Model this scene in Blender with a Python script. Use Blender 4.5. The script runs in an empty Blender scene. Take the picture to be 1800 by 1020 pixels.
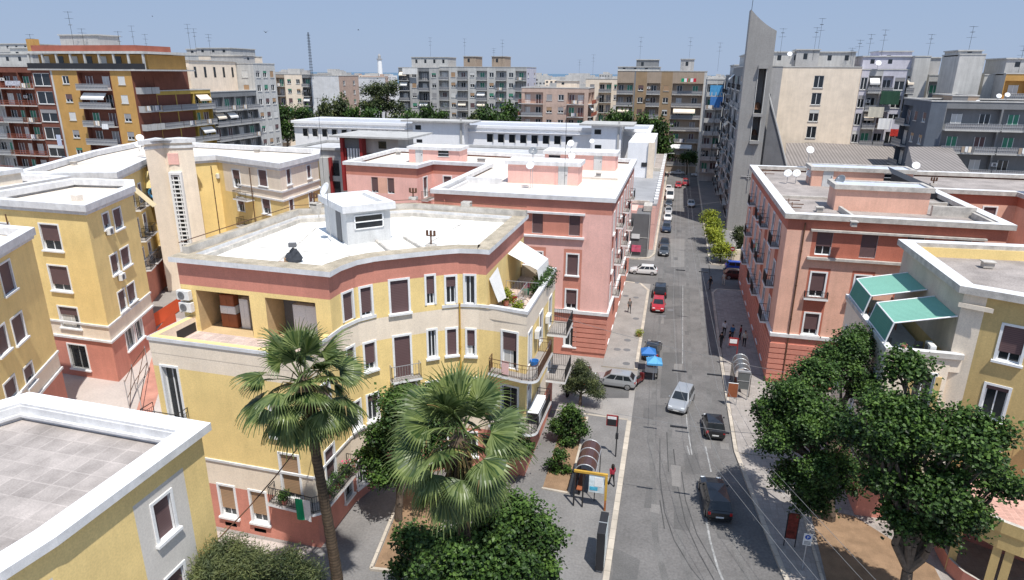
import bpy, math, random
from math import sin, cos, pi, radians, hypot, atan2
from mathutils import Vector, Matrix
random.seed(7)
sc = bpy.context.scene
COL = sc.collection

# ------------------------------------------------------------------ camera
FPX = 1151.7; CH = 26.0
R3 = ((0.97069883, 0.08223278, -0.22579094), (0.2401865, -0.3032332, 0.9221497), (0.00736362, -0.94936157, -0.31409932))
cam_d = bpy.data.cameras.new("camera"); cam = bpy.data.objects.new("camera", cam_d); COL.objects.link(cam)
cam_d.lens = 36 * FPX / 1800; cam_d.sensor_width = 36; cam_d.clip_start = .5; cam_d.clip_end = 60000
rr = [R3[i][0] for i in range(3)]; uu = [-R3[i][1] for i in range(3)]; bb = [-R3[i][2] for i in range(3)]
cam.matrix_world = Matrix(((rr[0], uu[0], bb[0], 0), (rr[1], uu[1], bb[1], 0), (rr[2], uu[2], bb[2], CH), (0, 0, 0, 1)))
sc.camera = cam

def ray(px, py):
    c = (px - 900, py - 510, FPX)
    return [sum(R3[i][k] * c[k] for k in range(3)) for i in range(3)]
def at(px, py, Y):                 # survey point on the vertical plane y = Y
    r = ray(px, py); t = Y / r[1]; return (r[0] * t, CH + r[2] * t)
def G(px, py, z=0.0):              # survey point on the level z
    r = ray(px, py); t = (z - CH) / r[2]; return (r[0] * t, r[1] * t)
def on(px, py, p0, p1):            # survey point on a wall p0-p1 -> (distance along it, height)
    r = ray(px, py); dx, dy = p1[0] - p0[0], p1[1] - p0[1]; L = hypot(dx, dy); dx /= L; dy /= L
    nx, ny = dy, -dx; t = (nx * p0[0] + ny * p0[1]) / (nx * r[0] + ny * r[1])
    return ((r[0] * t - p0[0]) * dx + (r[1] * t - p0[1]) * dy, CH + r[2] * t)

# ------------------------------------------------------------------ materials
MATS = {}
def lin(c): return tuple((v / 12.92 if v <= .04045 else ((v + .055) / 1.055) ** 2.4) for v in c)
def M(name, col, rough=.85, var=.10, scale=.6, streak=0., fine=.08, metal=0., bump=.0, spec=.3, srgb=False, brick=None, wave=None, coat=0.):
    if name in MATS: return MATS[name]
    if srgb: col = lin(col)
    m = bpy.data.materials.new(name); m.use_nodes = True; MATS[name] = m
    nt = m.node_tree; N = nt.nodes; L = nt.links; b = N['Principled BSDF']
    b.inputs['Roughness'].default_value = rough; b.inputs['Metallic'].default_value = metal
    b.inputs['Specular IOR Level'].default_value = spec
    if coat: b.inputs['Coat Weight'].default_value = coat; b.inputs['Coat Roughness'].default_value = .06
    tc = N.new('ShaderNodeTexCoord'); cur = None
    def mult(prev, fac_socket, lo, hi):
        mr = N.new('ShaderNodeMapRange'); mr.inputs[1].default_value = .3; mr.inputs[2].default_value = .7
        mr.inputs[3].default_value = lo; mr.inputs[4].default_value = hi; L.new(fac_socket, mr.inputs[0])
        mx = N.new('ShaderNodeVectorMath'); mx.operation = 'SCALE'
        if prev is None: mx.inputs[0].default_value = col[:3]
        else: L.new(prev, mx.inputs[0])
        L.new(mr.outputs[0], mx.inputs['Scale']); return mx.outputs[0]
    if brick:                      # tiles or blocks: (width, height, mortar shade, offset)
        bw, bh, ms, off = brick
        br = N.new('ShaderNodeTexBrick'); br.offset = off
        br.inputs['Scale'].default_value = 1; br.inputs['Brick Width'].default_value = bw; br.inputs['Row Height'].default_value = bh
        br.inputs['Mortar Size'].default_value = min(bw, bh) * .035; br.inputs['Color1'].default_value = (*[v * 1.08 for v in col[:3]], 1)
        br.inputs['Color2'].default_value = (*[v * .86 for v in col[:3]], 1); br.inputs['Mortar'].default_value = (*[v * ms for v in col[:3]], 1)
        L.new(tc.outputs['Object'], br.inputs['Vector']); cur = br.outputs['Color']
    if wave:                       # parallel stripes: (axis, scale, depth)
        mp = N.new('ShaderNodeTexWave'); mp.bands_direction = wave[0]; mp.inputs['Scale'].default_value = wave[1]
        L.new(tc.outputs['Object'], mp.inputs['Vector']); cur = mult(cur, mp.outputs['Fac'], 1 - wave[2], 1 + wave[2] * .5)
    if var:
        n1 = N.new('ShaderNodeTexNoise'); n1.inputs['Scale'].default_value = scale; n1.inputs['Detail'].default_value = 6; n1.inputs['Roughness'].default_value = .62
        L.new(tc.outputs['Object'], n1.inputs['Vector']); cur = mult(cur, n1.outputs['Fac'], 1 - var, 1 + var)
    if fine:
        n2 = N.new('ShaderNodeTexNoise'); n2.inputs['Scale'].default_value = scale * 22; n2.inputs['Detail'].default_value = 3
        L.new(tc.outputs['Object'], n2.inputs['Vector']); cur = mult(cur, n2.outputs['Fac'], 1 - fine, 1 + fine)
        if bump:
            bp = N.new('ShaderNodeBump'); bp.inputs['Strength'].default_value = bump; bp.inputs['Distance'].default_value = .03
            L.new(n2.outputs['Fac'], bp.inputs['Height']); L.new(bp.outputs['Normal'], b.inputs['Normal'])
    if streak:
        mp = N.new('ShaderNodeMapping'); mp.inputs['Scale'].default_value = (2.2, 2.2, .16); L.new(tc.outputs['Object'], mp.inputs['Vector'])
        n3 = N.new('ShaderNodeTexNoise'); n3.inputs['Scale'].default_value = 1; n3.inputs['Detail'].default_value = 5; n3.inputs['Roughness'].default_value = .7
        L.new(mp.outputs[0], n3.inputs['Vector']); cur = mult(cur, n3.outputs['Fac'], 1 - streak, 1 + streak * .25)
    if cur is None: b.inputs['Base Color'].default_value = (*col[:3], 1)
    else: L.new(cur, b.inputs['Base Color'])
    return m

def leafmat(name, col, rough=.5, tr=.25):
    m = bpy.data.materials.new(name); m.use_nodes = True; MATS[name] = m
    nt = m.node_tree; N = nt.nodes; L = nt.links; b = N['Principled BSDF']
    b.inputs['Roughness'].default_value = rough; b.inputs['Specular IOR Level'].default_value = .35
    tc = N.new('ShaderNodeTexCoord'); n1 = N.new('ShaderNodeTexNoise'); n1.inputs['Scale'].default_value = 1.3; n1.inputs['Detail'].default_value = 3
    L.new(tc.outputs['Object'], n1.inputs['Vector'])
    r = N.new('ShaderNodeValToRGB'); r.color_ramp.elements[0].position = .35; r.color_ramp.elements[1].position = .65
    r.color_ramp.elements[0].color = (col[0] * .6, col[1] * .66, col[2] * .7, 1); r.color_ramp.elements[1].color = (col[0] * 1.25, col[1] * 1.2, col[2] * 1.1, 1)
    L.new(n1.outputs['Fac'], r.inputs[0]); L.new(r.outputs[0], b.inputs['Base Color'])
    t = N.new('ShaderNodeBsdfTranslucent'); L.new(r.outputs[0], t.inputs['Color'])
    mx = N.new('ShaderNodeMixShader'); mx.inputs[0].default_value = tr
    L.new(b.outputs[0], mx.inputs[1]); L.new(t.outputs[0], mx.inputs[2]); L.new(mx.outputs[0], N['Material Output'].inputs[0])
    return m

YEL = M('yellow stucco', (.90, .68, .295), streak=.07, var=.08)
YEL2 = M('ochre stucco', (.62, .455, .20), streak=.12, var=.10)
CRM = M('cream stucco', (.89, .765, .61), streak=.08, var=.07)
CRM2 = M('cream panel stucco', (.74, .68, .60), streak=.06, var=.05)
PINK = M('pink stucco', (.88, .52, .45), streak=.09, var=.09)
PNK2 = M('dark pink stucco', (.62, .26, .19), streak=.08, var=.09)
SAL = M('salmon stucco', (.80, .47, .35), streak=.10, var=.10)
RED = M('brick red stucco', (.52, .175, .115), streak=.10, var=.09)
TERR = M('terracotta stucco', (.64, .27, .20), streak=.10, var=.09)
WHT = M('white plaster', (.84, .84, .83), var=.05, streak=.06)
RIM = M('weathered white cornice', (.74, .735, .73), var=.14, scale=1.4, streak=.12)
RIM2 = M('weathered pale stone coping', (.52, .485, .435), var=.28, scale=1.6, fine=.2)
MOSS = M('lichen stained coping', (.42, .36, .27), var=.30, scale=1.3, fine=.25)
RFW = M('white roof membrane', (.90, .89, .85), var=.14, scale=.45, fine=.05)
RFC = M('cream roof membrane', (.72, .65, .57), var=.16, scale=.35, fine=.08)
RFT = M('tiled roof terrace', (.55, .44, .39), var=.22, scale=.9, fine=.2, brick=(.55, .55, 1.25, .0))
RFG = M('grey gravel roof', (.34, .30, .275), var=.28, scale=.5, fine=.22)
RFA = M('grey felt roof', (.33, .33, .34), var=.15, scale=.3, fine=.1)
GRY = M('grey concrete', (.40, .39, .38), var=.12, scale=.35, streak=.15)
GRY2 = M('dark grey render', (.17, .17, .175), var=.12, streak=.1)
GRYL = M('light grey render', (.60, .60, .59), var=.10, streak=.14)
SHU = M('brown roller shutter', (.145, .088, .088), rough=.6, var=.06, scale=1, fine=0, wave=('Z', 3, .18))
SHU2 = M('tan roller shutter', (.42, .27, .16), rough=.6, var=.06, scale=1, fine=0, wave=('Z', 3, .18))
SHU3 = M('grey roller shutter', (.32, .31, .31), rough=.6, var=.06, scale=1, fine=0, wave=('Z', 3, .18))
SHUW = M('white roller shutter', (.66, .65, .62), rough=.6, var=.06, scale=1, fine=0, wave=('Z', 3, .12))
SHUG = M('green shutter', (.07, .26, .17), rough=.6, var=.1, scale=1, fine=0)
GLS = M('dark window glass', (.022, .026, .03), rough=.08, var=.3, scale=1.7, fine=0, spec=.6)
CURT = M('lace curtain', (.62, .60, .55), var=.1, scale=2, wave=('X', 6, .3))
IRON = M('black painted iron', (.03, .03, .033), rough=.5, var=.1)
IRONB = M('brown rusty iron', (.12, .06, .035), rough=.7, var=.3)
STEEL = M('galvanised steel', (.45, .46, .47), rough=.45, metal=.4, var=.1)
ASPH = M('asphalt', (.158, .151, .146), var=.24, scale=.3, fine=.16, rough=.9)
ASPD = M('dark asphalt patch', (.125, .121, .118), var=.15, scale=.5, fine=.14, rough=.9)
ASPL = M('pale asphalt patch', (.21, .20, .19), var=.12, scale=.5, fine=.14, rough=.9)
PAVE = M('grey pavement', (.30, .28, .26), var=.16, scale=.45, fine=.12, rough=.9)
PAVT = M('tiled pavement', (.34, .31, .285), var=.14, scale=.5, fine=.1, brick=(.4, .4, .8, 0))
PAVA = M('dark asphalt pavement', (.20, .192, .185), var=.2, scale=.35, fine=.14)
KERB = M('pale stone kerb', (.52, .46, .38), var=.16, scale=1, brick=(9, .9, .7, 0))
SOIL = M('brown soil', (.27, .175, .105), var=.22, scale=1.2, fine=.25)
PNT = M('worn white road paint', (.30, .30, .295), var=.4, scale=2, fine=.4)
ROADLINE = M('dark road line', (.075, .074, .073), var=.3, scale=1, fine=.2)
AWN = M('striped green awning cloth', (.20, .43, .34), var=.06, wave=('Y', 1.6, .2))
AWND = M('green awning valance', (.10, .28, .21), var=.06, wave=('Y', 1.6, .10))
AWW = M('white awning cloth', (.78, .77, .74), var=.08)
BARK = M('grey brown bark', (.13, .10, .075), var=.35, scale=3, fine=.3, bump=.5)
PBARK = M('fibrous palm bark', (.105, .075, .05), var=.35, scale=4, fine=.3, wave=('Z', 1.8, .25))
LFD = leafmat('dark leaf', (.018, .040, .011)); LFM = leafmat('mid leaf', (.046, .094, .020)); LFL = leafmat('light leaf', (.10, .18, .038))
LOD = leafmat('dark olive leaf', (.026, .040, .016)); LOM = leafmat('olive leaf', (.060, .085, .032)); LOL = leafmat('pale olive leaf', (.16, .185, .075))
LYD = leafmat('dark lime leaf', (.14, .18, .02)); LYM = leafmat('lime leaf', (.27, .32, .03)); LYL = leafmat('bright lime leaf', (.40, .43, .05))
PFD = leafmat('dark palm blade', (.035, .07, .018), .4); PFM = leafmat('palm blade', (.105, .145, .042), .38); PFL = leafmat('pale palm blade', (.19, .24, .085), .36); PFY = leafmat('dry palm blade', (.30, .22, .09), .7)
TYRE = M('black rubber', (.02, .02, .02), rough=.8, var=0, fine=0)
CHROME = M('wheel alloy', (.5, .5, .5), rough=.3, metal=.8, var=0, fine=0)
LAMPW = M('headlight glass', (.75, .78, .8), rough=.1, var=0, fine=0, spec=.8)
LAMPR = M('red tail light', (.4, .02, .02), rough=.2, var=0, fine=0)
PLATE = M('white number plate', (.7, .7, .68), var=0, fine=0)
DISHW = M('white dish enamel', (.82, .82, .82), rough=.4, var=.05)
DISHG = M('grey dish enamel', (.22, .24, .26), rough=.4, var=.05)
BLUE = M('blue plastic', (.03, .16, .45), rough=.5, var=.05)
TARP = M('light blue tarpaulin', (.09, .34, .62), rough=.5, var=.12, scale=2)
ORG = M('orange safety net', (.75, .12, .04), rough=.8, var=.1)
BRNV = M('brown smoked polycarbonate', (.075, .04, .035), rough=.25, var=.15, spec=.5)
YPNT = M('yellow painted steel', (.50, .30, .05), rough=.6, var=.3)
REDP = M('red painted steel', (.30, .035, .035), rough=.45, var=.1)
WOOD = M('reddish brown wood', (.30, .10, .045), rough=.6, var=.15, scale=2)
SKIN = M('skin', (.50, .28, .19), rough=.6, var=.05)
HAIR = M('dark hair', (.02, .015, .012), rough=.6, var=0)
POSTER = M('pale printed poster', (.66, .74, .76), rough=.3, var=.3, scale=2.2)
AIRC = M('white air conditioner shell', (.76, .75, .72), rough=.5, var=.08)
DRK = M('dark void', (.015, .014, .013), var=.1)
def paint(nm, c, metal=.0): return M(nm + ' car paint', c, rough=.32, var=.03, fine=0, metal=metal, spec=.5, coat=.6)
def cloth(nm, c): return M(nm + ' cloth', c, rough=.85, var=.1, scale=4)

# ------------------------------------------------------------------ mesh building
class MB:
    def __init__(s): s.v = []; s.f = []; s.m = []; s.slots = []
    def mi(s, mat):
        if mat not in s.slots: s.slots.append(mat)
        return s.slots.index(mat)
    def face(s, pts, mat):
        n = len(s.v); s.v.extend(tuple(p) for p in pts); s.f.append(tuple(range(n, n + len(pts)))); s.m.append(s.mi(mat))
    def box(s, x0, x1, y0, y1, z0, z1, mat, top=None, rot=0, c=None):
        P = [(x0, y0, z0), (x1, y0, z0), (x1, y1, z0), (x0, y1, z0), (x0, y0, z1), (x1, y0, z1), (x1, y1, z1), (x0, y1, z1)]
        if rot:
            cx, cy = c or ((x0 + x1) / 2, (y0 + y1) / 2); a, b = cos(rot), sin(rot)
            P = [(cx + (x - cx) * a - (y - cy) * b, cy + (x - cx) * b + (y - cy) * a, z) for x, y, z in P]
        n = len(s.v); s.v += P; i = s.mi(mat); j = s.mi(top) if top else i
        for q, k in (((0, 3, 2, 1), i), ((4, 5, 6, 7), j), ((0, 1, 5, 4), i), ((1, 2, 6, 5), i), ((2, 3, 7, 6), i), ((3, 0, 4, 7), i)):
            s.f.append(tuple(n + a for a in q)); s.m.append(k)
    def tube(s, p, q, r, mat, n=5, r2=None, cap=False):
        p = Vector(p); q = Vector(q); d = q - p
        if d.length < 1e-6: return
        d.normalize(); a = d.orthogonal().normalized(); b = d.cross(a); r2 = r if r2 is None else r2; k = len(s.v); i = s.mi(mat)
        for (c, rad) in ((p, r), (q, r2)):
            for t in range(n):
                an = 2 * pi * t / n; s.v.append(tuple(c + a * (rad * cos(an)) + b * (rad * sin(an))))
        for t in range(n): s.f.append((k + t, k + (t + 1) % n, k + n + (t + 1) % n, k + n + t)); s.m.append(i)
        if cap: s.f.append(tuple(k + n + t for t in range(n))); s.m.append(i); s.f.append(tuple(k + n - 1 - t for t in range(n))); s.m.append(i)
    def path(s, pts, r, mat, n=5):
        for a, b in zip(pts, pts[1:]): s.tube(a, b, r, mat, n)
    def lathe(s, prof, c, mat, n=16, axis=None):      # prof: (radius, height)
        k = len(s.v); i = s.mi(mat); c = Vector(c)
        if axis is None: A, B, D = Vector((1, 0, 0)), Vector((0, 1, 0)), Vector((0, 0, 1))
        else: D = Vector(axis).normalized(); A = D.orthogonal().normalized(); B = D.cross(A)
        for (r, h) in prof:
            for t in range(n):
                an = 2 * pi * t / n; s.v.append(tuple(c + A * (r * cos(an)) + B * (r * sin(an)) + D * h))
        for j in range(len(prof) - 1):
            for t in range(n):
                s.f.append((k + j * n + t, k + j * n + (t + 1) % n, k + (j + 1) * n + (t + 1) % n, k + (j + 1) * n + t)); s.m.append(i)
    def prism(s, poly, z0, z1, mat, top=None, bottom=False):
        n = len(s.v); N = len(poly); i = s.mi(mat); j = s.mi(top) if top else i
        s.v += [(x, y, z0) for x, y in poly] + [(x, y, z1) for x, y in poly]
        for t in range(N): s.f.append((n + t, n + (t + 1) % N, n + N + (t + 1) % N, n + N + t)); s.m.append(i)
        s.f.append(tuple(n + N + t for t in range(N))); s.m.append(j)
        if bottom: s.f.append(tuple(n + N - 1 - t for t in range(N))); s.m.append(i)
    def ring(s, poly, oi, oo, z0, z1, mat, top=None, closed=True):   # band along a counter clockwise outline, offsets positive outward
        a = offs(poly, oi, closed); b = offs(poly, oo, closed); N = len(poly); n = len(s.v); i = s.mi(mat); j = s.mi(top) if top else i
        s.v += [(x, y, z0) for x, y in a] + [(x, y, z1) for x, y in a] + [(x, y, z0) for x, y in b] + [(x, y, z1) for x, y in b]
        for t in range(N if closed else N - 1):
            u = (t + 1) % N
            for q, k in (((n + 2 * N + t, n + 2 * N + u, n + 3 * N + u, n + 3 * N + t), i), ((n + N + t, n + N + u, n + u, n + t), i),
                         ((n + N + t, n + 3 * N + t, n + 3 * N + u, n + N + u), j), ((n + t, n + u, n + 2 * N + u, n + 2 * N + t), i)):
                s.f.append(q); s.m.append(k)
        if not closed:
            for t, fl in ((0, 1), (N - 1, 0)):
                q = (n + t, n + 2 * N + t, n + 3 * N + t, n + N + t); s.f.append(q if fl else q[::-1]); s.m.append(i)
    def mesh(s, name):
        me = bpy.data.meshes.new(name); me.from_pydata(s.v, [], s.f)
        for m in s.slots: me.materials.append(m)
        me.polygons.foreach_set('material_index', s.m); me.update(); return me
    def build(s, name, parent=None, smooth=False, world=True, bevel=0):
        me = s.mesh(name)
        if smooth: me.polygons.foreach_set('use_smooth', [True] * len(me.polygons))
        return put(name, me, parent, (0, 0, 0), 0, world, bevel)

def put(name, me, parent=None, loc=(0, 0, 0), rz=0, world=True, bevel=0):
    o = bpy.data.objects.new(name, me); COL.objects.link(o)
    loc = Vector(loc)
    if parent is not None:
        o.parent = parent
        if world: loc = loc - Vector(WLOC.get(parent.name, (0, 0, 0)))
    o.location = loc; o.rotation_euler.z = rz
    if parent is None or world: WLOC[o.name] = tuple(Vector(WLOC.get(parent.name, (0, 0, 0))) + loc) if parent is not None else tuple(loc)
    if bevel:
        b = o.modifiers.new('bevel', 'BEVEL'); b.width = bevel; b.segments = 2; b.limit_method = 'ANGLE'; b.angle_limit = radians(35)
    return o
WLOC = {}
def tag(o, label=None, cat=None, group=None, kind=None):
    if label: o['label'] = label
    if cat: o['category'] = cat
    if group: o['group'] = group
    if kind: o['kind'] = kind
    return o
def thing(name, label, cat, loc=(0, 0, 0), rz=0, group=None):
    o = bpy.data.objects.new(name, None); COL.objects.link(o); o.location = loc; o.rotation_euler.z = rz; o.empty_display_size = .3
    WLOC[o.name] = tuple(loc); return tag(o, label, cat, group)
def struct(name, mb, **k):
    o = mb.build(name, **k); o['kind'] = 'structure'; o['label'] = k.get('label', name.replace('_', ' ')); return o
def copy_tree(o, parent=None):
    c = o.copy(); COL.objects.link(c)
    if parent is not None: c.parent = parent
    for ch in list(o.children): copy_tree(ch, c)
    return c

def offs(poly, d, closed=True):    # mitred offset of a counter clockwise outline, outward for d > 0
    N = len(poly); out = []
    for i in range(N):
        p = poly[i]
        a = poly[i - 1] if (closed or i > 0) else None; b = poly[(i + 1) % N] if (closed or i < N - 1) else None
        ns = []
        for s_, e_ in ((a, p), (p, b)):
            if s_ is None or e_ is None: continue
            dx, dy = e_[0] - s_[0], e_[1] - s_[1]; L = hypot(dx, dy)
            if L > 1e-6: ns.append((dy / L, -dx / L))
        if len(ns) == 1: n = ns[0]; k = 1
        else:
            n = (ns[0][0] + ns[1][0], ns[0][1] + ns[1][1]); L = hypot(*n) or 1; n = (n[0] / L, n[1] / L)
            k = 1 / max(.35, n[0] * ns[0][0] + n[1] * ns[0][1])
        out.append((p[0] + n[0] * d * k, p[1] + n[1] * d * k))
    return out

# ------------------------------------------------------------------ windows
WC = {}
def wmesh(key, fn):
    if key not in WC:
        mb = MB(); fn(mb); WC[key] = mb.mesh(key[0])
    return WC[key]
def q2(v): return round(v * 10) / 10

def window(par, pos, ang, w, h, shut=.6, shm=None, casing=WHT, sill=True, bars=False, curtain=False, cw=.13, dep=.2):
    w = q2(w); h = q2(h); shm = shm or SHU
    def fr(mb):
        if casing:
            for x0, x1, z0, z1 in ((-w / 2 - cw, -w / 2, 0, h + cw), (w / 2, w / 2 + cw, 0, h + cw), (-w / 2, w / 2, h, h + cw)):
                mb.box(x0, x1, -.045, .02, z0, z1, casing)
        t = .06; y0, y1 = dep - .05, dep
        mb.box(-w / 2, -w / 2 + t, y0, y1, 0, h, WHT); mb.box(w / 2 - t, w / 2, y0, y1, 0, h, WHT)
        mb.box(-w / 2 + t, w / 2 - t, y0, y1, h - t, h, WHT); mb.box(-w / 2 + t, w / 2 - t, y0, y1, 0, t, WHT)
        mb.box(-.03, .03, y0, y1, t, h - t, WHT)
        if bars:
            k = int(w / .12)
            for i in range(1, k): mb.box(-w / 2 + i * w / k - .01, -w / 2 + i * w / k + .01, -.005, .015, 0, h, IRON)
            for z in (.3, h - .3): mb.box(-w / 2, w / 2, .016, .03, z - .015, z + .015, IRON)
    o = put('window', wmesh(('window', w, h, casing and casing.name, bars, dep, cw), fr), par, pos, ang)
    g = wmesh(('glass', w, h, dep), lambda mb: mb.face([(-w / 2, dep - .01, 0), (w / 2, dep - .01, 0), (w / 2, dep - .01, h), (-w / 2, dep - .01, h)], GLS))
    put('glass', g, o, world=False)
    shut = round(shut * 8) / 8
    if shut > 0:
        z0 = h * (1 - shut)
        def sh(mb):
            mb.box(-w / 2 + .01, w / 2 - .01, dep - .13, dep - .08, z0, h - .005, shm)
        put('shutter', wmesh(('shutter', w, h, shut, shm.name, dep), sh), o, world=False)
    if curtain:
        put('curtain', wmesh(('curtain', w, h, dep), lambda mb: mb.box(-w / 2 + .08, w * .2, dep - .04, dep - .03, .08, h - .1, CURT)), o, world=False)
    if sill:
        put('sill', wmesh(('sill', w, 1), lambda mb: mb.box(-w / 2 - .2, w / 2 + .2, -.17, .1, -.13, -.002, WHT)), o, world=False)
    return o

class Facade:
    def __init__(s, b, p0, p1, z0, z1, bands, rev=None):
        s.b = b; s.p0 = p0; s.p1 = p1; s.z0 = z0; s.z1 = z1; s.bands = bands; s.ops = []; s.patch = []; s.rev = rev or WHT
        dx, dy = p1[0] - p0[0], p1[1] - p0[1]; s.L = hypot(dx, dy); s.d = (dx / s.L, dy / s.L); s.n = (s.d[1], -s.d[0]); s.ang = atan2(dy, dx)
    def pt(s, u, z, o=0): return (s.p0[0] + s.d[0] * u + s.n[0] * o, s.p0[1] + s.d[1] * u + s.n[1] * o, z)
    def uz(s, px, py): return on(px, py, s.p0, s.p1)
    def win(s, u, z, w=1.3, h=2.0, dep=.2, **k):
        w = q2(w); h = q2(h)
        s.ops.append((u - w / 2, u + w / 2, z, z + h, dep, None)); return window(s.b, s.pt(u, z), s.ang, w, h, dep=dep, **k)
    def winp(s, l, t, r, b, **k):   # from surveyed edges
        ym = (t + b) / 2; u0 = s.uz(l, ym)[0]; u1 = s.uz(r, ym)[0]; xm = (l + r) / 2; z1 = s.uz(xm, t)[1]; z0 = s.uz(xm, b)[1]
        return s.win((u0 + u1) / 2, z0, max(.4, u1 - u0), z1 - z0, **k)
    def hole(s, u0, u1, z0, z1, dep, back): s.ops.append((u0, u1, z0, z1, dep, back))
    def build(s, mb):
        us = {0., s.L}; zs = {s.z0, s.z1}
        for a in s.ops: us |= {max(0, a[0]), min(s.L, a[1])}; zs |= {a[2], a[3]}
        for a in s.patch: us |= {max(0, a[0]), min(s.L, a[1])}; zs |= {a[2], a[3]}
        for zt, m in s.bands: zs.add(zt)
        us = sorted(u for u in us if 0 <= u <= s.L); zs = sorted(z for z in zs if s.z0 <= z <= s.z1)
        for z0, z1 in zip(zs, zs[1:]):
            if z1 - z0 < 1e-5: continue
            zc = (z0 + z1) / 2; run = None
            for u0, u1 in zip(us, us[1:]):
                if u1 - u0 < 1e-5: continue
                uc = (u0 + u1) / 2; mat = None
                if not any(a[0] < uc < a[1] and a[2] < zc < a[3] for a in s.ops):
                    for a in s.patch:
                        if a[0] < uc < a[1] and a[2] < zc < a[3]: mat = a[4]
                    if mat is None:
                        for zt, m in s.bands:
                            if zc < zt: mat = m; break
                        else: mat = s.bands[-1][1]
                if run and run[2] is mat: run[1] = u1
                else:
                    if run and run[2]: mb.face([s.pt(run[0], z0), s.pt(run[1], z0), s.pt(run[1], z1), s.pt(run[0], z1)], run[2])
                    run = [u0, u1, mat]
            if run and run[2]: mb.face([s.pt(run[0], z0), s.pt(run[1], z0), s.pt(run[1], z1), s.pt(run[0], z1)], run[2])
        for u0, u1, z0, z1, dep, back in s.ops:
            rm = s.rev if back is None else back
            mb.face([s.pt(u0, z0), s.pt(u0, z1), s.pt(u0, z1, -dep), s.pt(u0, z0, -dep)], rm)
            mb.face([s.pt(u1, z0, -dep), s.pt(u1, z1, -dep), s.pt(u1, z1), s.pt(u1, z0)], rm)
            mb.face([s.pt(u0, z1), s.pt(u1, z1), s.pt(u1, z1, -dep), s.pt(u0, z1, -dep)], rm)
            mb.face([s.pt(u0, z0), s.pt(u0, z0, -dep), s.pt(u1, z0, -dep), s.pt(u1, z0)], rm)
            if back is not None: mb.face([s.pt(u0, z0, -dep), s.pt(u0, z1, -dep), s.pt(u1, z1, -dep), s.pt(u1, z0, -dep)][::-1], back)

def chain(b, pts, z0, z1, bands, closed=False, rev=None):
    P = list(pts) + ([pts[0]] if closed else [])
    return [Facade(b, a, c, z0, z1, bands, rev) for a, c in zip(P, P[1:])]
def build_walls(b, facs, name='wall'):
    mb = MB()
    for f in facs: f.build(mb)
    return mb.build(name, b)
def walls_roof(b, facs, poly, rz, rmat, inset=.02):
    build_walls(b, facs)
    mb = MB(); mb.face([(x, y, rz) for x, y in offs(poly, -inset)], rmat); mb.build('roof', b)

# ------------------------------------------------------------------ railings, balconies, awnings
def railing(mb, pts, z, h=1.0, sp=.14, mat=IRON, r=.014, mid=False):
    for a, c in zip(pts, pts[1:]):
        a = Vector((a[0], a[1], z)); c = Vector((c[0], c[1], z)); L = (c - a).length; k = max(1, int(L / sp))
        for hh, rr_ in ((h, .025), (.08, .016)) + (((h * .75, .014),) if mid else ()):
            mb.tube(a + Vector((0, 0, hh)), c + Vector((0, 0, hh)), rr_, mat, 4)
        for i in range(k + 1):
            p = a.lerp(c, i / k); mb.tube(p + Vector((0, 0, .08)), p + Vector((0, 0, h * (.75 if mid else 1))), r, mat, 3)
        for p in (a, c): mb.tube(p, p + Vector((0, 0, h)), .022, mat, 4)
def balcony(b, poly, z, rail_pts, slab=WHT, mat=IRON, th=.16, h=1.0, sp=.14, mid=False):
    mb = MB(); mb.prism(poly, z - th, z, slab, PAVT, bottom=True); o = mb.build('balcony', b)
    mb = MB(); railing(mb, rail_pts, z, h, sp, mat, mid=mid); mb.build('railing', o); return o
def fbalcony(f, u0, u1, z, d=1.0, **k):
    P = [f.pt(u0, 0, -.01), f.pt(u0, 0, d), f.pt(u1, 0, d), f.pt(u1, 0, -.01)]; P = [(p[0], p[1]) for p in P]
    e = .06; Q = [f.pt(u0 + e, 0, 0), f.pt(u0 + e, 0, d - e), f.pt(u1 - e, 0, d - e), f.pt(u1 - e, 0, 0)]
    return balcony(f.b, P, z, [(q[0], q[1]) for q in Q], **k)
# ------------------------------------------------------------------ ground, road, pavements
def sheet(name, poly, z, mat):
    mb = MB(); mb.face([(x, y, z) for x, y in poly], mat); return struct(name, mb)
sheet('ground', [(-2500, -60), (2500, -60), (2500, 1500), (-2500, 1500)], 0, PAVE)
SEA = M('sea water', (.045, .13, .20), rough=.25, var=.1, scale=.004, fine=.05)
sheet('sea', [(-60000, 1500), (60000, 1500), (60000, 50000), (-60000, 50000)], -.4, SEA)
LK = [(-1.62, 8), (-1.62, 29), (-1.68, 47), (-1.8, 60), (-1.8, 200)]
RK = [(5.95, 200), (5.95, 93), (5.75, 83), (5.66, 60), (5.84, 44), (6.95, 35.7), (7.6, 31), (9.2, 26.5), (12.5, 21), (20, 13), (20, 8)]
sheet('road', [(-1.62, 8), (20, 8), (20, 13), (12.5, 21), (9.2, 26.5), (7.6, 31), (6.95, 35.7), (5.84, 44), (5.66, 60), (5.75, 83), (5.95, 93), (5.95, 200), (-1.8, 200), (-1.8, 60), (-1.68, 47), (-1.62, 29)], .008, ASPH)
sheet('side_street', [(-30, 83.5), (-1.8, 83.5), (-1.8, 95), (-30, 95)], .008, ASPH)
sheet('side_street', [(5.75, 83.5), (40, 83.5), (40, 95), (5.9, 95)], .008, ASPH)
sheet('cross_street', [(-60, 200), (60, 200), (60, 212), (-60, 212)], .010, ASPH)
COURT = M('pale court paving', (.50, .44, .40), var=.12, scale=.3, fine=.08)
sheet('courtyard', [(-75, 20), (-28.5, 20), (-28.5, 45), (-23, 57), (-75, 57)], .006, COURT)
sheet('courtyard', [(-28.4, 21), (-18.4, 21), (-18.4, 27.4), (-28.4, 27.4)], .006, COURT)
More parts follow.
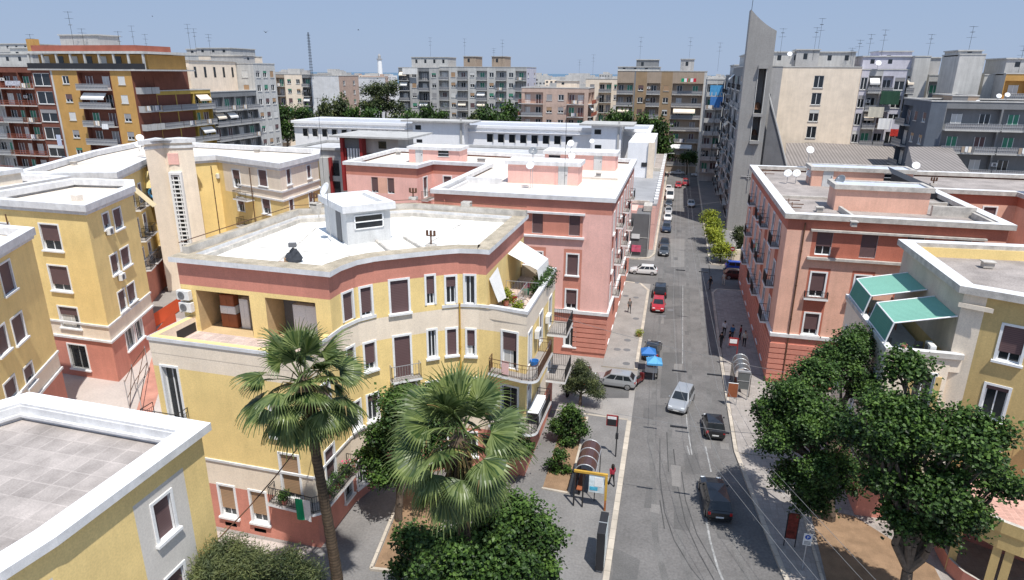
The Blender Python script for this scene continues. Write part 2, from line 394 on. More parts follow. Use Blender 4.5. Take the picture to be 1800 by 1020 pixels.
def slab(name, poly, mat, h=.13):
    mb = MB(); mb.prism(poly, 0, h, KERB, mat); return struct(name, mb)
slab('pavement', [(-8.6, 14), (-1.95, 14), (-1.95, 46.6), (-8.6, 48)], PAVA)
slab('pavement', [(-5.1, 56.3), (-2.12, 56.3), (-2.12, 80.5), (-3.2, 82.8), (-5.1, 83.2)], PAVE)
slab('pavement', [(-14, 95.4), (-4.3, 95.4), (-2.6, 96.6), (-2.1, 99), (-2.1, 198), (-14, 198)], PAVE)
slab('pavement', [(6.0, 58), (9.5, 58), (9.5, 83.2), (6.6, 83), (6.05, 81.5)], PAVT)
slab('pavement', [(6.16, 44), (12.6, 44), (12.6, 57.9), (5.98, 57.9)], PAVT)
slab('pavement', [(9.5, 26.7), (24, 24), (24, 43.9), (6.16, 43.9), (7.2, 36), (7.9, 31.3)], PAVT)
slab('pavement', [(6.4, 95.3), (30, 95.3), (30, 104), (10.2, 104), (10.2, 198), (6.2, 198), (6.2, 96.3)], PAVA)  # darker paving colour stands in for the shade of the street
slab('pavement', [(-18.3, 18), (-8.7, 18), (-8.7, 37), (-18.3, 40)], PAVA, .02)
def kerb(pts, w=.3, h=.145):
    mb = MB()
    for a, b in zip(pts, pts[1:]):
        L = hypot(b[0] - a[0], b[1] - a[1]); nx, ny = (b[1] - a[1]) / L * w / 2, -(b[0] - a[0]) / L * w / 2
        P = [(a[0] - nx, a[1] - ny), (a[0] + nx, a[1] + ny), (b[0] + nx, b[1] + ny), (b[0] - nx, b[1] - ny)]
        mb.prism(P, 0, h, KERB)
    return struct('kerb', mb)
kerb([(-1.78, 14), (-1.78, 29), (-1.84, 46.6)], .34); kerb([(-1.96, 56.3), (-1.96, 80.4), (-3.1, 83.0), (-5.1, 83.4)], .3)
kerb([(-1.95, 198), (-1.95, 99), (-2.5, 96.4), (-4.3, 95.25), (-14, 95.25)], .3)
kerb([(5.98, 45), (5.82, 60), (5.9, 81.6), (6.5, 83.2), (9.4, 83.4)], .26); kerb([(9.36, 26.6), (7.76, 31.2), (7.06, 35.9), (6.0, 44.1), (5.98, 45)], .28)
kerb([(6.08, 198), (6.08, 96.2), (6.35, 95.2), (30, 95.1)], .26)
kerb([(-8.4, 46.9), (-1.95, 46.75)], .22); kerb([(-6.75, 36.2), (-4.95, 36.1), (-5.1, 46.3)], .16, .2); kerb([(-14.4, 26.7), (-11.7, 27.0), (-11.9, 33), (-15.6, 34.5)], .18, .16); kerb([(-14.4, 26.7), (-15.6, 34.5)], .18, .16)
def bed(poly, z=.15):
    return sheet('soil', poly, z, SOIL)
bed([(-6.7, 36.3), (-5.05, 36.2), (-5.15, 46.3), (-6.9, 46.3)]); bed([(-14.3, 26.9), (-11.8, 27.2), (-12, 32.9), (-15.4, 34.2)], .04)
bed([(9.7, 29.5), (15.8, 29), (15.8, 34.5), (12.6, 38.2), (10, 38.6)], .15); kerb([(9.5, 38.7), (9.6, 29.3), (15.9, 28.8)], .16, .2)
# road markings, thin dark lines and worn tracks
def strip(name, pts, w, mat, z=.014):
    mb = MB()
    for a, b in zip(pts, pts[1:]):
        L = hypot(b[0] - a[0], b[1] - a[1]) or 1; nx, ny = (b[1] - a[1]) / L * w / 2, -(b[0] - a[0]) / L * w / 2
        mb.face([(a[0] - nx, a[1] - ny, z), (a[0] + nx, a[1] + ny, z), (b[0] + nx, b[1] + ny, z), (b[0] - nx, b[1] - ny, z)], mat)
    return struct(name, mb)
strip('road_marking', [(2.28, 84), (2.24, 59)], .08, PNT); strip('road_marking', [(2.35, 55), (2.6, 47), (2.9, 43)], .08, PNT)
strip('road_marking', [G(1240, 785), G(1250, 830)], .1, PNT)
strip('road_marking', [G(1240, 905), G(1248, 950), G(1262, 1000), G(1275, 1030)], .12, PNT)
strip('road_marking', [G(1208, 784), G(1212, 800)], .1, PNT)
for i, pts in enumerate([[(1160, 770), (1160, 840), (1168, 900), (1185, 950), (1215, 1000), (1240, 1030)], [(1184, 790), (1190, 850), (1205, 920), (1230, 975), (1255, 1020)],
                         [(1198, 830), (1205, 880), (1225, 940), (1262, 1005)], [(1160, 880), (1168, 930)], [(1172, 760), (1175, 830)]]):
    strip('dark_line', [G(*p) for p in pts], .07, ROADLINE, .013)  # thin dark lines curving along the carriageway
def patch(px, mat, z): return sheet('asphalt_patch', [G(*p) for p in px], z, mat)
patch([(1201, 797), (1227, 797), (1231, 834), (1206, 832)], ASPD, .012)
patch([(1143, 712), (1175, 712), (1175, 733), (1143, 733)], ASPD, .012); patch([(1165, 620), (1198, 620), (1197, 700), (1160, 700)], ASPD, .0125)
patch([(1173, 503), (1203, 503), (1203, 525), (1172, 525)], ASPD, .012); patch([(1168, 540), (1200, 538), (1200, 560), (1166, 562)], ASPD, .012)
patch([(1178, 420), (1203, 420), (1203, 470), (1180, 470)], ASPL, .012); patch([(1075, 960), (1125, 985), (1120, 1019), (1078, 1019)], ASPD, .012)
patch([(1168, 476), (1203, 481), (1202, 484), (1168, 480)], ASPD, .0127); patch([(1010, 655), (1108, 655), (1105, 700), (1050, 700)], ASPD, .002)
patch([(1185, 640), (1200, 640), (1198, 655), (1184, 655)], ASPL, .0135)
def manhole(px, py, z=.016, w=.45):
    x, y = G(px, py, z); mb = MB(); mb.lathe([(0, z), (w * .8, z), (w, z - .012)], (x, y, 0), GRY2, 14); return struct('manhole_cover', mb)
for p in ((1165, 555), (1155, 533), (1178, 545)): manhole(*p)
for p in ((1100, 520), (1118, 523), (1118, 560), (1085, 614), (1102, 615), (1101, 639), (1103, 598), (1120, 497)): manhole(*p, z=.148, w=.36)

rk = random.Random(4)
for i in range(16):               # repairs and stains in the carriageway
    x = rk.uniform(-1.2, 5.0); y = rk.uniform(26, 120); w = rk.uniform(.3, 1.0); l = rk.uniform(.5, 2.6)
    sheet('asphalt_patch', [(x, y), (x + w, y + rk.uniform(-.1, .1)), (x + w, y + l), (x + rk.uniform(-.1, .1), y + l)], .0105 + i * .0002, ASPD if i % 3 else ASPL)
for x in (-.2, 1.2, 2.9, 4.4): strip('worn_track', [(x, 120), (x, 60), (x + .1, 45), (x + .9, 33), (x + 2.6, 25)], .38, M('worn wheel track', (.15, .145, .14), var=.25, scale=.8, fine=.2), .0095)
# ------------------------------------------------------------------ building helpers
def hut(b, x0, x1, y0, y1, z0, z1, wall, rim=RIM, top=RFW, door=None, win=None, slope=0, over=.18, part='stair_hut'):
    mb = MB(); mb.prism([(x0, y0), (x1, y0), (x1, y1), (x0, y1)], z0, z1, wall); o = mb.build(part, b)
    mb = MB(); poly = [(x0, y0), (x1, y0), (x1, y1), (x0, y1)]
    mb.ring(poly, -.15, over, z1 - .28, z1 + .12, rim); mb.face([(x, y, z1 + .01) for x, y in offs(poly, -.1)], top); mb.build('roof_edge', o)
    if door is not None:
        mb = MB(); mb.box(door - .5, door + .5, y0 - .05, y0 - .002, z0, z0 + 2.1, GRYL); mb.box(door + .3, door + .38, y0 - .09, y0 - .05, z0 + 1, z0 + 1.1, IRON); mb.build('door', o)
    if win:
        mb = MB(); a, c, d, e = win; mb.box(a, c, y0 - .03, y0 - .003, d, e, GLS); mb.box(a - .08, c + .08, y0 - .05, y0 + .0, e, e + .08, WHT); mb.box(a - .08, c + .08, y0 - .05, y0, d - .08, d, WHT)
        mb.box(a, c, y0 - .05, y0 - .031, (d + e) / 2 - .03, (d + e) / 2 + .03, WHT); mb.build('window', o)
    return o
def pipe(b, p, z0, z1, mat=None):
    mb = MB(); mb.tube((p[0], p[1], z0), (p[0], p[1], z1), .055, mat or IRONB, 6)
    for z in [z0 + i * 3 for i in range(int((z1 - z0) / 3) + 1)]: mb.tube((p[0], p[1], z), (p[0], p[1], z + .09), .08, mat or IRONB, 6)
    return mb.build('drainpipe', b)
def parapet(b, poly, zt, h=.45, oi=-.35, oo=.32, mat=None, top=None, closed=True, low=None, name='cornice'):
    mb = MB(); mb.ring(poly, oi, oo, zt - h, zt, mat or RIM, top or mat or RIM, closed)
    if low: mb.ring(poly, -.05, oo * .5, zt - h - low, zt - h - .002, mat or RIM, None, closed)
    return mb.build(name, b)
def ledge(b, pts, z, h=.18, o=.14, mat=None, closed=False):
    mb = MB(); mb.ring(pts, -.02, o, z - h / 2, z + h / 2, mat or RIM, None, closed); return mb.build('ledge', b)
def ac_unit(p, ang, label, group=None, n=(0, 0)):
    t = thing('air_conditioner', label, 'air conditioner', p, ang, group)
    mb = MB(); mb.box(-.42, .42, -.36, -.04, 0, .58, AIRC); o = mb.build('case', t, world=False, bevel=.02)
    mb = MB(); mb.lathe([(.0, 0), (.22, 0), (.24, .015), (.22, .03), (.05, .02)], (-.1, -.362, .29), GRY2, 14, axis=(0, -1, 0)); mb.build('fan_grille', t, world=False)
    mb = MB()
    for x in (-.3, .3): mb.box(x - .02, x + .02, -.36, .02, -.04, -.005, IRON)
    mb.build('bracket', t, world=False); return t

# ================================================================== building C: the central yellow house
CB = thing('apartment_house', 'large yellow house with curved front, terracotta top band and white flat roof in the middle', 'house', (-18, 38, 0))
cl = [(-27.5, 27.8), (-17.95, 27.6), (-17.95, 31.9), (-17.6, 33.3), (-16.9, 34.3), (-16.4, 34.75), (-14.9, 35.93), (-13.6, 36.9), (-12.6, 37.5), (-11.4, 37.7), (-10.4, 37.65), (-8.15, 37.2), (-8.15, 47.2), (-20, 48.6), (-27.5, 44)]
lowb = [(3.05, TERR), (4.7, CRM), (10.3, YEL), (12, CRM)]
F = chain(CB, cl, 0, 11.75, lowb, closed=True)
topb = [(14.0, YEL), (16, TERR)]
tp = [(-27.9, 31.2), (-17.95, 30.9), (-17.95, 31.9)] + cl[3:10] + [(-10.9, 37.7), (-10.9, 48.2), (-20, 48.5), (-27.9, 43.6)]
T = chain(CB, tp, 11.1, 15.35, topb, closed=True)
for k in range(1, 10): T[k].z0 = 11.75
# front of the lower storeys
f = F[0]
f.win(1.05, 6.0, 1.0, 4.27, shut=0, casing=WHT, sill=False, dep=.25)
fbalcony(f, -.6, 1.9, 6.9, .95, mid=True)
for u, z, h, k in ((3.65, .95, 2.1, SHU2), (5.75, .95, 2.1, SHU2)): f.win(u, z, 1.05, h, shut=.75, shm=k)
f.win(8.1, 3.0, 1.1, 2.9, shut=.85, shm=SHU2, sill=False)
f.win(7.8, 7.0, 1.0, 2.2, shut=.9)
for u in (3.6, 5.6): f.hole(u - .4, u + .4, .25, .5, .3, DRK)
# corner balcony on two sides
balcony(CB, [(-20.6, 27.7), (-20.6, 26.9), (-17.6, 26.65), (-17.1, 27.1), (-17.1, 31.3), (-17.95, 31.3), (-17.95, 27.6)], 3.05,
        [(-20.5, 27.6), (-20.5, 27.0), (-17.65, 26.75), (-17.2, 27.15), (-17.2, 31.2), (-17.9, 31.2)], sp=.12)
F[1].win(1.8, 3.1, 1.0, 2.4, shut=.7, sill=False); F[1].win(1.9, 7.4, 1.0, 2.1, shut=.8)
F[1].win(3.6, .9, .9, 1.9, shut=.1, bars=True)
# curved facets: windows of three rows
for i, (r1, r2) in {2: ((603, 513, 620, 564), (611, 611, 623, 664)), 3: ((634, 504, 653, 556), (642, 603.5, 659, 651)), 5: ((687, 494, 717.5, 550), (694, 591, 721.5, 663)),
                    6: ((749, 486, 764, 536), (753, 580, 766.5, 629)), 7: ((784, 485, 801, 534), (786, 577.5, 802, 624)), 8: ((818, 486, 834, 535), (821, 579, 835, 625))}.items():
    t = T[i]; sh = {2: 1, 3: .9, 5: 1, 6: .65, 7: .4, 8: .0}[i]
    t.winp(*r1, shut=sh, sill=(i == 5)); sh2 = {2: .9, 3: .75, 5: 1, 6: 0, 7: 1, 8: .6}[i]
    F[i].winp(*r2, shut=sh2, sill=(i != 5), curtain=(i == 8))
    F[i].win(F[i].L / 2, 5.0 if i != 5 else 4.75, .7 if i != 5 else 1.3, 1.75 if i != 5 else 2.5, shut=.2 if i != 5 else .9, bars=(i in (6, 7, 8)), sill=True)
    if i != 5: F[i].win(F[i].L / 2, .9, .7, 1.75, shut=.3, bars=(i % 2 == 0))
T[2].ops and None
f = F[5]; fbalcony(f, f.L / 2 - 1.0, f.L / 2 + 1.0, 7.5, .5, mat=STEEL, sp=.16)
# right end of the front, with the round corner balconies
f = F[10]
f.winp(883, 585, 909, 648, shut=.45, sill=False, curtain=True); f.win(1.15, 4.2, 1.1, 2.4, shut=0, sill=False, curtain=False, bars=True)
f = F[11]
f.win(1.0, 7.9, 1.0, 2.4, shut=1, shm=SHUW, sill=False); f.win(1.0, 4.2, 1.0, 2.4, shut=.2, sill=False)
f.win(4.6, 7.9, 1.0, 2.4, shut=.5, sill=False); f.win(8.0, 7.9, 1.0, 2.4, shut=.5, sill=False); f.win(8.0, 4.2, 1.0, 2.4, shut=.5, sill=False)
def corner_balcony(z, mat):
    P = [(-10.6, 37.7), (-10.55, 36.75), (-8.2, 36.2)] + [(-7.75 + .55 * sin(a) , 36.8 - .6 * cos(a)) for a in (0, .5, 1.0, 1.5)] + [(-7.1, 41.0), (-8.15, 41.0), (-8.15, 37.2)]
    Q = [(-10.5, 37.6), (-10.48, 36.82), (-8.2, 36.28)] + [(-7.75 + .47 * sin(a), 36.8 - .52 * cos(a)) for a in (0, .5, 1.0, 1.5)] + [(-7.2, 40.9), (-8.1, 40.9)]
    return balcony(CB, P, z, Q, mat=mat, sp=.12, mid=True)
corner_balcony(7.75, IRONB); corner_balcony(4.0, IRON)
fbalcony(F[11], 7.0, 9.9, 7.75, 1.5); fbalcony(F[11], 7.0, 9.9, 4.0, 1.5)
# loggia openings of the top storey and its rooms
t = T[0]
for u0, u1 in ((1.05, 4.7), (5.75, 9.0)): t.hole(u0, u1, 11.12, 13.72, 3.2, M('dim loggia wall', (.55, .40, .22), var=.2))  # interior shade of the loggia put into a darker wall colour
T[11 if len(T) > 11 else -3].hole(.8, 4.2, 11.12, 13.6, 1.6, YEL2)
T[-3].hole(.0, .1, 11.2, 11.3, .1, YEL) if False else None
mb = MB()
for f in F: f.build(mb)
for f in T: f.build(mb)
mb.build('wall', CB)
mb = MB(); mb.face([(x, y, 11.1) for x, y in offs(cl, -.1)], RFT); mb.build('terrace_floor', CB)
mb = MB(); mb.face([(x, y, 15.2) for x, y in offs(tp, -.35)], RFW); mb.build('roof', CB)
# parapet of the terraces (front and right), with the moulded ledge
fr = [(-27.5, 37), cl[0], cl[1], cl[2]]
mb = MB(); mb.ring([(-27.5, 44), (-27.5, 27.8), (-17.95, 27.6), (-17.95, 30.6)], -.34, .012, 11.1, 12.05, CRM, YEL, False)
mb.ring([(-10.75, 37.68), (-8.15, 37.2), (-8.15, 47.2), (-10.8, 47.6)], -.28, .012, 11.1, 12.0, CRM, RIM, False); mb.build('terrace_parapet', CB)
ledge(CB, [(-27.5, 44), (-27.5, 27.8), (-17.95, 27.6), (-17.95, 31.9), (-17.6, 33.3), (-16.9, 34.3)], 11.95, .2, .07)
ledge(CB, cl[7:13], 11.92, .2, .07)
ledge(CB, [cl[0], cl[1]], 4.72, .14, .07); ledge(CB, cl[1:7], 4.72, .14, .07)
parapet(CB, tp, 15.72, .3, -.75, .3, RIM, MOSS)
mb = MB(); mb.ring(tp, -.95, -.74, 15.2, 15.5, RIM2); mb.build('parapet', CB)
mb = MB()     # high back parapet of pale blocks
BP = [(-10.6, 48.0), (-20, 48.4), (-27.6, 43.7), (-27.9, 31.8)]
mb.ring(BP, -.42, -.0, 15.7, 16.15, RIM2, MOSS, False)
for p in ((-15.5, 48.2), (-23.6, 46.0), (-26.2, 44.3)): mb.box(p[0] - .35, p[0] + .35, p[1] - .35, p[1] + .35, 15.3, 16.5, RIM2)
for a, b in zip(BP[:-1], BP[1:]):
    mb.tube((a[0], a[1] - .2, 16.42), (b[0], b[1] - .2, 16.42), .03, IRONB, 4)
mb.build('back_parapet', CB)
pipe(CB, (cl[8][0] + .02, cl[8][1] - .12), 0, 12, YPNT)
# stair hut on the roof
hx, hy = G(606, 425, 15.3); 
H0 = (-21.6, 38.6)
def roof_hut():
    P = [G(612, 431, 15.25), G(688, 421, 15.25)]
    a, c = P; ang = atan2(c[1] - a[1], c[0] - a[0]); L = hypot(c[0] - a[0], c[1] - a[1])
    mb = MB(); W = lambda u, v: (a[0] + cos(ang) * u - sin(ang) * v, a[1] + sin(ang) * u + cos(ang) * v)
    D = 4.6; poly = [W(0, 0), W(L, 0), W(L, D), W(0, D)]
    mb.prism(poly, 15.2, 17.5, GRYL); o = mb.build('stair_hut', CB)
    mb = MB(); mb.ring(poly, -.3, .3, 17.4, 17.85, RIM, RIM); mb.face([(x, y, 17.6) for x, y in offs(poly, -.28)], RFW); mb.build('roof_edge', o)
    f = Facade(CB, W(0, 0), W(L, 0), 15.2, 17.5, [(20, GRYL)])
    mb = MB()
    def fb(u0, u1, z0, z1, o0, o1, m): mb.prism([f.pt(u0, 0, o0)[:2], f.pt(u0, 0, o1)[:2], f.pt(u1, 0, o1)[:2], f.pt(u1, 0, o0)[:2]], z0, z1, m, bottom=True)
    fb(.6, L - .6, 16.25, 17.1, .0, .03, GLS)
    for z in (16.2, 16.65, 17.08): fb(.5, L - .5, z, z + .07, .0, .07, WHT)
    for u in (.5, L - .57): fb(u, u + .07, 16.2, 17.1, .0, .07, WHT)
    mb.build('window', o)
    mb = MB(); g = Facade(CB, W(0, D), W(0, 0), 15.2, 17.5, [(20, GRYL)])
    mb.prism([g.pt(2.6, 0, 0)[:2], g.pt(2.6, 0, .05)[:2], g.pt(3.5, 0, .05)[:2], g.pt(3.5, 0, 0)[:2]], 15.2, 17.2, GRY2, bottom=True); mb.build('door', o)
    mb = MB()
    mb.ring([W(1.9, -.1), W(1.5, -4.2), W(3.6, -4.3), W(3.9, -.1)], -.08, .08, 15.2, 15.4, RIM2, None, False); mb.build('roof_kerb', o)
roof_hut()
for (x0, y0, x1, y1) in ((-26, 36, -19, 35.6), (-25, 42, -22.5, 33.2), (-17.5, 45.5, -12, 45.2), (-15.5, 40, -15.2, 46.5)):
    mb = MB(); L = hypot(x1 - x0, y1 - y0); nx, ny = (y1 - y0) / L * .07, -(x1 - x0) / L * .07; mb.prism([(x0 - nx, y0 - ny), (x0 + nx, y0 + ny), (x1 + nx, y1 + ny), (x1 - nx, y1 - ny)][::-1], 15.2, 15.222, RIM2, bottom=True); mb.build('roof_seam', CB)
# ================================================================== building PL: pink house left of the street
PL = thing('apartment_house', 'pink house with cream flat roof at the left edge of the street', 'house', (-20, 75, 0))
pp = [(-39.5, 74.4), (-29.9, 73.7), (-29.5, 78), (-22, 77.6), (-22, 58.4), (-5.1, 58.3), (-5.1, 87.3), (-39.5, 90)]
pband = [(4.45, TERR), (13.95, PINK), (16, PNK2)]
F = chain(PL, pp, 0, 15.2, pband, closed=True)
f = F[4]
f.patch += [(2.2, 14.3, 11.75, 13.85, PNK2)]
for u in (3.2, 6.7, 10.1, 13.55): f.win(u, 11.9, 1.0, 1.95, shut=.95 if u > 8 else .6, casing=None, sill=False)
for u in (3.2, 6.7, 10.1, 13.5):
    f.patch += [(u - .85, u + .85, 4.7, 10.6, PNK2)]
    f.patch += [(u - .85, u + .85, 7.2, 7.6, TERR)]
    f.win(u, 8.1, 1.0, 2.0, shut=.95); f.win(u, 4.75, 1.0, 1.9, shut=.8); f.win(u, .9, 1.0, 1.9, shut=0)
f = F[5]
for k in range(7):
    u = 2.3 + k * 3.9
    f.patch += [(u - .9, u + .9, 4.7, 14.0, PNK2 if k % 2 else RED)]
    for z in (11.8, 8.1, 4.75, .9):
        balc = z > 1 and k in (1, 3, 5)
        f.win(u, z, 1.0, 1.95 if not balc else 2.1, shut=random.choice((.3, .6, .9, 1)), sill=not balc)
        if balc: fbalcony(f, u - 1.1, u + 1.1, z - .05, .7)
f = F[0]
f.patch += [(3.4, 6.6, 11.9, 13.8, SAL)]
for u in (3.9, 6.1): f.win(u, 11.9, .9, 1.9, shut=.9, casing=None, sill=False)
for u in (3.2, 6.7): f.win(u, 8.1, 1.0, 2.0, shut=.9); f.win(u, 4.7, 1., 1.9, shut=.7)
f = F[1]; f.win(2.2, 11.3, 1.0, 2.5, shut=.5, sill=False); fbalcony(f, 1.0, 3.4, 11.2, .9); f.win(2.2, 7.8, 1.0, 2.4, shut=.5)
f = F[2]
for u in (2, 5.2): f.win(u, 12.0, 1.0, 1.7, shut=.7); f.win(u, 8.4, 1.0, 1.9, shut=.7)
walls_roof(PL, F, pp, 14.95, RFC)
parapet(PL, pp, 15.55, .4, -.45, .28, RIM)
ledge(PL, [(-22, 60), (-22, 58.4), (-5.1, 58.3), (-5.1, 87.3)], 4.5, .3, .2); 
mb = MB()
for o_ in ((1.9, 14.5, 13.9), (1.9, 14.5, 11.68)):
    mb.box(-22 + o_[0], -22 + o_[1], 58.05, 58.36, o_[2] - .09, o_[2] + .09, RIM)
mb.build('ledge', PL)
mb = MB()          # rusticated courses of the ground floor
for z in (.5, 1.0, 1.5, 2.0, 2.5, 3.0, 3.5):
    mb.ring([(-8.2, 58.3), (-5.1, 58.3), (-5.1, 87.3)], -.01, .09, z, z + .4, TERR, None, False)
mb.build('rusticated_base', PL)
hut(PL, -17.1, -9.6, 67.6, 70.6, 14.95, 17.2, PINK, door=-11.2, over=.25)
hut(PL, -15.5, -6.9, 79.6, 83, 14.95, 17.0, PINK, door=-9.0, win=(-15.0, -13.6, 15.9, 16.6), over=.2)
hut(PL, -33.4, -26.6, 80, 83.4, 14.95, 16.9, PINK, door=-32, win=(-29.4, -28.0, 15.9, 16.6), over=.2)
mb = MB(); mb.box(-16.9, -6, 72.6, 72.85, 14.95, 15.15, RFC); mb.build('roof_upstand', PL); mb = MB(); mb.box(-21.2, -17.4, 66.0, 66.3, 14.95, 15.6, RIM); mb.build('roof_upstand', PL); mb = MB(); mb.box(-21.3, -21.0, 60, 66, 14.95, 15.25, RIM); mb.build('roof_upstand', PL)
pipe(PL, (-20.9, 58.2), 4.6, 14.6, PNK2)

# ================================================================== building PR: salmon house right of the street
PR = thing('apartment_house', 'salmon pink house with grey roof terrace at the right edge of the street', 'house', (18, 70, 0))
pr = [(9.4, 56.7), (25.2, 56.7), (25.2, 74), (33, 74), (33, 63), (46, 63), (46, 88), (9.4, 87.2)]
sband = [(4.6, TERR), (13.95, SAL), (16, RED)]
F = chain(PR, pr, 0, 15.1, sband, closed=True)
f = F[0]
f.patch += [(2.0, 14.0, 11.8, 14.0, RED)]
for i, u in enumerate((2.95, 6.3, 9.6, 12.9)):
    f.patch += [(u - .85, u + .85, 4.7, 10.85, RED)]
    f.win(u, 12.0, 1.15, 1.9, shut=(.6, .95, .5, .9)[i], casing=None, sill=False)
    f.win(u, 8.35, 1.1, 2.1, shut=(.8, .7, .9, .4)[i], sill=False); f.win(u, 4.95, 1.1, 1.9, shut=(.7, .5, .9, .4)[i]); f.win(u, .9, 1.1, 1.9, shut=.5)
    fbalcony(f, u - .95, u + .95, 8.3, .4, sp=.1, h=.55)
f = F[7]
for k in range(7):
    u = 3.0 + k * 3.95
    f.patch += [(u - .95, u + .95, 4.7, 14.0, RED)]
    for z in (11.8, 8.2, 4.85, .9):
        balc = z > 1 and k in (1, 3, 4, 6)
        f.win(u, z, 1.1, 2.0, shut=random.choice((.3, .6, .9, 1)), sill=not balc)
        if balc: fbalcony(f, u - 1.1, u + 1.1, z - .05, .75)
f = F[4]
for u in (2.5, 6, 9.5):
    f.patch += [(u - .9, u + .9, 4.7, 10.6, RED)]
    for z in (12.0, 8.3, 4.9): f.win(u, z, 1.1, 1.9, shut=.8)
f = F[2]
for u in (2.2, 5.6): f.win(u, 12.0, 1.1, 1.7, shut=.8); f.win(u, 8.3, 1.1, 1.9, shut=.8)
walls_roof(PR, F, pr, 14.75, RFG)
parapet(PR, pr, 15.35, .42, -.5, .34, RIM2, RIM)
ledge(PR, [(9.4, 87), (9.4, 56.7), (25.2, 56.7)], 4.7, .3, .2, RIM)
mb = MB(); mb.box(11.2, 23.8, 56.36, 56.66, 13.98, 14.14, RIM2); mb.box(11.2, 23.8, 56.36, 56.66, 11.62, 11.82, RIM2); mb.build('ledge', PR)
mb = MB()
for z in (.5, 1.0, 1.5, 2.0, 2.5, 3.0, 3.5): mb.ring([(9.4, 87), (9.4, 56.7), (13, 56.7)], -.01, .09, z, z + .4, TERR, None, False)
mb.build('rusticated_base', PR)
BLR = M('pale blue roof sheet', (.52, .56, .66), var=.1)
hut(PR, 13.9, 21.3, 62.3, 65.2, 14.75, 16.9, SAL, top=BLR, over=.22, rim=RIM2)
hut(PR, 14.3, 24.0, 76, 79, 14.75, 16.7, SAL, door=15.9, win=(21.3, 22.9, 15.6, 16.3), top=BLR, over=.22, rim=RIM2)
hut(PR, 33.6, 44, 70.5, 74, 14.75, 17.2, SAL, win=(35.4, 37.2, 15.8, 16.6), over=.25)
mb = MB(); mb.ring([(14.5, 57.2), (14.3, 61.9)], -.12, .12, 14.75, 15.2, RIM2, None, False); mb.build('roof_upstand', PR)
for q in ((9.9, 24.7, 67.4, 67.7, 14.75, 15.0), (21.5, 24.8, 61.8, 62.2, 14.75, 15.6), (24.4, 24.7, 57.4, 61.7, 14.75, 15.25)): mb = MB(); mb.box(*q, RIM2); mb.build('roof_upstand', PR)
pipe(PR, (10.7, 56.58), .2, 14.6, IRONB)

# ================================================================== building Y: ochre house at the right with terrace
YB = thing('apartment_house', 'ochre and cream house with green terrace awnings at the right border', 'house', (20, 42, 0))
yt = [(15.85, 38.7), (24.6, 34.4), (28, 45), (28, 50), (15.8, 49)]
Ft = chain(YB, yt, 0, 15.0, [(3.1, TERR), (20, YEL2)], closed=True)
yl = [(12.6, 38.4), (15.85, 38.4), (15.85, 48), (12.6, 48.2)]
Fl = chain(YB, yl, 0, 11.15, [(3.1, TERR), (20, CRM)], closed=True)
f = Ft[0]; f.patch += [(0, 1.05, 3.1, 15, CRM)]
f.win(2.55, 11.5, 1.0, 2.0, shut=.75, dep=.22); f.win(2.45, 8.0, 1.05, 2.0, shut=.1, dep=.22); f.win(5.6, 11.5, 1.0, 2.0, shut=.75); f.win(5.6, 7.6, 1.2, 2.4, shut=.3, sill=False); f.win(2.6, 4.75, 1.2, 2.5, shut=.1, sill=False); f.win(5.4, 4.7, 1.3, 2.5, shut=0, sill=False)
fbalcony(f, 4.4, 7.4, 7.5, 1.0)
f = Ft[4]; f.patch += [(0, 12, 11, 15, M('shaded cream stucco', (.60, .53, .43), streak=.12, var=.1))]  # darker copy of the cream, the side wall's shade is in the colour
f = Fl[0]; f.win(2.1, 7.5, 1.1, 2.5, shut=0, sill=False, dep=.18); f.win(2.1, 3.6, 1.1, 2.4, shut=.3, sill=False, dep=.18)
mb = MB()
for z in (7.5, 3.6):
    for a in (1.3, 2.68): 
        P = f.pt(a, z, .0); mb.box(P[0], P[0] + .32, P[1] - .06, P[1], z, z + 2.4, YEL2)
mb.build('shutter_leaf', YB)
f = Fl[3]
for u in (1.2, 5.2, 8.6): f.win(u, 8.3, .6, 1.0, shut=0, dep=.15); f.win(u, 5.0, .6, 1.0, shut=0, dep=.15)
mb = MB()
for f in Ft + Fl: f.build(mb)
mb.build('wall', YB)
mb = MB(); mb.face([(x, y, 14.35) for x, y in offs(yt, -.3)], RFG); mb.build('roof', YB)
parapet(YB, yt, 15.3, .4, -.45, .38, RIM2, RIM)
mb = MB(); mb.ring(yt, -.5, -.3, 14.3, 15.0, YEL); mb.build('parapet', YB)
mb = MB(); mb.face([(x, y, 10.3) for x, y in offs(yl, -.3)], GRY); mb.build('terrace_floor', YB)
P3 = [(12.6, 48.2), (12.6, 38.4), (16.4, 38.4)]
mb = MB(); mb.ring(P3, -.24, .16, 11.1, 11.4, RIM2, RIM, False); mb.ring(P3, -.22, -.03, 10.25, 11.1, CRM, None, False); mb.build('terrace_parapet', YB)
ledge(YB, [(12.6, 48), (12.6, 38.4), (15.8, 38.4)], 3.2, .2, .12, RIM2)
mb = MB(); mb.prism([(15.6, 38.5), (17.0, 37.75), (16.85, 37.9), (15.9, 38.5)][::1], 14.1, 14.35, CRM); mb.build('buttress_cap', YB)
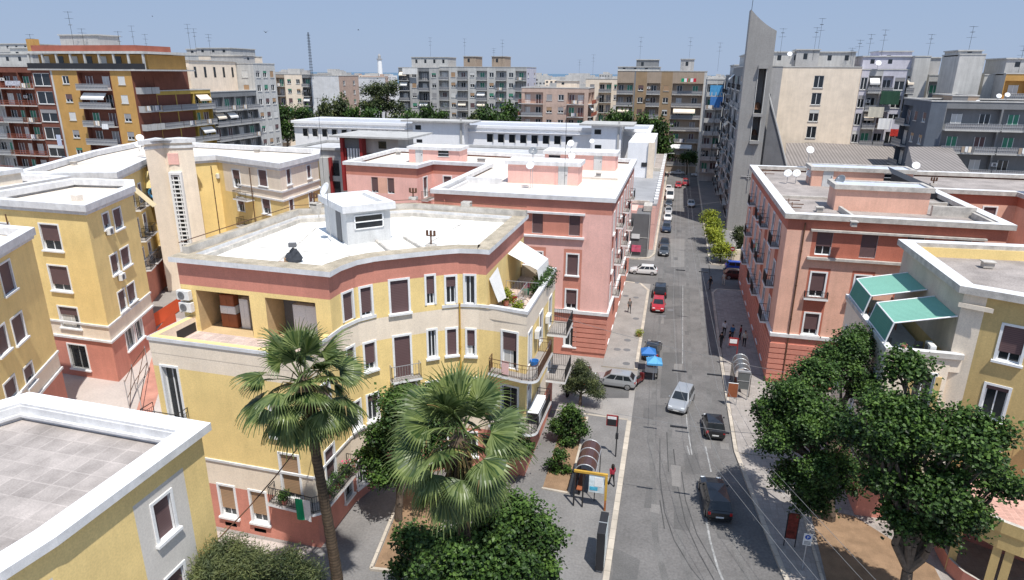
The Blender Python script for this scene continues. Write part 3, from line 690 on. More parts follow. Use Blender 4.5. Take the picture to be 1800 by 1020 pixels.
# rounded ground floor loggia with its balcony terrace
arc = [(16.45, 38.3), (16.35, 35.6), (16.35, 34.3), (16.7, 33.4), (17.45, 32.65), (18.3, 32.15), (19.6, 31.7), (21.4, 31.3), (24.6, 31.0), (24.6, 34.4), (16.6, 38.3)]
mb = MB(); mb.prism(arc, 4.25, 4.6, YEL2, M('pink terrace tiles', (.55, .33, .27), var=.2, brick=(.3, .3, 1.3, 0)), bottom=True); o = mb.build('loggia_balcony', YB)
mb = MB(); mb.ring(arc[:9], -.16, .08, 4.25, 4.9, YEL2, RIM2, False); mb.build('balcony_parapet', o)
mb = MB(); mb.ring(arc[:9], -.14, .0, 3.3, 4.24, YEL2, None, False); mb.ring(arc[:9], -.1, .03, 0, 1.0, TERR, RIM2, False); mb.build('loggia_wall', YB)
for p in (arc[2], arc[4], (17.9, 32.4), (20.4, 31.5), (23, 31.15)):
    mb = MB(); mb.box(p[0] + .0, p[0] + .38, p[1] + .02, p[1] + .4, 0, 3.35, YEL2, rot=-.5); mb.build('pillar', YB)
mb = MB(); mb.face([(x, y, .15) for x, y in arc], PAVT); mb.build('loggia_floor', YB)
# awnings on the terrace
def awning(x0, x1, y0, y1, label):
    t = thing('terrace_awning', label, 'awning', ((x0 + x1) / 2, (y0 + y1) / 2, 11.4), 0, 'green awnings over the roof terrace')
    zt, zf = 13.45, 12.75
    mb = MB(); mb.face([(x0, y0, zf), (x1, y0, zt), (x1, y1, zt), (x0, y1, zf)], AWN); mb.build('canopy', t)
    mb = MB(); mb.face([(x0, y0, zf), (x0, y1, zf), (x0 - .28, y1, zf - 1.15), (x0 - .28, y0, zf - 1.15)], AWND); mb.build('valance', t)
    mb = MB()
    for y in (y0, y1):
        mb.path([(x1, y, zt + .02), (x0, y, zf + .02), (x0 - .3, y, zf - 1.35)], .045, DISHW, 6)
    mb.tube((x0, y0, zf + .02), (x0, y1, zf + .02), .04, DISHW, 6); mb.tube((x0 - .28, y0, zf - 1.15), (x0 - .28, y1, zf - 1.15), .035, DISHW, 6); mb.build('frame', t)
awning(12.75, 15.8, 38.75, 42.3, 'nearer of the two green awnings, over the table and pot on the terrace')
awning(12.75, 15.8, 43.6, 47.4, 'farther of the two green awnings, at the back end of the terrace')

# ================================================================== building A: near yellow house, bottom left
AB = thing('apartment_house', 'near yellow house with thick white parapet and tiled roof, bottom left corner', 'house', (-22, 14, 0))
pa = [(-30, 5), (-22.8, 6.9), (-21.0, 7.8), (-19.7, 8.9), (-18.85, 10.2), (-18.4, 11.6), (-18.2, 13.2), (-18.2, 20.2), (-27.5, 20.5), (-30, 15.6)]
F = chain(AB, pa, 0, 11.7, [(3.1, TERR), (4.5, CRM), (20, YEL)], closed=True)
f = F[6]
CP = M('pale cream panel', (.70, .66, .60), var=.05, streak=.05)
ua = f.uz(233, 891)[0]; ub = f.uz(321, 822); f.patch += [(ua, ub[0], 3.2, ub[1], CP)]
uc = (f.uz(272, 910)[0] + f.uz(303, 898)[0]) / 2; zb_ = f.uz(292, 944)[1]; zt_ = f.uz(283, 876)[1]; 
for k in range(3): f.win(uc, zb_ - 3.45 * k, f.uz(303, 898)[0] - f.uz(272, 910)[0], zt_ - zb_, shut=.95, dep=.26)
f = F[5]; f.patch += [(.0, 1.4, 3.2, 10.6, CP)]; 
f = F[4]; f.patch += [(.2, 2, 3.2, 10.6, CP)]; f.win(.75, 8.35, .9, 1.85, shut=.2, dep=.26)
f = F[3]; f.win(.75, 8.35, .8, 1.85, shut=.9)
f = F[7]
for u in (2, 5, 7.5): f.win(u, 8.4, 1.1, 1.9, shut=.8); f.win(u, 4.9, 1.1, 1.9, shut=.8)
walls_roof(AB, F, pa, 11.3, M('pink grey terrace tiles', (.40, .355, .325), var=.26, scale=.7, fine=.12, brick=(.9, .9, 1.12, 0)), .3)
parapet(AB, pa, 12.08, .34, -.62, .3, RIM, M('bright white coping', (.9, .9, .89), var=.05, scale=1.2))
mb = MB(); mb.ring(pa, -.66, -.5, 11.3, 11.95, RIM); mb.ring(pa, -.82, -.67, 11.5, 11.62, RIM); mb.build('parapet', AB)
ledge(AB, pa[:9], 4.5, .2, .14)

# ================================================================== buildings B, B2, N: yellow houses at the left
BB = thing('apartment_house', 'yellow house with pink ground floor, second from the left, plain white roof edge', 'house', (-52, 47, 0))
pb = [(-58, 42.6), (-45.85, 42.35), (-49.3, 51.0), (-52, 53.8), (-58, 53)]
yb = [(3.75, TERR), (5.2, CRM), (20, YEL)]
F = chain(BB, pb, 0, 14.9, yb, closed=True)
f = F[0]
for r, s in (((74, 396, 106, 440), .65), ((89.5, 469, 122, 511), .75), ((106.7, 540, 138, 576), .4), ((124, 608, 154, 648), 0)): f.winp(*r, shut=s, bars=(s == 0), shm=SHU if s > .7 else SHU, curtain=(s == .4))
for z in (11.6, 8.1, 4.7): f.win(3.2, z, 1.2, 2.0, shut=.7)
f = F[1]
for rs in (((181, 375, 192, 403), .8), ((200, 366, 214, 404), .9), ((195, 446, 208, 483), .9), ((213, 434, 228, 470), .9), ((209, 510, 221, 548), .9), ((224, 497, 238, 533), .9), ((221, 575, 237, 614), .0), ((238, 560, 251, 599), .0)):
    f.winp(*rs[0], shut=rs[1])
walls_roof(BB, F, pb, 14.95, RFC)
parapet(BB, pb, 15.75, .55, -.5, .32, RIM, None, low=.3)
ledge(BB, pb[:3], 5.2, .16, .12); ledge(BB, pb[:3], 3.8, .18, .16)
mb = MB(); mb.box(-51.6, -50.9, 46.5, 47.1, 14.95, 15.5, RFC); mb.build('chimney', BB)
pipe(BB, (-54.3 + .3, 42.4 - .15), .2, 14.5, IRONB)

B2 = thing('apartment_house', 'yellow and cream house with rounded stair tower and ladder window, behind the left houses', 'house', (-62, 68, 0))
p2 = [(-65.6, 53.4), (-56.2, 56.3), (-61.6, 66.4), (-59.9, 66.9), (-56.1, 72.2), (-44.3, 67.6), (-44.8, 77), (-47.5, 82), (-68.5, 84), (-77.4, 83.5), (-73.8, 71)]
F = chain(B2, p2, 0, 15.2, [(3.75, TERR), (5.2, CRM), (9.9, YEL), (10.9, YEL), (20, YEL)], closed=True)
zc_ = F[4].uz(450, 345)[1]; zl_ = F[4].uz(450, 330)[1]; F[5].bands = [(3.75, TERR), (5.2, CRM), (zc_, YEL), (20, CRM)]; F[4].bands = [(3.75, TERR), (5.2, CRM), (20, YEL)]; F[4].patch += [(F[4].uz(391, 290)[0], 13, zc_, 15.2, CRM)]
f = F[4]
for r, s in (((361, 300, 375, 325), .6), ((368, 345, 382, 371), .6), ((374, 391, 389, 417), 1)): f.winp(*r, shut=s, shm=SHU if s < 1 else SHU2)
for r in ((410, 300, 422, 330), (418, 348, 429, 372)): f.winp(*r, shut=.5, sill=False)
f.winp(455, 300, 469, 327, shut=.95); f.winp(462, 350, 475, 376, shut=.6); f.win(5.9, 4.9, 1.2, 2.2, shut=.4)
for z in (11.1, 7.7): fbalcony(f, 4.2, 7.0, z, 1.1)
f = F[5]
for r in ((504, 298, 511, 325), (540, 291, 546, 314), (509, 347, 516, 374), (543, 336, 550, 361)): f.winp(*r, shut=.9)
f = F[1]
for u in (4.5, 7.5):
    for z in (11.4, 7.9, 4.5): f.win(u, z, 1.1, 2.2, shut=.5, sill=False); fbalcony(f, u - 1.1, u + 1.1, z - .1, .9)
f = F[0]
for u in (2.5, 6.5):
    for z in (11.6, 8.1, 4.7): f.win(u, z, 1.2, 2.0, shut=.7)
f = F[3]
for z in (11.5, 8.0, 4.6): f.win(.9, z, 1.1, 2.0, shut=.6)
walls_roof(B2, F, p2, 15.3, RFC)
parapet(B2, p2, 16.0, .6, -.6, .3, RIM, None, low=.3)
ledge(B2, [(-52.5, 70.83), (-44.3, 67.6), (-44.8, 77)], zl_, .2, .14); ledge(B2, [(-52.5, 70.83), (-44.3, 67.6), (-44.8, 77)], zc_, .2, .14); ledge(B2, p2[:7], 5.2, .16, .12)
# rounded stair tower
pt = []
a, c = (-60.1, 67.0), (-56.1, 68.2)
for k in range(9):
    t = k / 8; bulge = .9 * sin(pi * t); dx, dy = c[0] - a[0], c[1] - a[1]; L = hypot(dx, dy)
    pt.append((a[0] + dx * t + dy / L * bulge, a[1] + dy * t - dx / L * bulge))
pt += [G(314, 243, 18.3), G(252, 248, 18.3)]
mb = MB(); mb.prism(pt, 0, 18.2, CRM, RFC); o = mb.build('stair_tower', B2, smooth=False)
mb = MB(); mb.ring(pt, -.3, .22, 17.9, 18.4, RIM); mb.ring(pt, -.05, .12, 17.3, 17.6, RIM); mb.build('cornice', o)
f = Facade(B2, pt[3], pt[5], 0, 18, [(20, CRM)])
def fbx(mb, f, u0, u1, z0, z1, o0, o1, m): mb.prism([f.pt(u0, 0, o0)[:2], f.pt(u0, 0, o1)[:2], f.pt(u1, 0, o1)[:2], f.pt(u1, 0, o0)[:2]], z0, z1, m, bottom=True)
mb = MB(); u0, u1 = f.L / 2 - .5, f.L / 2 + .5; z0, z1 = 4.6, 14.2
fbx(mb, f, u0, u1, z0, z1, -.1, .1, GLS)
for x in (u0 - .24, u1): fbx(mb, f, x, x + .24, z0 - .2, z1 + .3, -.1, .3, WHT)
fbx(mb, f, u0, u1, z1, z1 + .3, -.1, .3, WHT)
for i in range(19): fbx(mb, f, u0, u1, z0 + i * .52, z0 + i * .52 + .16, -.1, .2, WHT)
for x in (u0 + .14, u1 - .24): fbx(mb, f, x, x + .1, z0, z1, -.1, .19, WHT)
mb.build('ladder_window', o)
mb = MB(); fbx(mb, f, u0 - .1, u1 + .1, 15.4, 16.7, -.1, .12, PINK); mb.build('pink_panel', o)
pipe(B2, (-60.5, 66.6), 5, 15, IRONB); pipe(B2, (-54.9, 69.4), 5, 15, IRONB); pipe(B2, (-49.6, 69.4), 5, 15, IRONB); pipe(B2, (-58.4, 60.0), 5, 15, IRONB)

NB = thing('apartment_house', 'yellow house cut by the left border, slanting white roof edge with two window columns', 'house', (-48, 32, 0))
pn = [(-50, 28), (-43.5, 27.4), (-41.2, 29.6), (-42.95, 32.6), (-45.5, 37.1), (-50.5, 37.2)]
pn = [(-50, 22), (-38.2, 24.5), (-45.5, 37.1), (-52, 37.3)]
F = chain(NB, pn, 0, 14.3, yb, closed=True); f = F[1]
for r, s in (((1, 460, 23, 518), 1), ((22, 553, 44, 604), .95), ((-8, 572, 14, 625), .95), ((43, 640, 60, 680), .6), ((8, 665, 30, 705), .9)): f.winp(*r, shut=s)
walls_roof(NB, F, pn, 14.4, RFC); parapet(NB, pn, 15.0, .55, -.5, .3, RIM, None, low=.25); ledge(NB, pn[1:3], 5.2, .16, .12); ledge(NB, pn[1:3], 3.8, .18, .16)
NC = thing('apartment_house', 'cream roofed yellow house between the left border and the second house', 'house', (-66, 45, 0))
pc = [(-78, 43), (-60, 44), (-60, 54), (-78, 52)]
F = chain(NC, pc, 0, 14.9, yb, closed=True)
for u in (10, 14):
    for z in (11.6, 8.1): F[0].win(u, z, 1.2, 2, shut=.7)
walls_roof(NC, F, pc, 14.95, RFC); parapet(NC, pc, 15.75, .55, -.5, .32, RIM, None, low=.3)
hut(NC, -62.6, -60.2, 45.5, 49.5, 14.9, 17.0, CRM)
# ------------------------------------------------------------------ background apartment blocks
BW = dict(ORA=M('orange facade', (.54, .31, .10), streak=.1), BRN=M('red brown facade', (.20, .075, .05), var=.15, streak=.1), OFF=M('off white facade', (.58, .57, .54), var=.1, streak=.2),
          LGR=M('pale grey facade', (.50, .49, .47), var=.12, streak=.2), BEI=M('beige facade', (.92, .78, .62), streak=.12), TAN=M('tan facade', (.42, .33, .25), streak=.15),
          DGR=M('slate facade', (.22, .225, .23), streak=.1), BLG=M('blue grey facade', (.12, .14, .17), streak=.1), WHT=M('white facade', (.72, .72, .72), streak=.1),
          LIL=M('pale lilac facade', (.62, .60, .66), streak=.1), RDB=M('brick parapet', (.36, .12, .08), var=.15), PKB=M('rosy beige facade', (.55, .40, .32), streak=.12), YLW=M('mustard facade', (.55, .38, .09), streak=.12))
WB = {}
def bwin(par, pos, ang, w, h, v):
    w = q2(w); h = q2(h)
    sm = (SHUW, SHU3, SHU, SHUG, SHU2)[v % 5]; fr = (1., .6, .3, 0)[v // 5 % 4]
    def fn(mb):
        mb.box(-w / 2, w / 2, .13, .16, 0, h, GLS)
        for x in (-w / 2, 0, w / 2): mb.box(x - .05, x + .05, .08, .14, 0, h, WHT)
        for z in (0, h - .08): mb.box(-w / 2, w / 2, .08, .135, z, z + .08, WHT)
        if fr: mb.box(-w / 2 + .03, w / 2 - .03, .03, .07, h * (1 - fr), h - .02, sm)
        mb.box(-w / 2 - .1, w / 2 + .1, -.1, .05, -.1, 0.01, BW['OFF'])
    return put('window', wmesh(('window', w, h, v % 20, 'b'), fn), par, pos, ang)
def bbalc(par, pos, ang, w, d, kind):
    w = q2(w)
    def fn(mb):
        mb.box(-w / 2, w / 2, -d, 0, -.12, .04, BW['OFF'])
        if kind == 'solid': 
            mb.box(-w / 2, w / 2, -d - .06, -d, -.1, 1.0, BW['LGR']); mb.box(-w / 2 - .05, -w / 2, -d, 0, -.1, 1.0, BW['LGR']); mb.box(w / 2, w / 2 + .05, -d, 0, -.1, 1.0, BW['LGR'])
        else:
            m = IRON if kind == 'rail' else (STEEL if kind == 'steel' else BW['RDB'])
            for z in (.95, .5, .1): mb.box(-w / 2, w / 2, -d + .0, -d + .04, z, z + .05, m)
            k = max(2, int(w / .3))
            for i in range(k + 1): x = -w / 2 + w * i / k; mb.box(x - .02, x + .02, -d, -d + .04, 0, .95, m)
            if kind == 'steel': mb.box(-w / 2 + .05, w / 2 - .05, -d + .05, -d + .06, .12, .9, SHU3)
    return put('balcony', wmesh(('balcony', w, round(d, 1), kind), fn), par, pos, ang)
def bdoor(par, pos, ang, w, v, dep):
    def fn(mb):
        mb.box(-w / 2, w / 2, dep - .08, dep - .03, 0, 2.2, (SHUW, GLS, SHU3, GLS, SHUG, SHU)[v % 6]); mb.box(-.04, .04, dep - .11, dep - .08, 0, 2.2, WHT)
        for x in (-w / 2 - .06, w / 2): mb.box(x, x + .06, dep - .11, dep - .02, 0, 2.25, WHT)
    return put('balcony_door', wmesh(('balcony_door', q2(w), v % 6, dep), fn), par, pos, ang)
def block(name, label, p0, p1, depth, zt, fh, nf, bays, wall, cat='apartment block', side='', rail='rail', top=None, seed=1, gz=0, parapet_h=.9, group=None, topwall=None, endcol=None, roofm=None, sidewall=None):
    rnd = random.Random(seed)
    dx, dy = p1[0] - p0[0], p1[1] - p0[1]; L = hypot(dx, dy); d = (dx / L, dy / L); nin = (-d[1], d[0])
    p2 = (p1[0] + nin[0] * depth, p1[1] + nin[1] * depth); p3 = (p0[0] + nin[0] * depth, p0[1] + nin[1] * depth)
    B = thing(name, label, cat, ((p0[0] + p2[0]) / 2, (p0[1] + p2[1]) / 2, 0), 0, group)
    mb = MB(); nw = nb = 0
    def face(q0, q1, bays, w0):
        nonlocal nw, nb
        f = Facade(B, q0, q1, 0, zt, [(200, w0)]); tot = sum(b[1] for b in bays) or 1; u = 0; k = f.L / tot
        for b in bays:
            t, w = b[0], b[1] * k; bm = b[2] if len(b) > 2 else None; u0, u1 = u, u + w; uc = u + w / 2; u += w
            if bm is not None: f.patch.append((u0, u1, 0, zt - (parapet_h if topwall else 0), bm))
            for i in range(nf):
                z = zt - parapet_h - (i + 1) * fh
                if z < 0: break
                v = rnd.randrange(20)
                if t == 'w': 
                    if nw < 99: h = 1.4; ww = min(1.4, w * .6); f.ops.append((uc - q2(ww) / 2, uc + q2(ww) / 2, z + .9, z + .9 + h, .16, None)); bwin(B, f.pt(uc, z + .9), f.ang, ww, h, v); nw += 1
                elif t == 'g':
                    if nw < 99: ww = w * .85; f.ops.append((uc - q2(ww) / 2, uc + q2(ww) / 2, z + .5, z + 2.7, .16, None)); bwin(B, f.pt(uc, z + .5), f.ang, ww, 2.2, 10 + v % 10); nw += 1
                elif t in 'bBd':
                    dep = .8 if t != 'B' else .25
                    if t == 'B': e = .3
                    else: e = .12
                    if t != 'B': f.ops.append((u0 + e, u1 - e, z + .02, z + fh - .28, dep, bm or w0))
                    else: f.ops.append((uc - .9, uc + .9, z + .02, z + 2.3, .2, GLS))
                    if nb < 99:
                        kk = 2 if w > 4 else 1
                        for j in range(kk):
                            bdoor(B, f.pt(u0 + w * (j + .5) / kk, z + .04), f.ang, 1.3, v + j, dep if t != 'B' else .2)
                        bbalc(B, f.pt(uc, z), f.ang, w - .2, .9 if t != 'd' else .15, rail if v % 5 else ('steel' if rail != 'solid' else 'solid')); nb += 1
                        if v in (2, 9): put('balcony_awning', wmesh(('balcony_awning', q2(w), v), lambda m_: (m_.face([(-w * .4, -.9, 1.75), (w * .3, -.9, 1.75), (w * .3, -.02, 2.6), (-w * .4, -.02, 2.6)], (AWW, CRM)[v == 9]), m_.face([(-w * .4, -.9, 1.45), (w * .3, -.9, 1.45), (w * .3, -.9, 1.75), (-w * .4, -.9, 1.75)], (AWW, CRM)[v == 9]))), B, f.pt(uc, z), f.ang)
                        if v in (4, 11, 16): put('hanging_washing', wmesh(('hanging_washing', v), lambda m_: [m_.face([(-.9 + q * .45, -1.0, .15 + .1 * (q % 2)), (-.52 + q * .45, -1.0, .15), (-.52 + q * .45, -1.0, 1.0), (-.9 + q * .45, -1.0, 1.0)], (WHT, BW['BLG'], AWW, CRM, BW['TAN'], BW['LIL'], GRY2)[(q * 3 + v) % 7]) for q in range(4)]), B, f.pt(uc, z), f.ang)
                        if v in (1, 7, 13): put('air_conditioner', wmesh(('air_conditioner', 1), lambda m_: (m_.box(-.4, .4, -.3, 0, 1.4, 1.95, AIRC), m_.box(-.2, .2, -.31, -.3, 1.48, 1.86, GRY2))), B, f.pt(u0 + .6, z, -.0 if t == 'B' else -.45), f.ang)
        f.build(mb); return f
    F0 = face(p0, p1, bays, wall)
    sw = sidewall or wall
    face(p1, p2, side if side else [('k', 1)], sw); face(p2, p3, [('k', 1)], sw); face(p3, p0, side if side else [('k', 1)], sw)
    mb.build('wall', B)
    poly = [p0, p1, p2, p3]
    mb = MB(); mb.face([(x, y, zt - .35) for x, y in offs(poly, -.1)], roofm or RFG); mb.build('roof', B)
    mb = MB(); mb.ring(poly, -.3, .08, zt - .12, zt + .06, BW['OFF']); mb.build('parapet', B)
    for (a, c, e, g, h, m) in (top or []):         # roof structures: along 0..1, inset 0..1, height
        A = lambda s_, t_: (p0[0] + dx * s_ + nin[0] * depth * t_, p0[1] + dy * s_ + nin[1] * depth * t_)
        mb = MB(); P = [A(a, e), A(c, e), A(c, g), A(a, g)]; mb.prism(P, zt - .3, zt + h, m); mb.ring(P, -.1, .2, zt + h - .02, zt + h + .18, BW['OFF'])
        ff = Facade(B, P[0], P[1], 0, 1, [(1, m)])
        for k in range(int(ff.L / 3)):
            q = ff.pt(1.3 + 3 * k, zt + h * .45, .02); r_ = ff.pt(2.0 + 3 * k, zt + h * .45, .02); mb.face([q, r_, (r_[0], r_[1], zt + h * .8), (q[0], q[1], zt + h * .8)], GLS)
        mb.build('roof_structure', B)
    return B, F0
def pb_(xl, xr, yt, Y): return (at(xl, yt, Y)[0], Y), (at(xr, yt, Y)[0], Y)
O_, BR, OF, LG, BE, TA, DG, BG, WH, LI, RD, PK, YW = [BW[k] for k in ('ORA', 'BRN', 'OFF', 'LGR', 'BEI', 'TAN', 'DGR', 'BLG', 'WHT', 'LIL', 'RDB', 'PKB', 'YLW')]
# far left group
p0, p1 = pb_(-70, 57, 110, 108)
block('apartment_block', 'grey and brown block with deep balconies cut by the left border', p0, p1, 14, 26.6, 3.25, 8, [('b', 4, BR), ('b', 4, LG), ('b', 4.5, BR), ('b', 4, BR)], LG, rail='brick', seed=3, top=[(.2, .97, .05, .8, 2.2, OF), (.55, .9, .2, .6, 3.4, OF)])
p0, p1 = pb_(53, 229, 122, 100)
B1, F1 = block('apartment_block', 'orange block with white framed windows and brown balcony bays', p0, p1, 14, 26.2, 3.15, 8, [('g', 2.6, BR), ('k', .25, OF), ('w', 3.3, O_), ('b', 4.3, BR), ('w', 2.7, O_)], O_, rail='steel', seed=5, parapet_h=.35, topwall=1,
      side=[('k', 5, BR), ('k', 3, BR)], sidewall=BR)
mb = MB(); L = F1.L
P = [F1.pt(-.3, 0, .3)[:2], F1.pt(L + 3.4, 0, .3)[:2], F1.pt(L + 3.4, 0, -12)[:2], F1.pt(-.3, 0, -12)[:2]]; mb.prism(P, 25.9, 26.15, LG, bottom=True)
P2 = [F1.pt(.6, 0, -1.6)[:2], F1.pt(L + 2.4, 0, -1.6)[:2], F1.pt(L + 2.4, 0, -11)[:2], F1.pt(.6, 0, -11)[:2]]; mb.prism(P2, 26.15, 28.6, O_)
for i in range(9): q = F1.pt(.1 + (L + 2.8) * i / 8, 0, 0); mb.box(q[0] - .15, q[0] + .15, q[1], q[1] + .3, 26.15, 28.7, OF)
mb.prism([F1.pt(-.3, 0, .1)[:2], F1.pt(L + 3.2, 0, .1)[:2], F1.pt(L + 3.2, 0, -11.5)[:2], F1.pt(-.3, 0, -11.5)[:2]], 28.7, 29.1, OF, bottom=True)
mb.ring([F1.pt(.5, 0, -.6)[:2], F1.pt(L + 1.2, 0, -.6)[:2], F1.pt(L + 1.2, 0, -9)[:2], F1.pt(.5, 0, -9)[:2]], -.2, 0, 29.1, 30.1, RD); mb.build('top_floor', B1)
for k in range(6): mb = MB(); q = F1.pt(1.5 + k * 3.1, 26.2, -1.56); mb.box(q[0], q[0] + 1.5, q[1] - .03, q[1], 26.3, 28.3, (SHUW, GLS)[k % 2]); mb.build('window', B1)
mb = MB(); P = [F1.pt(-.2, 0, .25)[:2], F1.pt(L + 3.3, 0, .25)[:2], F1.pt(L + 3.3, 0, .2)[:2], F1.pt(-.2, 0, .2)[:2]]; mb.prism(P, 26.2, 27.1, IRON, bottom=True); mb.build('top_floor_railing', B1)
hutb = MB(); q = F1.pt(1.5, 0, -6); hutb.box(q[0], q[0] + 8.5, q[1], q[1] + 5, 29.1, 32, LG); hutb.box(q[0] - .2, q[0] + 8.7, q[1] - .2, q[1] + 5.2, 32, 32.2, OF); hutb.box(q[0] - 2.5, q[0] - .9, q[1] - 4.8, q[1] - 3.6, 29.1, 31.2, O_); hutb.build('roof_structure', B1)
def yat(px, py, X):                # where the sight line meets the plane x = X -> (y, z)
    r = ray(px, py); t = X / r[0]; return (r[1] * t, CH + r[2] * t)
XR = p1[0] + .05; YS = [100.0] + [yat(px, 180, XR)[0] for px in (277, 372, 452, 489)]
block('apartment_block', 'narrow dark brown bay with solid grey balconies beside the orange block', (XR, YS[0] + .35), (XR, YS[1]), 1.3, 26.2, 3.15, 8, [('b', 4, BR), ('b', 3, BR)], BR, rail='solid', seed=8)
block('apartment_block', 'mustard block with green shutters and long white balconies', (XR, YS[1]), (XR, YS[2]), 12, yat(330, 158, XR)[1], 3.1, 7, [('b', 4, YW), ('b', 4, YW), ('b', 4, YW)], YW, rail='steel', seed=11, top=[(.02, .5, .3, .9, 4.6, BE), (.5, .98, .4, .95, 4.0, OF)], parapet_h=.5)
block('apartment_block', 'grey grid fronted block with square balcony cells', (XR, YS[2] + .02), (XR, YS[3]), 12, yat(410, 160, XR)[1], 3.0, 7, [('b', 3, DG), ('b', 3, DG), ('b', 3, DG), ('b', 3, DG)], OF, rail='steel', seed=13, top=[(0, .98, .35, .9, 6.0, BE)])
block('apartment_block', 'off white block with small square windows at the left of the far trees', (XR, YS[3] + .02), (XR, YS[4]), 14, yat(470, 112, XR)[1], 3.0, 9, [('w', 3), ('w', 2.4), ('w', 3)], OF, seed=16, side=[('w', 3), ('w', 3), ('w', 3)], top=[(.1, .6, .2, .8, 1.6, LG)])
p0, p1 = pb_(315, 400, 98, 146)
block('apartment_block', 'tall cream block with blank white wall and rooftop rooms behind the grid front', p0, p1, 14, 29.6, 3.1, 9, [('k', 4, OF), ('w', 3), ('k', 3)], BE, seed=14, top=[(.0, .3, .2, .7, 1.4, OF), (.3, 1, .1, .8, 1.6, LG)])
p0, p1 = pb_(248, 322, 104, 160)
block('apartment_block', 'pale block with rooftop rooms seen between the orange and cream blocks', p0, p1, 14, 28.5, 3.0, 9, [('w', 3), ('b', 3, LG), ('w', 3)], BE, seed=17, top=[(.1, .8, .1, .7, 2, LG)])
p0, p1 = pb_(-60, 60, 88, 150)
block('apartment_block', 'pale block rising behind the far left block', p0, p1, 14, 30.5, 3.0, 9, [('w', 3), ('b', 3, LG), ('w', 3), ('b', 3, LG)], OF, seed=18, top=[(.1, .9, .1, .7, 2, OF)])
p0, p1 = pb_(-30, 62, 262, 84)
block('apartment_house', 'low old grey house with stained roof at the left border', (-101, 86), (-73, 76), 16, 11.2, 3.4, 3, [('w', 3), ('w', 3), ('w', 3), ('w', 3), ('w', 3)], M('stained taupe render', (.36, .31, .28), streak=.25, var=.2), seed=19, cat='house', roofm=RFA)
# middle distance
p0, p1 = pb_(484, 546, 133, 205)
block('apartment_block', 'tan block with dark balconies left of the blank white wall', p0, p1, 14, 25.2, 3.05, 8, [('b', 3, TA), ('w', 3, BE), ('w', 3, BE), ('b', 3, DG)], BE, seed=20, roofm=RFW)
p0, p1 = pb_(546, 595, 135, 203)
block('apartment_block', 'block with a blank white end wall facing the school', p0, p1, 14, 24.9, 3.05, 8, [('k', 1)], WH, seed=21, side=[('w', 3, PK), ('w', 3, PK)], roofm=RFW)
p0, p1 = pb_(616, 648, 140, 225)
block('apartment_block', 'white narrow block just left of the dark eucalyptus', p0, p1, 14, 24.2, 3.05, 8, [('k', 1), ('k', 2.5)], WH, seed=22)
p0, p1 = pb_(700, 770, 118, 204)
block('apartment_block', 'dark grey end of the long block with white awnings on its top floor', p0, p1, 14, 27.5, 3.05, 9, [('b', 3, DG), ('w', 2.4, LG), ('b', 3, DG), ('w', 2.4, LG)], LG, seed=23, top=[(.3, 1.2, .1, .7, 3.0, OF)])
p0, p1 = pb_(770, 926, 118, 205)
block('apartment_block', 'long grey block of many balconies in the middle of the skyline', p0, p1, 14, 27.8, 3.05, 9, [('b', 3, LG), ('w', 2.2, OF)] * 4 + [('b', 3, LG)], LG, seed=24, rail='steel', side=[('w', 3), ('k', 3), ('w', 3)], sidewall=LI, top=[(.0, .1, .2, .6, 1.5, OF), (.28, .42, .1, .6, 3, TA), (.6, .75, .1, .6, 3, TA)])
p0, p1 = pb_(917, 1035, 156, 172)
block('apartment_block', 'low rosy beige block with flat roof right of the long grey block', p0, p1, 12, 22.6, 3.1, 7, [('b', 3.8, PK), ('w', 2, PK), ('w', 2, PK), ('b', 3, PK), ('k', .6)], PK, rail='brick', seed=25, side=[('b', 3, PK), ('b', 3, PK)], top=[(.5, .8, .2, .6, 1.6, BE)])
p0, p1 = pb_(1030, 1092, 140, 215)
block('apartment_block', 'cream block with crowded balconies left of the street end', p0, p1, 12, 24.6, 3.1, 7, [('w', 3), ('b', 3, BE), ('w', 2)], BE, seed=26, side=[('b', 3), ('b', 3)])
p0, p1 = pb_(1086, 1244, 122, 190)
BZ, FZ = block('apartment_block', 'tall brown grey block closing the far end of the street', p0, p1, 13, 26.9, 3.15, 9, [('b', 3.4, TA), ('k', .3, DG), ('w', 2.2, M('ochre brick facade', (.36, .25, .15), streak=.1)), ('b', 2.8, TA), ('w', 2.2, M('ochre brick facade', None)), ('d', 6, TA), ('k', .5, OF)], TA, rail='steel', seed=27, parapet_h=2.9,
      top=[(0.0, .47, .02, .8, .9, OF), (.2, .45, .2, .6, 2.8, DG), (.7, .85, .3, .6, 3.0, LG)])
p0, p1 = pb_(1244, 1275, 135, 175)
block('apartment_block', 'narrow block with blue balcony awnings at the street end', p0, p1, 10, 25.0, 3.1, 8, [('b', 3, OF), ('b', 2, LG)], LG, seed=28, rail='solid')
# row on the right of the street, its deep shade put into darker wall colours
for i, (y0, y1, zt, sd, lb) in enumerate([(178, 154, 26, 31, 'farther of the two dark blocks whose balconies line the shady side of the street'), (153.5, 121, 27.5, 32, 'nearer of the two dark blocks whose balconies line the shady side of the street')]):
    block('apartment_block', lb, (10.4, y0), (10.4, y1), 5.5, zt, 3.1, 8, [('B', 3.2), ('w', 2.2), ('B', 3.2), ('w', 2.2)] * (1 if i == 0 else 1) + [('B', 3.2)], DG, seed=sd, rail='rail', sidewall=GRY, top=[(.2, .8, .1, .8, 2, LG)])
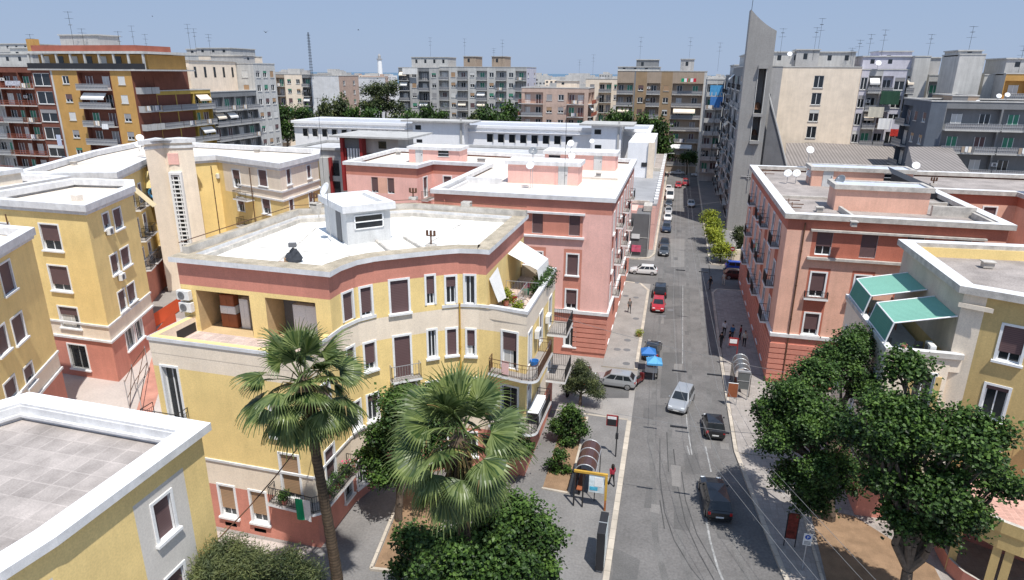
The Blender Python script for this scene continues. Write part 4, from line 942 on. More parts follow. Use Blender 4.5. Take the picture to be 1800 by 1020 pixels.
# right side
p0, p1 = pb_(1352, 1516, 117, 140)
BX, FX = block('apartment_block', 'tall beige block with a blank wall and one column of stair windows', p0, p1, 14, 27.6, 3.1, 8, [('k', 8), ('g', 2.0), ('k', 6)], BE, seed=33, top=[(.02, .95, .2, .7, 2.6, OF), (.3, .55, .15, .5, 3.0, LG)], parapet_h=1.2)
p0, p1 = pb_(1516, 1612, 122, 141)
block('apartment_block', 'grey block of glazed balconies hung with laundry beside the beige block', p0, p1, 13, 27.2, 3.25, 8, [('g', 1.4, LI), ('b', 2.6, LG), ('b', 2.2, LI), ('g', 2.2, LI), ('b', 1.6, OF)], OF, rail='steel', seed=34, top=[(.0, .98, .05, .7, 2.2, LI), (.3, .9, .1, .6, 3.1, LI)])
p0, p1 = pb_(1608, 1636, 105, 140.2)
block('apartment_block', 'slender light grey stair column with tiny round windows', p0, p1, 6, 31.0 - 1.5, 3.2, 9, [('k', 1)], OF, seed=35)
p0, p1 = pb_(1634, 1688, 134, 142)
block('apartment_block', 'grey block with blue laundry and a cream awning', p0, p1, 12, 26.3, 3.2, 8, [('b', 5, LG)], OF, rail='steel', seed=36, top=[(.0, .5, .3, .7, 3, LG)])
p0, p1 = pb_(1686, 1732, 104, 131)
block('apartment_block', 'tall off white stairwell block with a stained wall', p0, p1, 8, 29.6, 3.2, 9, [('k', 1)], OF, seed=37, top=[(.0, .9, .1, .9, .5, OF)])
p0, p1 = pb_(1732, 1778, 128, 132)
block('apartment_block', 'lower cream block right of the stained stairwell', p0, p1, 10, 26.4, 3.2, 8, [('k', 1), ('w', 1), ('k', 1)], OF, seed=38)
p0, p1 = pb_(1770, 1900, 126, 128)
block('apartment_block', 'block with orange awnings at the right border of the skyline', p0, p1, 10, 26.6, 3.2, 8, [('b', 4, O_), ('b', 4, LG), ('b', 4, LG)], LG, seed=39, rail='steel', top=[(.0, .4, .1, .9, 2.2, LG)])
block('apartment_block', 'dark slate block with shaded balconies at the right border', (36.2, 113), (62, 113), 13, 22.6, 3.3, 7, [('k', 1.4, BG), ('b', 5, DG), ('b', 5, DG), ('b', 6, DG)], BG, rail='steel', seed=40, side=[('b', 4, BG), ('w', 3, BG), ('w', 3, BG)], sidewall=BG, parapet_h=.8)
p0, p1 = pb_(1664, 1722, 180, 124)
block('apartment_block', 'dark balcony tower wedged between the grey blocks at right', (p0[0], 122), (p1[0] - 1, 122), 9, 23.2, 3.2, 7, [('b', 3, DG), ('b', 2, TA)], TA, rail='rail', seed=41)

# ------------------------------------------------------------------ the school, two long buildings
SW = M('bluish white school wall', (.93, .93, .94), var=.04, streak=.05)
SB = thing('school_building', 'long white two storey building with a row of dark square windows', 'school', (-50, 165, 0))
ps = [(-93, 150), (-6.2, 150), (-6.2, 164), (-93, 164)]
F = chain(SB, ps, 0, 14.3, [(20, SW)], closed=True); f = F[0]
WN = wmesh(('window', 'school'), lambda mb: (mb.box(-.75, .75, .1, .14, 0, 1.9, GLS), mb.box(-.8, .8, -.06, .05, -.1, -.01, SW), mb.box(.76, .9, -.35, 0, 0, 2.0, LG)))
for i in range(28):
    u = 3 + i * 2.65
    if 29.5 < u < 49.5 or u > 71: continue
    z = 10.7; h = 1.9; w = 1.5
    f.ops.append((u - w / 2, u + w / 2, z, z + h, .3, None)); put('window', WN, SB, f.pt(u, z, -.1), f.ang)
    f.ops.append((u - w / 2, u + w / 2, 6.6, 6.6 + h, .3, None)); put('window', WN, SB, f.pt(u, 6.6, -.1), f.ang)
build_walls(SB, F)
mb = MB(); mb.face([(x, y, 14.2) for x, y in ps], M('school roof felt', (.42, .44, .48), var=.1)); mb.build('roof', SB)
mb = MB(); mb.ring(ps, -.2, .5, 13.9, 14.5, SW); mb.box(-93, -6, 149.4, 150, 13.0, 13.15, SW); mb.build('parapet', SB)
for (xa, xb, ya, zt) in ((-62.5, -45, 146.5, 15.2), (-20.4, -9.0, 143, 15.6)):
    mb = MB(); mb.box(xa + 2.5, xb - 2.5, ya, 151, 0, zt, SW); mb.box(xa, xb - 0, ya - 1, 152, zt, zt + .35, LG); mb.box(xa + 3.2, xa + 4.6, ya - .05, ya, zt - 1.8, zt - .8, GLS); mb.box(xb - 3.3, xb - 2.9, ya - .4, ya - .01, 0, zt + 1, LG)
    mb.box(xa + 3.4, xa + 4.8, ya - .05, ya, zt - 6, zt - 4, GLS); mb.build('stair_tower', SB)
mb = MB(); mb.box(-8.9, -4.2, 128, 150, 0, 13.8, SW); mb.box(-5.1, -3.9, 127.6, 128, 0, 13.9, BE); mb.box(-6.2, -5.2, 127.9, 128, 9.3, 10.1, GLS); mb.box(-6.2, -5.2, 127.9, 128, 5.3, 6.1, GLS); mb.build('end_wing', SB)
SG = thing('school_building', 'grey building with red framed stair window between the yellow and pink houses', 'school', (-40, 125, 0))
pg = [(-68, 108), (-12, 108), (-12, 121), (-68, 121)]
F = chain(SG, pg, 0, 13.0, [(10.9, M('dark school wall', (.12, .12, .125))), (11.6, LG), (20, GRY)], closed=True); f = F[0]
build_walls(SG, F)
mb = MB(); mb.face([(x, y, 12.6) for x, y in pg], M('pale grey deck roof', (.52, .52, .52), var=.15, streak=.0)); mb.build('roof', SG)
mb = MB(); mb.ring(pg, -.3, .35, 12.7, 13.1, LG); mb.build('parapet', SG)
for k in range(8):
    x = -66 + k * 3.9
    mb = MB(); mb.box(x, x + 1.7, 107.2, 108, 0, 11.4, OF); mb.box(x + 1.75, x + 2.2, 107.4, 108, 0, 11.4, REDP)
    mb.build('pier', SG)
    for z in (1.4, 4.8, 8.2): mb = MB(); mb.box(x + 2.2, x + 3.9, 107.7, 107.98, z - 1, z - .05, LG); mb.box(x + 2.25, x + 3.85, 107.9, 107.97, z, z + 2.2, GLS); mb.build('window', SG)
mb = MB(); a = at(603, 290, 106)[0]; c = at(641, 290, 106)[0]
mb.box(a, a + .5, 105.4, 107, 6, 15.3, REDP); mb.box(c - .5, c, 105.4, 107, 6, 15.3, REDP); mb.box(a + .5, c - .5, 106.2, 107, 6, 15, DG)
for k in range(6): x = a + .6 + k * (c - a - 1.4) / 5; mb.box(x, x + .28, 105.7, 106.1, 6, 13.4, WHT if k else REDP)
mb.box(a + .5, c - .5, 105.9, 106.1, 10.0, 10.5, REDP); mb.box(a - 1.5, c + 9, 104.5, 116, 15.3, 15.6, LG); mb.box(a + .5, c + 6, 107, 114, 12.6, 15.3, LG); mb.box(c + 2.4, c + 3.8, 106.9, 107, 13.4, 14.6, GLS); mb.build('stair_tower', SG)
SH = thing('service_building', 'grey hut with a wide flat concrete roof behind the pink house roof', 'building', (-15, 103, 0))
mb = MB(); mb.box(-20, -12.2, 100, 106, 0, 13.6, LG); mb.build('wall', SH); mb = MB(); mb.box(-22.2, -10.3, 98.2, 108, 13.6, 13.95, GRY); mb.build('roof', SH)
mb = MB(); mb.box(-11.8, -7.2, 99, 106, 0, 11.9, LG); mb.ring([(-11.8, 99), (-7.2, 99), (-7.2, 106), (-11.8, 106)], -.1, .4, 11.6, 12.2, RIM2); mb.build('annex', SH)
# low dark workshop with crenellated edge along the street
LB = thing('workshop_building', 'low building with dark front, pink side wall and grey roofs along the street', 'building', (-7, 120, 0))
mb = MB(); pl = [(-15, 96.6), (-4.9, 96.6), (-4.9, 101), (-2.3, 101), (-2.3, 166), (-15, 166)]; mb.prism(pl, 0, 7.0, PINK); mb.box(-15, -2.9, 96.3, 100.9, 0, 6.6, GRY2); mb.build('wall', LB)
mb = MB(); mb.box(-15, -2.2, 101, 138, 7.0, 7.25, RFA); mb.box(-15, -2.2, 138, 166, 7.0, 7.6, RFG); mb.box(-15, -2.3, 137.6, 138, 7.2, 7.9, RIM2); mb.box(-15, -3.3, 101, 101.4, 7.2, 7.7, RIM2); mb.box(-4.0, -2.8, 98, 101, 6.7, 7.5, RIM2)
for k in range(24): mb.box(-2.7, -2.1, 102 + k * 2.65, 103.5 + k * 2.65, 7.2, 7.85, RIM)
mb.build('roof', LB)
mb = MB(); mb.box(-15, -2.85, 96.26, 96.3, 3.0, 3.1, BW['LGR']); mb.box(-3.0, -2.9, 96.2, 96.3, 0, 6.7, BW['LGR']); mb.build('front_joint', LB)
mb = MB()
for x0, x1, z0, z1 in ((-7.2, -6.3, .2, 2.1), (-5.3, -3.9, .9, 1.9)): mb.box(x0, x1, 96.1, 96.2, z0, z1, M('pink poster', (.65, .12, .2), var=.3, scale=2))
mb.box(-6.2, -5.3, 96.1, 96.2, .0, 1.3, LG); mb.build('poster', LB)
mb = MB(); mb.box(-5.4, -4.2, 96.15, 96.2, 2.9, 3.6, WHT); mb.build('sign_plate', LB)

# ------------------------------------------------------------------ church
CH_ = thing('bell_tower', 'tall grey concrete church bell tower with curved top, slot window and cross', 'tower', (12, 119, 0))
CON = M('smooth grey concrete', (.32, .31, .295), var=.08, scale=.25, streak=.12)
x0, x1 = 9.72, 13.95; yf, yb = 118.5, 121.5
cur = [(x0 + (x1 - x0) * t, 35.9 - 3.2 * t + 1.3 * (t * t - t)) for t in (0, .2, .4, .6, .8, 1)]
f = Facade(CH_, (x0, yf), (x1, yf), 0, 30.4, [(99, CON)])
SL = ((2.25, 3.4, 15.6, 19.5), (2.25, 3.4, 20.0, 27.0))
for s_ in SL: f.ops.append((*s_[:2], s_[2], s_[3], 3.0, None))
f.rev = CON; mb = MB(); f.build(mb)
for a, c in zip(cur, cur[1:]):
    mb.face([(a[0], yf, 30.4), (c[0], yf, 30.4), (c[0], yf, c[1]), (a[0], yf, a[1])], CON); mb.face([(a[0], yb, 30.4), (a[0], yb, a[1]), (c[0], yb, c[1]), (c[0], yb, 30.4)], CON)
    mb.face([(a[0], yf, a[1]), (c[0], yf, c[1]), (c[0], yb, c[1]), (a[0], yb, a[1])], BW['OFF'])
mb.face([(x0, yb, 0), (x0, yf, 0), (x0, yf, cur[0][1]), (x0, yb, cur[0][1])], CON); mb.face([(x1, yf, 0), (x1, yb, 0), (x1, yb, cur[-1][1]), (x1, yf, cur[-1][1])], CON)
b2 = Facade(CH_, (x1, yb), (x0, yb), 0, 30.4, [(99, CON)]); 
for s_ in SL: b2.ops.append((b2.L - s_[1], b2.L - s_[0], s_[2], s_[3], .01, None))
b2.rev = CON; b2.build(mb); mb.build('shaft', CH_)
mb = MB()
for z0, z1 in ((27.0, 27.5), (19.5, 20.0), (15.1, 15.6)): mb.box(x0 + 2.05, x0 + 3.6, yf - .7, yf - .01, z0, z1, CON)
for u in (2.12, 3.42): mb.box(x0 + u, x0 + u + .1, yf - .12, yf - .01, 15.6, 27, BW['OFF'])
mb.build('window_frame', CH_)
mb = MB(); mb.lathe([(0, 1.2), (.35, 1.0), (.55, .2), (.75, 0)], (x0 + 2.8, 119.8, 20.6), IRONB, 12); mb.build('bell', CH_); mb = MB(); mb.lathe([(0, 1.0), (.3, .8), (.45, .2), (.6, 0)], (x0 + 2.8, 119.8, 16.4), IRONB, 12); mb.build('bell', CH_)
mb = MB(); cx, cz = x0 + 2.6, 9.6
mb.tube((cx, yf - .1, cz - 2.6), (cx, yf - .1, cz + 1.4), .07, GRY, 5); mb.tube((cx - 1.2, yf - .1, cz), (cx + 1.2, yf - .1, cz), .07, GRY, 5)
for k in range(12): a = 2 * pi * k / 12; c = 2 * pi * (k + 1) / 12; mb.tube((cx + .4 * cos(a), yf - .1, cz + .4 * sin(a)), (cx + .4 * cos(c), yf - .1, cz + .4 * sin(c)), .05, GRY, 4)
mb.build('cross', CH_)
mb = MB(); mb.tube((x0 + .1, yf + .3, 35.7), (x0 + .15, yf + .3, 39.2), .05, IRON, 4); mb.build('lightning_rod', CH_)
CHR = thing('church', 'low church with grey corrugated roof and a dark wall with a curved white edge', 'church', (30, 130, 0))
CORR = M('corrugated grey roof', (.25, .225, .21), var=.1, scale=.3, fine=.05, wave=('X', .55, .26))
mb = MB(); mb.face([(17.5, 116, 10.4), (44, 112, 10.4), (50, 146, 13.8), (20.5, 138, 13.6)], CORR); mb.face([(*G(1597, 258, 16), 16), (*G(1607, 300, 14.6), 14.6), (*G(1712, 312, 14.2), 14.2), (*G(1672, 258, 16), 16)], CORR); mb.face([(*G(1597, 258, 16), 16), (*G(1597, 258, 16), 10.5), (*G(1607, 300, 14.6), 10.5), (*G(1607, 300, 14.6), 14.6)], GRY); mb.face([(*G(1607, 300, 14.6), 14.6), (*G(1607, 300, 14.6), 8), (*G(1712, 312, 14.2), 8), (*G(1712, 312, 14.2), 14.2)], GRY); mb.build('roof', CHR)
mb = MB(); mb.prism([(17.5, 116), (44, 112), (50, 146), (20.5, 138)], 0, 10.35, GRY); mb.build('wall', CHR)
pr_ = [(122.5, 25.4)] if False else None
pts = [(1351, 165), (1356, 185), (1364, 215), (1374, 255), (1384, 296)]
w3 = [(at(px, py, 119.5)[0], at(px, py, 119.5)[1]) for px, py in pts]
mb = MB()
for a, c in zip(w3, w3[1:]):
    mb.face([(a[0], 119.5, a[1]), (c[0], 119.5, c[1]), (c[0], 120.1, c[1]), (a[0], 120.1, a[1])], BW['OFF'])
    mb.face([(14.4, 119.5, a[1]), (14.4, 119.5, c[1]), (c[0], 119.5, c[1]), (a[0], 119.5, a[1])], GRY2)
mb.face([(14.4, 119.5, 0), (w3[-1][0], 119.5, 0), (w3[-1][0], 119.5, w3[-1][1]), (14.4, 119.5, w3[-1][1])], GRY2)
for a, c in zip(w3, w3[1:]): mb.tube((a[0], 119.4, a[1]), (c[0], 119.4, c[1]), .14, BW['OFF'], 5)
mb.build('curved_wall', CHR)

# ------------------------------------------------------------------ far city and lighthouse
rnd = random.Random(5)
def far_mesh(w, d, h, m, seed):
    mb = MB(); r = random.Random(seed); f = Facade(None, (-w / 2, -d / 2), (w / 2, -d / 2), 0, h, [(99, m)]); g = Facade(None, (w / 2, -d / 2), (w / 2, d / 2), 0, h, [(99, m)]); g2 = Facade(None, (-w / 2, d / 2), (-w / 2, -d / 2), 0, h, [(99, m)])
    for ff in (f, g, g2):
        nfl = int(h / 3.1)
        for i in range(nfl):
            for k in range(int(ff.L / 3.6)):
                if r.random() < .8: u = 1.8 + k * 3.6; ff.ops.append((u - .9, u + .9, i * 3.1 + .9, i * 3.1 + 2.5, .5, DG))
        ff.build(mb)
    mb.face([(-w / 2, -d / 2, h - .02), (w / 2, -d / 2, h - .02), (w / 2, d / 2, h - .02), (-w / 2, d / 2, h - .02)], RFG)
    mb.box(-w * .2, w * .15, -d * .2, d * .2, h, h + 2.6, OF); mb.box(w * .25, w * .4, -d * .3, 0, h, h + 1.8, m)
    return mb.mesh('building')
fm = [far_mesh(24, 14, 24, OF, 1), far_mesh(32, 14, 22, BE, 2), far_mesh(20, 16, 26, LG, 3), far_mesh(28, 14, 21, WH, 4), far_mesh(22, 12, 23, PK, 5)]
used = []
for k in range(120):
    for _ in range(20):
        Y = 240 + 1000 * rnd.random() ** 1.5; px = rnd.uniform(-60, 1300); x = at(px, 140, Y)[0]
        if all(hypot(x - a, Y - b) > 34 for a, b in used): break
    else: continue
    if px > 1300: continue
    used.append((x, Y)); o = put('distant_building', fm[k % 5], None, (x, Y, -rnd.random() * 3), rnd.choice((0, 0, .15, -.2, pi / 2)))
    tag(o, 'small pale apartment block in the distant town toward the sea', 'building', 'distant town buildings')
LH = thing('lighthouse', 'slender white lighthouse tower far away on the skyline', 'lighthouse', (at(668, 125, 900)[0], 900, 0))
mb = MB(); mb.lathe([(4.2, 0), (3.0, 43)], (0, 0, 0), WHT, 14); mb.build('shaft', LH, world=False); mb = MB(); mb.lathe([(4.0, 43), (4.0, 44), (2, 44), (2, 48), (0, 51)], (0, 0, 0), GRY, 14); mb.build('lantern', LH, world=False)
# ------------------------------------------------------------------ vegetation
def leaves(mb, blobs, n, size, mats, r, flat=.35, droop=.15, inner=.55):
    """scatter small folded leaves through a set of (x,y,z,radius) clumps; upper and outer ones lighter"""
    tot = sum(b[3] ** 2 for b in blobs); zmin = min(b[2] - b[3] for b in blobs); zmax = max(b[2] + b[3] for b in blobs)
    md, mm, ml = [mb.mi(m) for m in mats]; V = mb.v; Fc = mb.f; Mi = mb.m
    for (bx, by, bz, br) in blobs:
        k = int(n * br * br / tot)
        # small twigs: clusters of leaves
        for _ in range(max(1, k // 7)):
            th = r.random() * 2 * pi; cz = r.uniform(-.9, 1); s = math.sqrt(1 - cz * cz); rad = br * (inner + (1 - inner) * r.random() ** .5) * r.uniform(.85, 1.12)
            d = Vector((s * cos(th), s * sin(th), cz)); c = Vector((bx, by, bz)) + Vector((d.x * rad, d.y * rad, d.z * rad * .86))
            lit = .5 * d.z + .5 * rad / br + r.uniform(-.35, .3)  # sunlight painted into leaf colour: upper and outer twigs get paler greens
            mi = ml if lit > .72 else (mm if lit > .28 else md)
            for _ in range(7):
                p = c + Vector((r.gauss(0, 1), r.gauss(0, 1), r.gauss(0, .8))) * size * 1.15
                a = Vector((r.gauss(0, 1), r.gauss(0, 1), r.gauss(0, .5) - droop)); a = (a.normalized() + d * .5).normalized()
                nrm = (d + Vector((r.gauss(0, .5), r.gauss(0, .5), .5 + r.gauss(0, .4)))).normalized(); w = a.cross(nrm)
                if w.length < .05: continue
                w.normalize(); L = size * r.uniform(.7, 1.3); W = L * flat; up = w.cross(a) * (W * .35)
                q = len(V); V.extend([tuple(p), tuple(p + a * L * .5 + w * W + up), tuple(p + a * L), tuple(p + a * L * .5 - w * W + up)])
                Fc.append((q, q + 1, q + 2)); Fc.append((q, q + 2, q + 3)); Mi.append(mi); Mi.append(mi)
def limb(mb, p, q, r1, r2, mat, r, seg=4, wob=.12, n=7):
    p = Vector(p); q = Vector(q); L = (q - p).length; prev = p
    for i in range(1, seg + 1):
        t = i / seg; c = p.lerp(q, t) + (Vector((r.gauss(0, 1), r.gauss(0, 1), 0)) * wob * L * .25 if i < seg else Vector())
        a = r1 + (r2 - r1) * (i - 1) / seg; b = r1 + (r2 - r1) * t; mb.tube(prev, c, a, mat, n, b); prev = c
def subclumps(cs, r, k=9, f=.5):
    out = []
    for (x, y, z, R) in cs:
        out.append((x, y, z, R * .62))
        for _ in range(k):
            th = r.random() * 2 * pi; cz = r.uniform(-.6, 1); s = math.sqrt(1 - cz * cz); rr_ = R * r.uniform(.5, .8)
            out.append((x + s * cos(th) * rr_, y + s * sin(th) * rr_, z + cz * rr_ * .85, R * f * r.uniform(.55, .95)))
    return out
def tree(name, label, base, cs, n, size, mats, seed, trunk=.22, fork=None, group=None, k=9, cat='tree', flat=.35, gap=.5):
    r = random.Random(seed); t = thing(name, label, cat, (base[0], base[1], 0), 0, group)
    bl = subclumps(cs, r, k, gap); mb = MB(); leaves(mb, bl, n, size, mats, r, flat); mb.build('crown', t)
    mb = MB(); zf = fork or min(c[2] - c[3] for c in cs) + .3
    lean = (sum(c[0] for c in cs) / len(cs) - base[0], sum(c[1] for c in cs) / len(cs) - base[1])
    top = (base[0] + lean[0] * .35, base[1] + lean[1] * .35, zf); limb(mb, (base[0], base[1], 0), top, trunk * 1.15, trunk * .8, BARK, r, 6, .04, 9)
    for c in cs:
        e = (c[0], c[1], c[2] + c[3] * .2); limb(mb, top, e, trunk * .62, trunk * .2, BARK, r, 5, .18, 7)
        for _ in range(4):
            th = r.random() * 2 * pi; limb(mb, Vector(top).lerp(Vector(e), r.uniform(.4, .9)), (c[0] + cos(th) * c[3] * .7, c[1] + sin(th) * c[3] * .7, c[2] + r.uniform(-.2, .6) * c[3]), trunk * .28, .02, BARK, r, 3, .2, 5)
    mb.build('trunk', t); return t
def cl_(lst):     # clumps from surveyed centres (px, py, Y, radius)
    o = []
    for px, py, Y, R in lst: x, z = at(px, py, Y); o.append((x, Y, z, R))
    return o
DARK3 = (LFD, LFM, LFL); OLV = (LOD, LOM, LOL); LIME = (LYD, LYM, LYL)
# the big street trees at the right
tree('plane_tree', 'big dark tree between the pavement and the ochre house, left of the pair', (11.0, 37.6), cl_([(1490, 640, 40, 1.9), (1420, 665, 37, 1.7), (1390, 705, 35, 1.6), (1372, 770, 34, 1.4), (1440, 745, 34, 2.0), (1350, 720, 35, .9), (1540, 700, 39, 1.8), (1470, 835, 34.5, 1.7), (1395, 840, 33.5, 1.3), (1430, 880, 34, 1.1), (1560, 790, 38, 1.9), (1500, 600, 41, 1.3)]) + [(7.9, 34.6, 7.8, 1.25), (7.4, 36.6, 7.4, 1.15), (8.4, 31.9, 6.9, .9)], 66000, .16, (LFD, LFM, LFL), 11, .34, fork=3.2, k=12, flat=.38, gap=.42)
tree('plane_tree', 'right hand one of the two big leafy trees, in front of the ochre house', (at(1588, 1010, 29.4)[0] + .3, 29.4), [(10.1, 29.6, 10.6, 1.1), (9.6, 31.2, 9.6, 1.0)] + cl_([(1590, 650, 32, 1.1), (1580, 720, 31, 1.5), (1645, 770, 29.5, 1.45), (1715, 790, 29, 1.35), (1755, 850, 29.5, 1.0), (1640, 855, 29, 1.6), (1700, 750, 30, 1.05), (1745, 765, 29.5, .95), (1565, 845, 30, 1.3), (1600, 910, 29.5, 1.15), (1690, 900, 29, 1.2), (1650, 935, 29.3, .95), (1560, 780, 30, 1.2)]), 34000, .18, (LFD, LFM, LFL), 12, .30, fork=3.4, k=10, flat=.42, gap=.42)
# trees in front of the central house
tree('leafy_tree', 'bright green round tree against the curved yellow facade, between the palms', (-14.6, 31.0), cl_([(700, 720, 31, 1.5), (745, 705, 31.5, 1.3), (690, 770, 31, 1.5), (670, 830, 30.5, 1.1), (740, 770, 31, 1.4), (780, 750, 31.5, 1.0), (655, 800, 31, .9)]), 26000, .17, DARK3, 13, .22, fork=3.4, k=9, flat=.42)
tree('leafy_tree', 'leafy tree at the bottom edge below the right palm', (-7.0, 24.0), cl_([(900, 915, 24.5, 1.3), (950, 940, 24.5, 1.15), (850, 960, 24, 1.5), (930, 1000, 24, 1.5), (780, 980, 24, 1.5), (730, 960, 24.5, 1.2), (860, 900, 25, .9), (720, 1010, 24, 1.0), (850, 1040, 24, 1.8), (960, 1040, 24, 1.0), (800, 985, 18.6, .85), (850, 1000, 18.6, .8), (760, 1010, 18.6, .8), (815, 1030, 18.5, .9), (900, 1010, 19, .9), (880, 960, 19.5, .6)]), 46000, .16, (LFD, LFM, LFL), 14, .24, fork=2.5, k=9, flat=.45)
tree('leafy_tree', 'slender bright green tree beside the bus shelter, second from the street corner', (-6.0, 42.2), cl_([(1003, 728, 42.5, .85), (985, 752, 42.3, .75), (1018, 752, 42.4, .6), (1000, 775, 42, .55)]), 6500, .16, DARK3, 15, .13, k=7, flat=.42)
tree('leafy_tree', 'thin drooping sapling left of the bus shelter', (-6.1, 38.2), cl_([(985, 800, 38.6, .42), (975, 830, 38.3, .42), (962, 855, 38, .38), (995, 825, 38.4, .3), (968, 815, 38.3, .3)]), 2600, .15, DARK3, 16, .07, k=4, flat=.42)
tree('olive_tree', 'grey green olive like tree at the corner of the pink house', (-6.0, 48.4), cl_([(1025, 665, 48.6, 1.25), (1005, 680, 48.4, .9), (1045, 685, 48.4, .9), (1022, 645, 48.6, .7)]), 14000, .12, OLV, 17, .12, k=9, flat=.25)
tree('leafy_bush', 'green shrub against the wall under the round balcony, behind the right palm', (-9.2, 36.0), cl_([(900, 760, 36, .9), (920, 790, 36, .7), (880, 790, 36, .8)]), 6000, .15, DARK3, 18, .08, k=6, cat='shrub')
# shrubs at the bottom left
for i, (lst, lab, m) in enumerate([([(400, 985, 19.5, .95), (440, 1000, 19.5, .85), (420, 1035, 19.3, 1.1)], 'pale yellow green feathery bush at the bottom, in front of the pink ground floor', OLV),
                                   ([(500, 1000, 20.5, .8), (530, 1030, 20.5, .9), (470, 1040, 20, 1.0)], 'darker feathery bush right of the pale one at the bottom edge', OLV), ([(370, 1010, 18.5, .6), (355, 1045, 18.5, .8)], 'small feathery bush touching the near yellow wall', OLV)]):
    c = cl_(lst); c = [(q[0], q[1], q[2] + .25, q[3] * .9) for q in c]; tree('tamarisk_bush', lab, (c[-1][0], c[-1][1]), c, 15000, .2, (LOD, LOM, LOL) if i == 1 else (LOM, LOL, LOL), 30 + i, .07, fork=1.5, k=14, cat='shrub', flat=.09, gap=.36)
# lime green street trees
for i, (px, py, Y, R, lab) in enumerate([(1250, 392, 108, 1.6, 'farther lime green street tree at the foot of the bell tower'), (1257, 413, 102.5, 1.5, 'middle one of the lime green street trees'), (1269, 437, 96.5, 1.75, 'nearest and roundest lime green street tree at the street corner')]):
    x, z = at(px, py, Y); tree('lime_tree', lab, (x, Y), [(x, Y, z, R), (x - .3, Y + .9, z + .9 * (i == 0), R * .8), (x, Y - .5, z - .5, R * .8)], 3600, .24, LIME, 40 + i, .11, k=7, group='lime green street trees')
x, z = at(1298, 420, 104); tree('cypress_shrub', 'dark evergreen beside the white gate pillar under the tower', (x, 104), [(x, 104, 2.2, 1.4), (x + .6, 104, 1.2, 1.2), (x, 104, 3.4, .7)], 2500, .25, OLV, 45, .1, k=6)
# far tree belt
def ftree(v, sz, mats, seed, k=8, n=2600, tall=1.0):
    r = random.Random(seed); mb = MB(); cs = [(r.uniform(-1.6, 1.6), r.uniform(-1.4, 1.4), 6.2 * tall + r.uniform(-1.8, 1.6) * tall, r.uniform(1.4, 2.3)) for _ in range(6)]
    leaves(mb, subclumps(cs, r, k, .5), n, sz, mats, r, .5); c = mb.mesh('crown')
    mb = MB(); limb(mb, (0, 0, 0), (0, 0, 5 * tall), .3, .16, BARK, r, 3, .05); 
    for q in cs: limb(mb, (0, 0, 3.5 * tall), q[:3], .14, .04, BARK, r, 3)
    return c, mb.mesh('trunk')
FT = [ftree(0, .42, DARK3, 51), ftree(1, .42, DARK3, 52), ftree(2, .42, OLV, 53), ftree(3, .42, DARK3, 54)]
rnd = random.Random(9)
def far_tree(px, pytop, Y, wpx, kind, label, group=None, name='street_tree'):
    x, zt = at(px, pytop, Y); s = zt / 8.4; w = abs(at(px + wpx / 2, pytop, Y)[0] - at(px - wpx / 2, pytop, Y)[0]) / 6.4
    t = thing(name, label, 'tree', (x, Y, 0), rnd.random() * 6, group); t.scale = (w, w, max(s, .2))
    c, k = FT[kind]; put('crown', c, t, world=False); put('trunk', k, t, world=False); return t
for i, (px, py, w) in enumerate([(500, 195, 46), (530, 196, 44), (562, 178, 40), (596, 172, 44), (622, 196, 40), (655, 200, 50), (690, 202, 44), (722, 200, 46), (752, 196, 44), (780, 204, 40), (826, 198, 50), (862, 194, 52), (898, 192, 50), (932, 196, 44), (962, 192, 48), (992, 196, 46), (1025, 204, 40)]):
    far_tree(px, py, 186 - (i % 3) * 4, w, (0, 1, 2, 3)[i % 4] if px not in (562, 596) else 2, 'green tree of the belt between the school and the far apartment blocks', 'trees behind the school')
for i, (px, py, w) in enumerate([(1075, 206, 44), (1105, 206, 46), (1132, 210, 40)]): far_tree(px, py, 176, w, i % 2, 'bright tree at the foot of the tall brown grey block', 'trees under the tall block')
far_tree(1160, 218, 170, 56, 0, 'large dark tree right of the white school end wing'); far_tree(1210, 268, 186, 34, 3, 'low dark tree at the far end of the street')
r = random.Random(60); EU = thing('eucalyptus_tree', 'huge rounded dark eucalyptus rising above the tree belt', 'tree', (at(670, 180, 188)[0], 188, 0))
ec = cl_([(655, 160, 188, 3.4), (682, 158, 188, 3.4), (668, 185, 188, 4), (690, 190, 189, 3.5), (650, 190, 189, 3)])
mb = MB(); leaves(mb, subclumps(ec, r, 9, .5), 9000, .42, OLV, r, .5); mb.build('crown', EU)
mb = MB(); limb(mb, (EU.location.x, 188, 0), ec[2][:3], .7, .3, BARK, r, 5, .05)
for c in ec: limb(mb, (EU.location.x, 188, 6), c[:3], .35, .08, BARK, r, 4)
mb.build('trunk', EU)

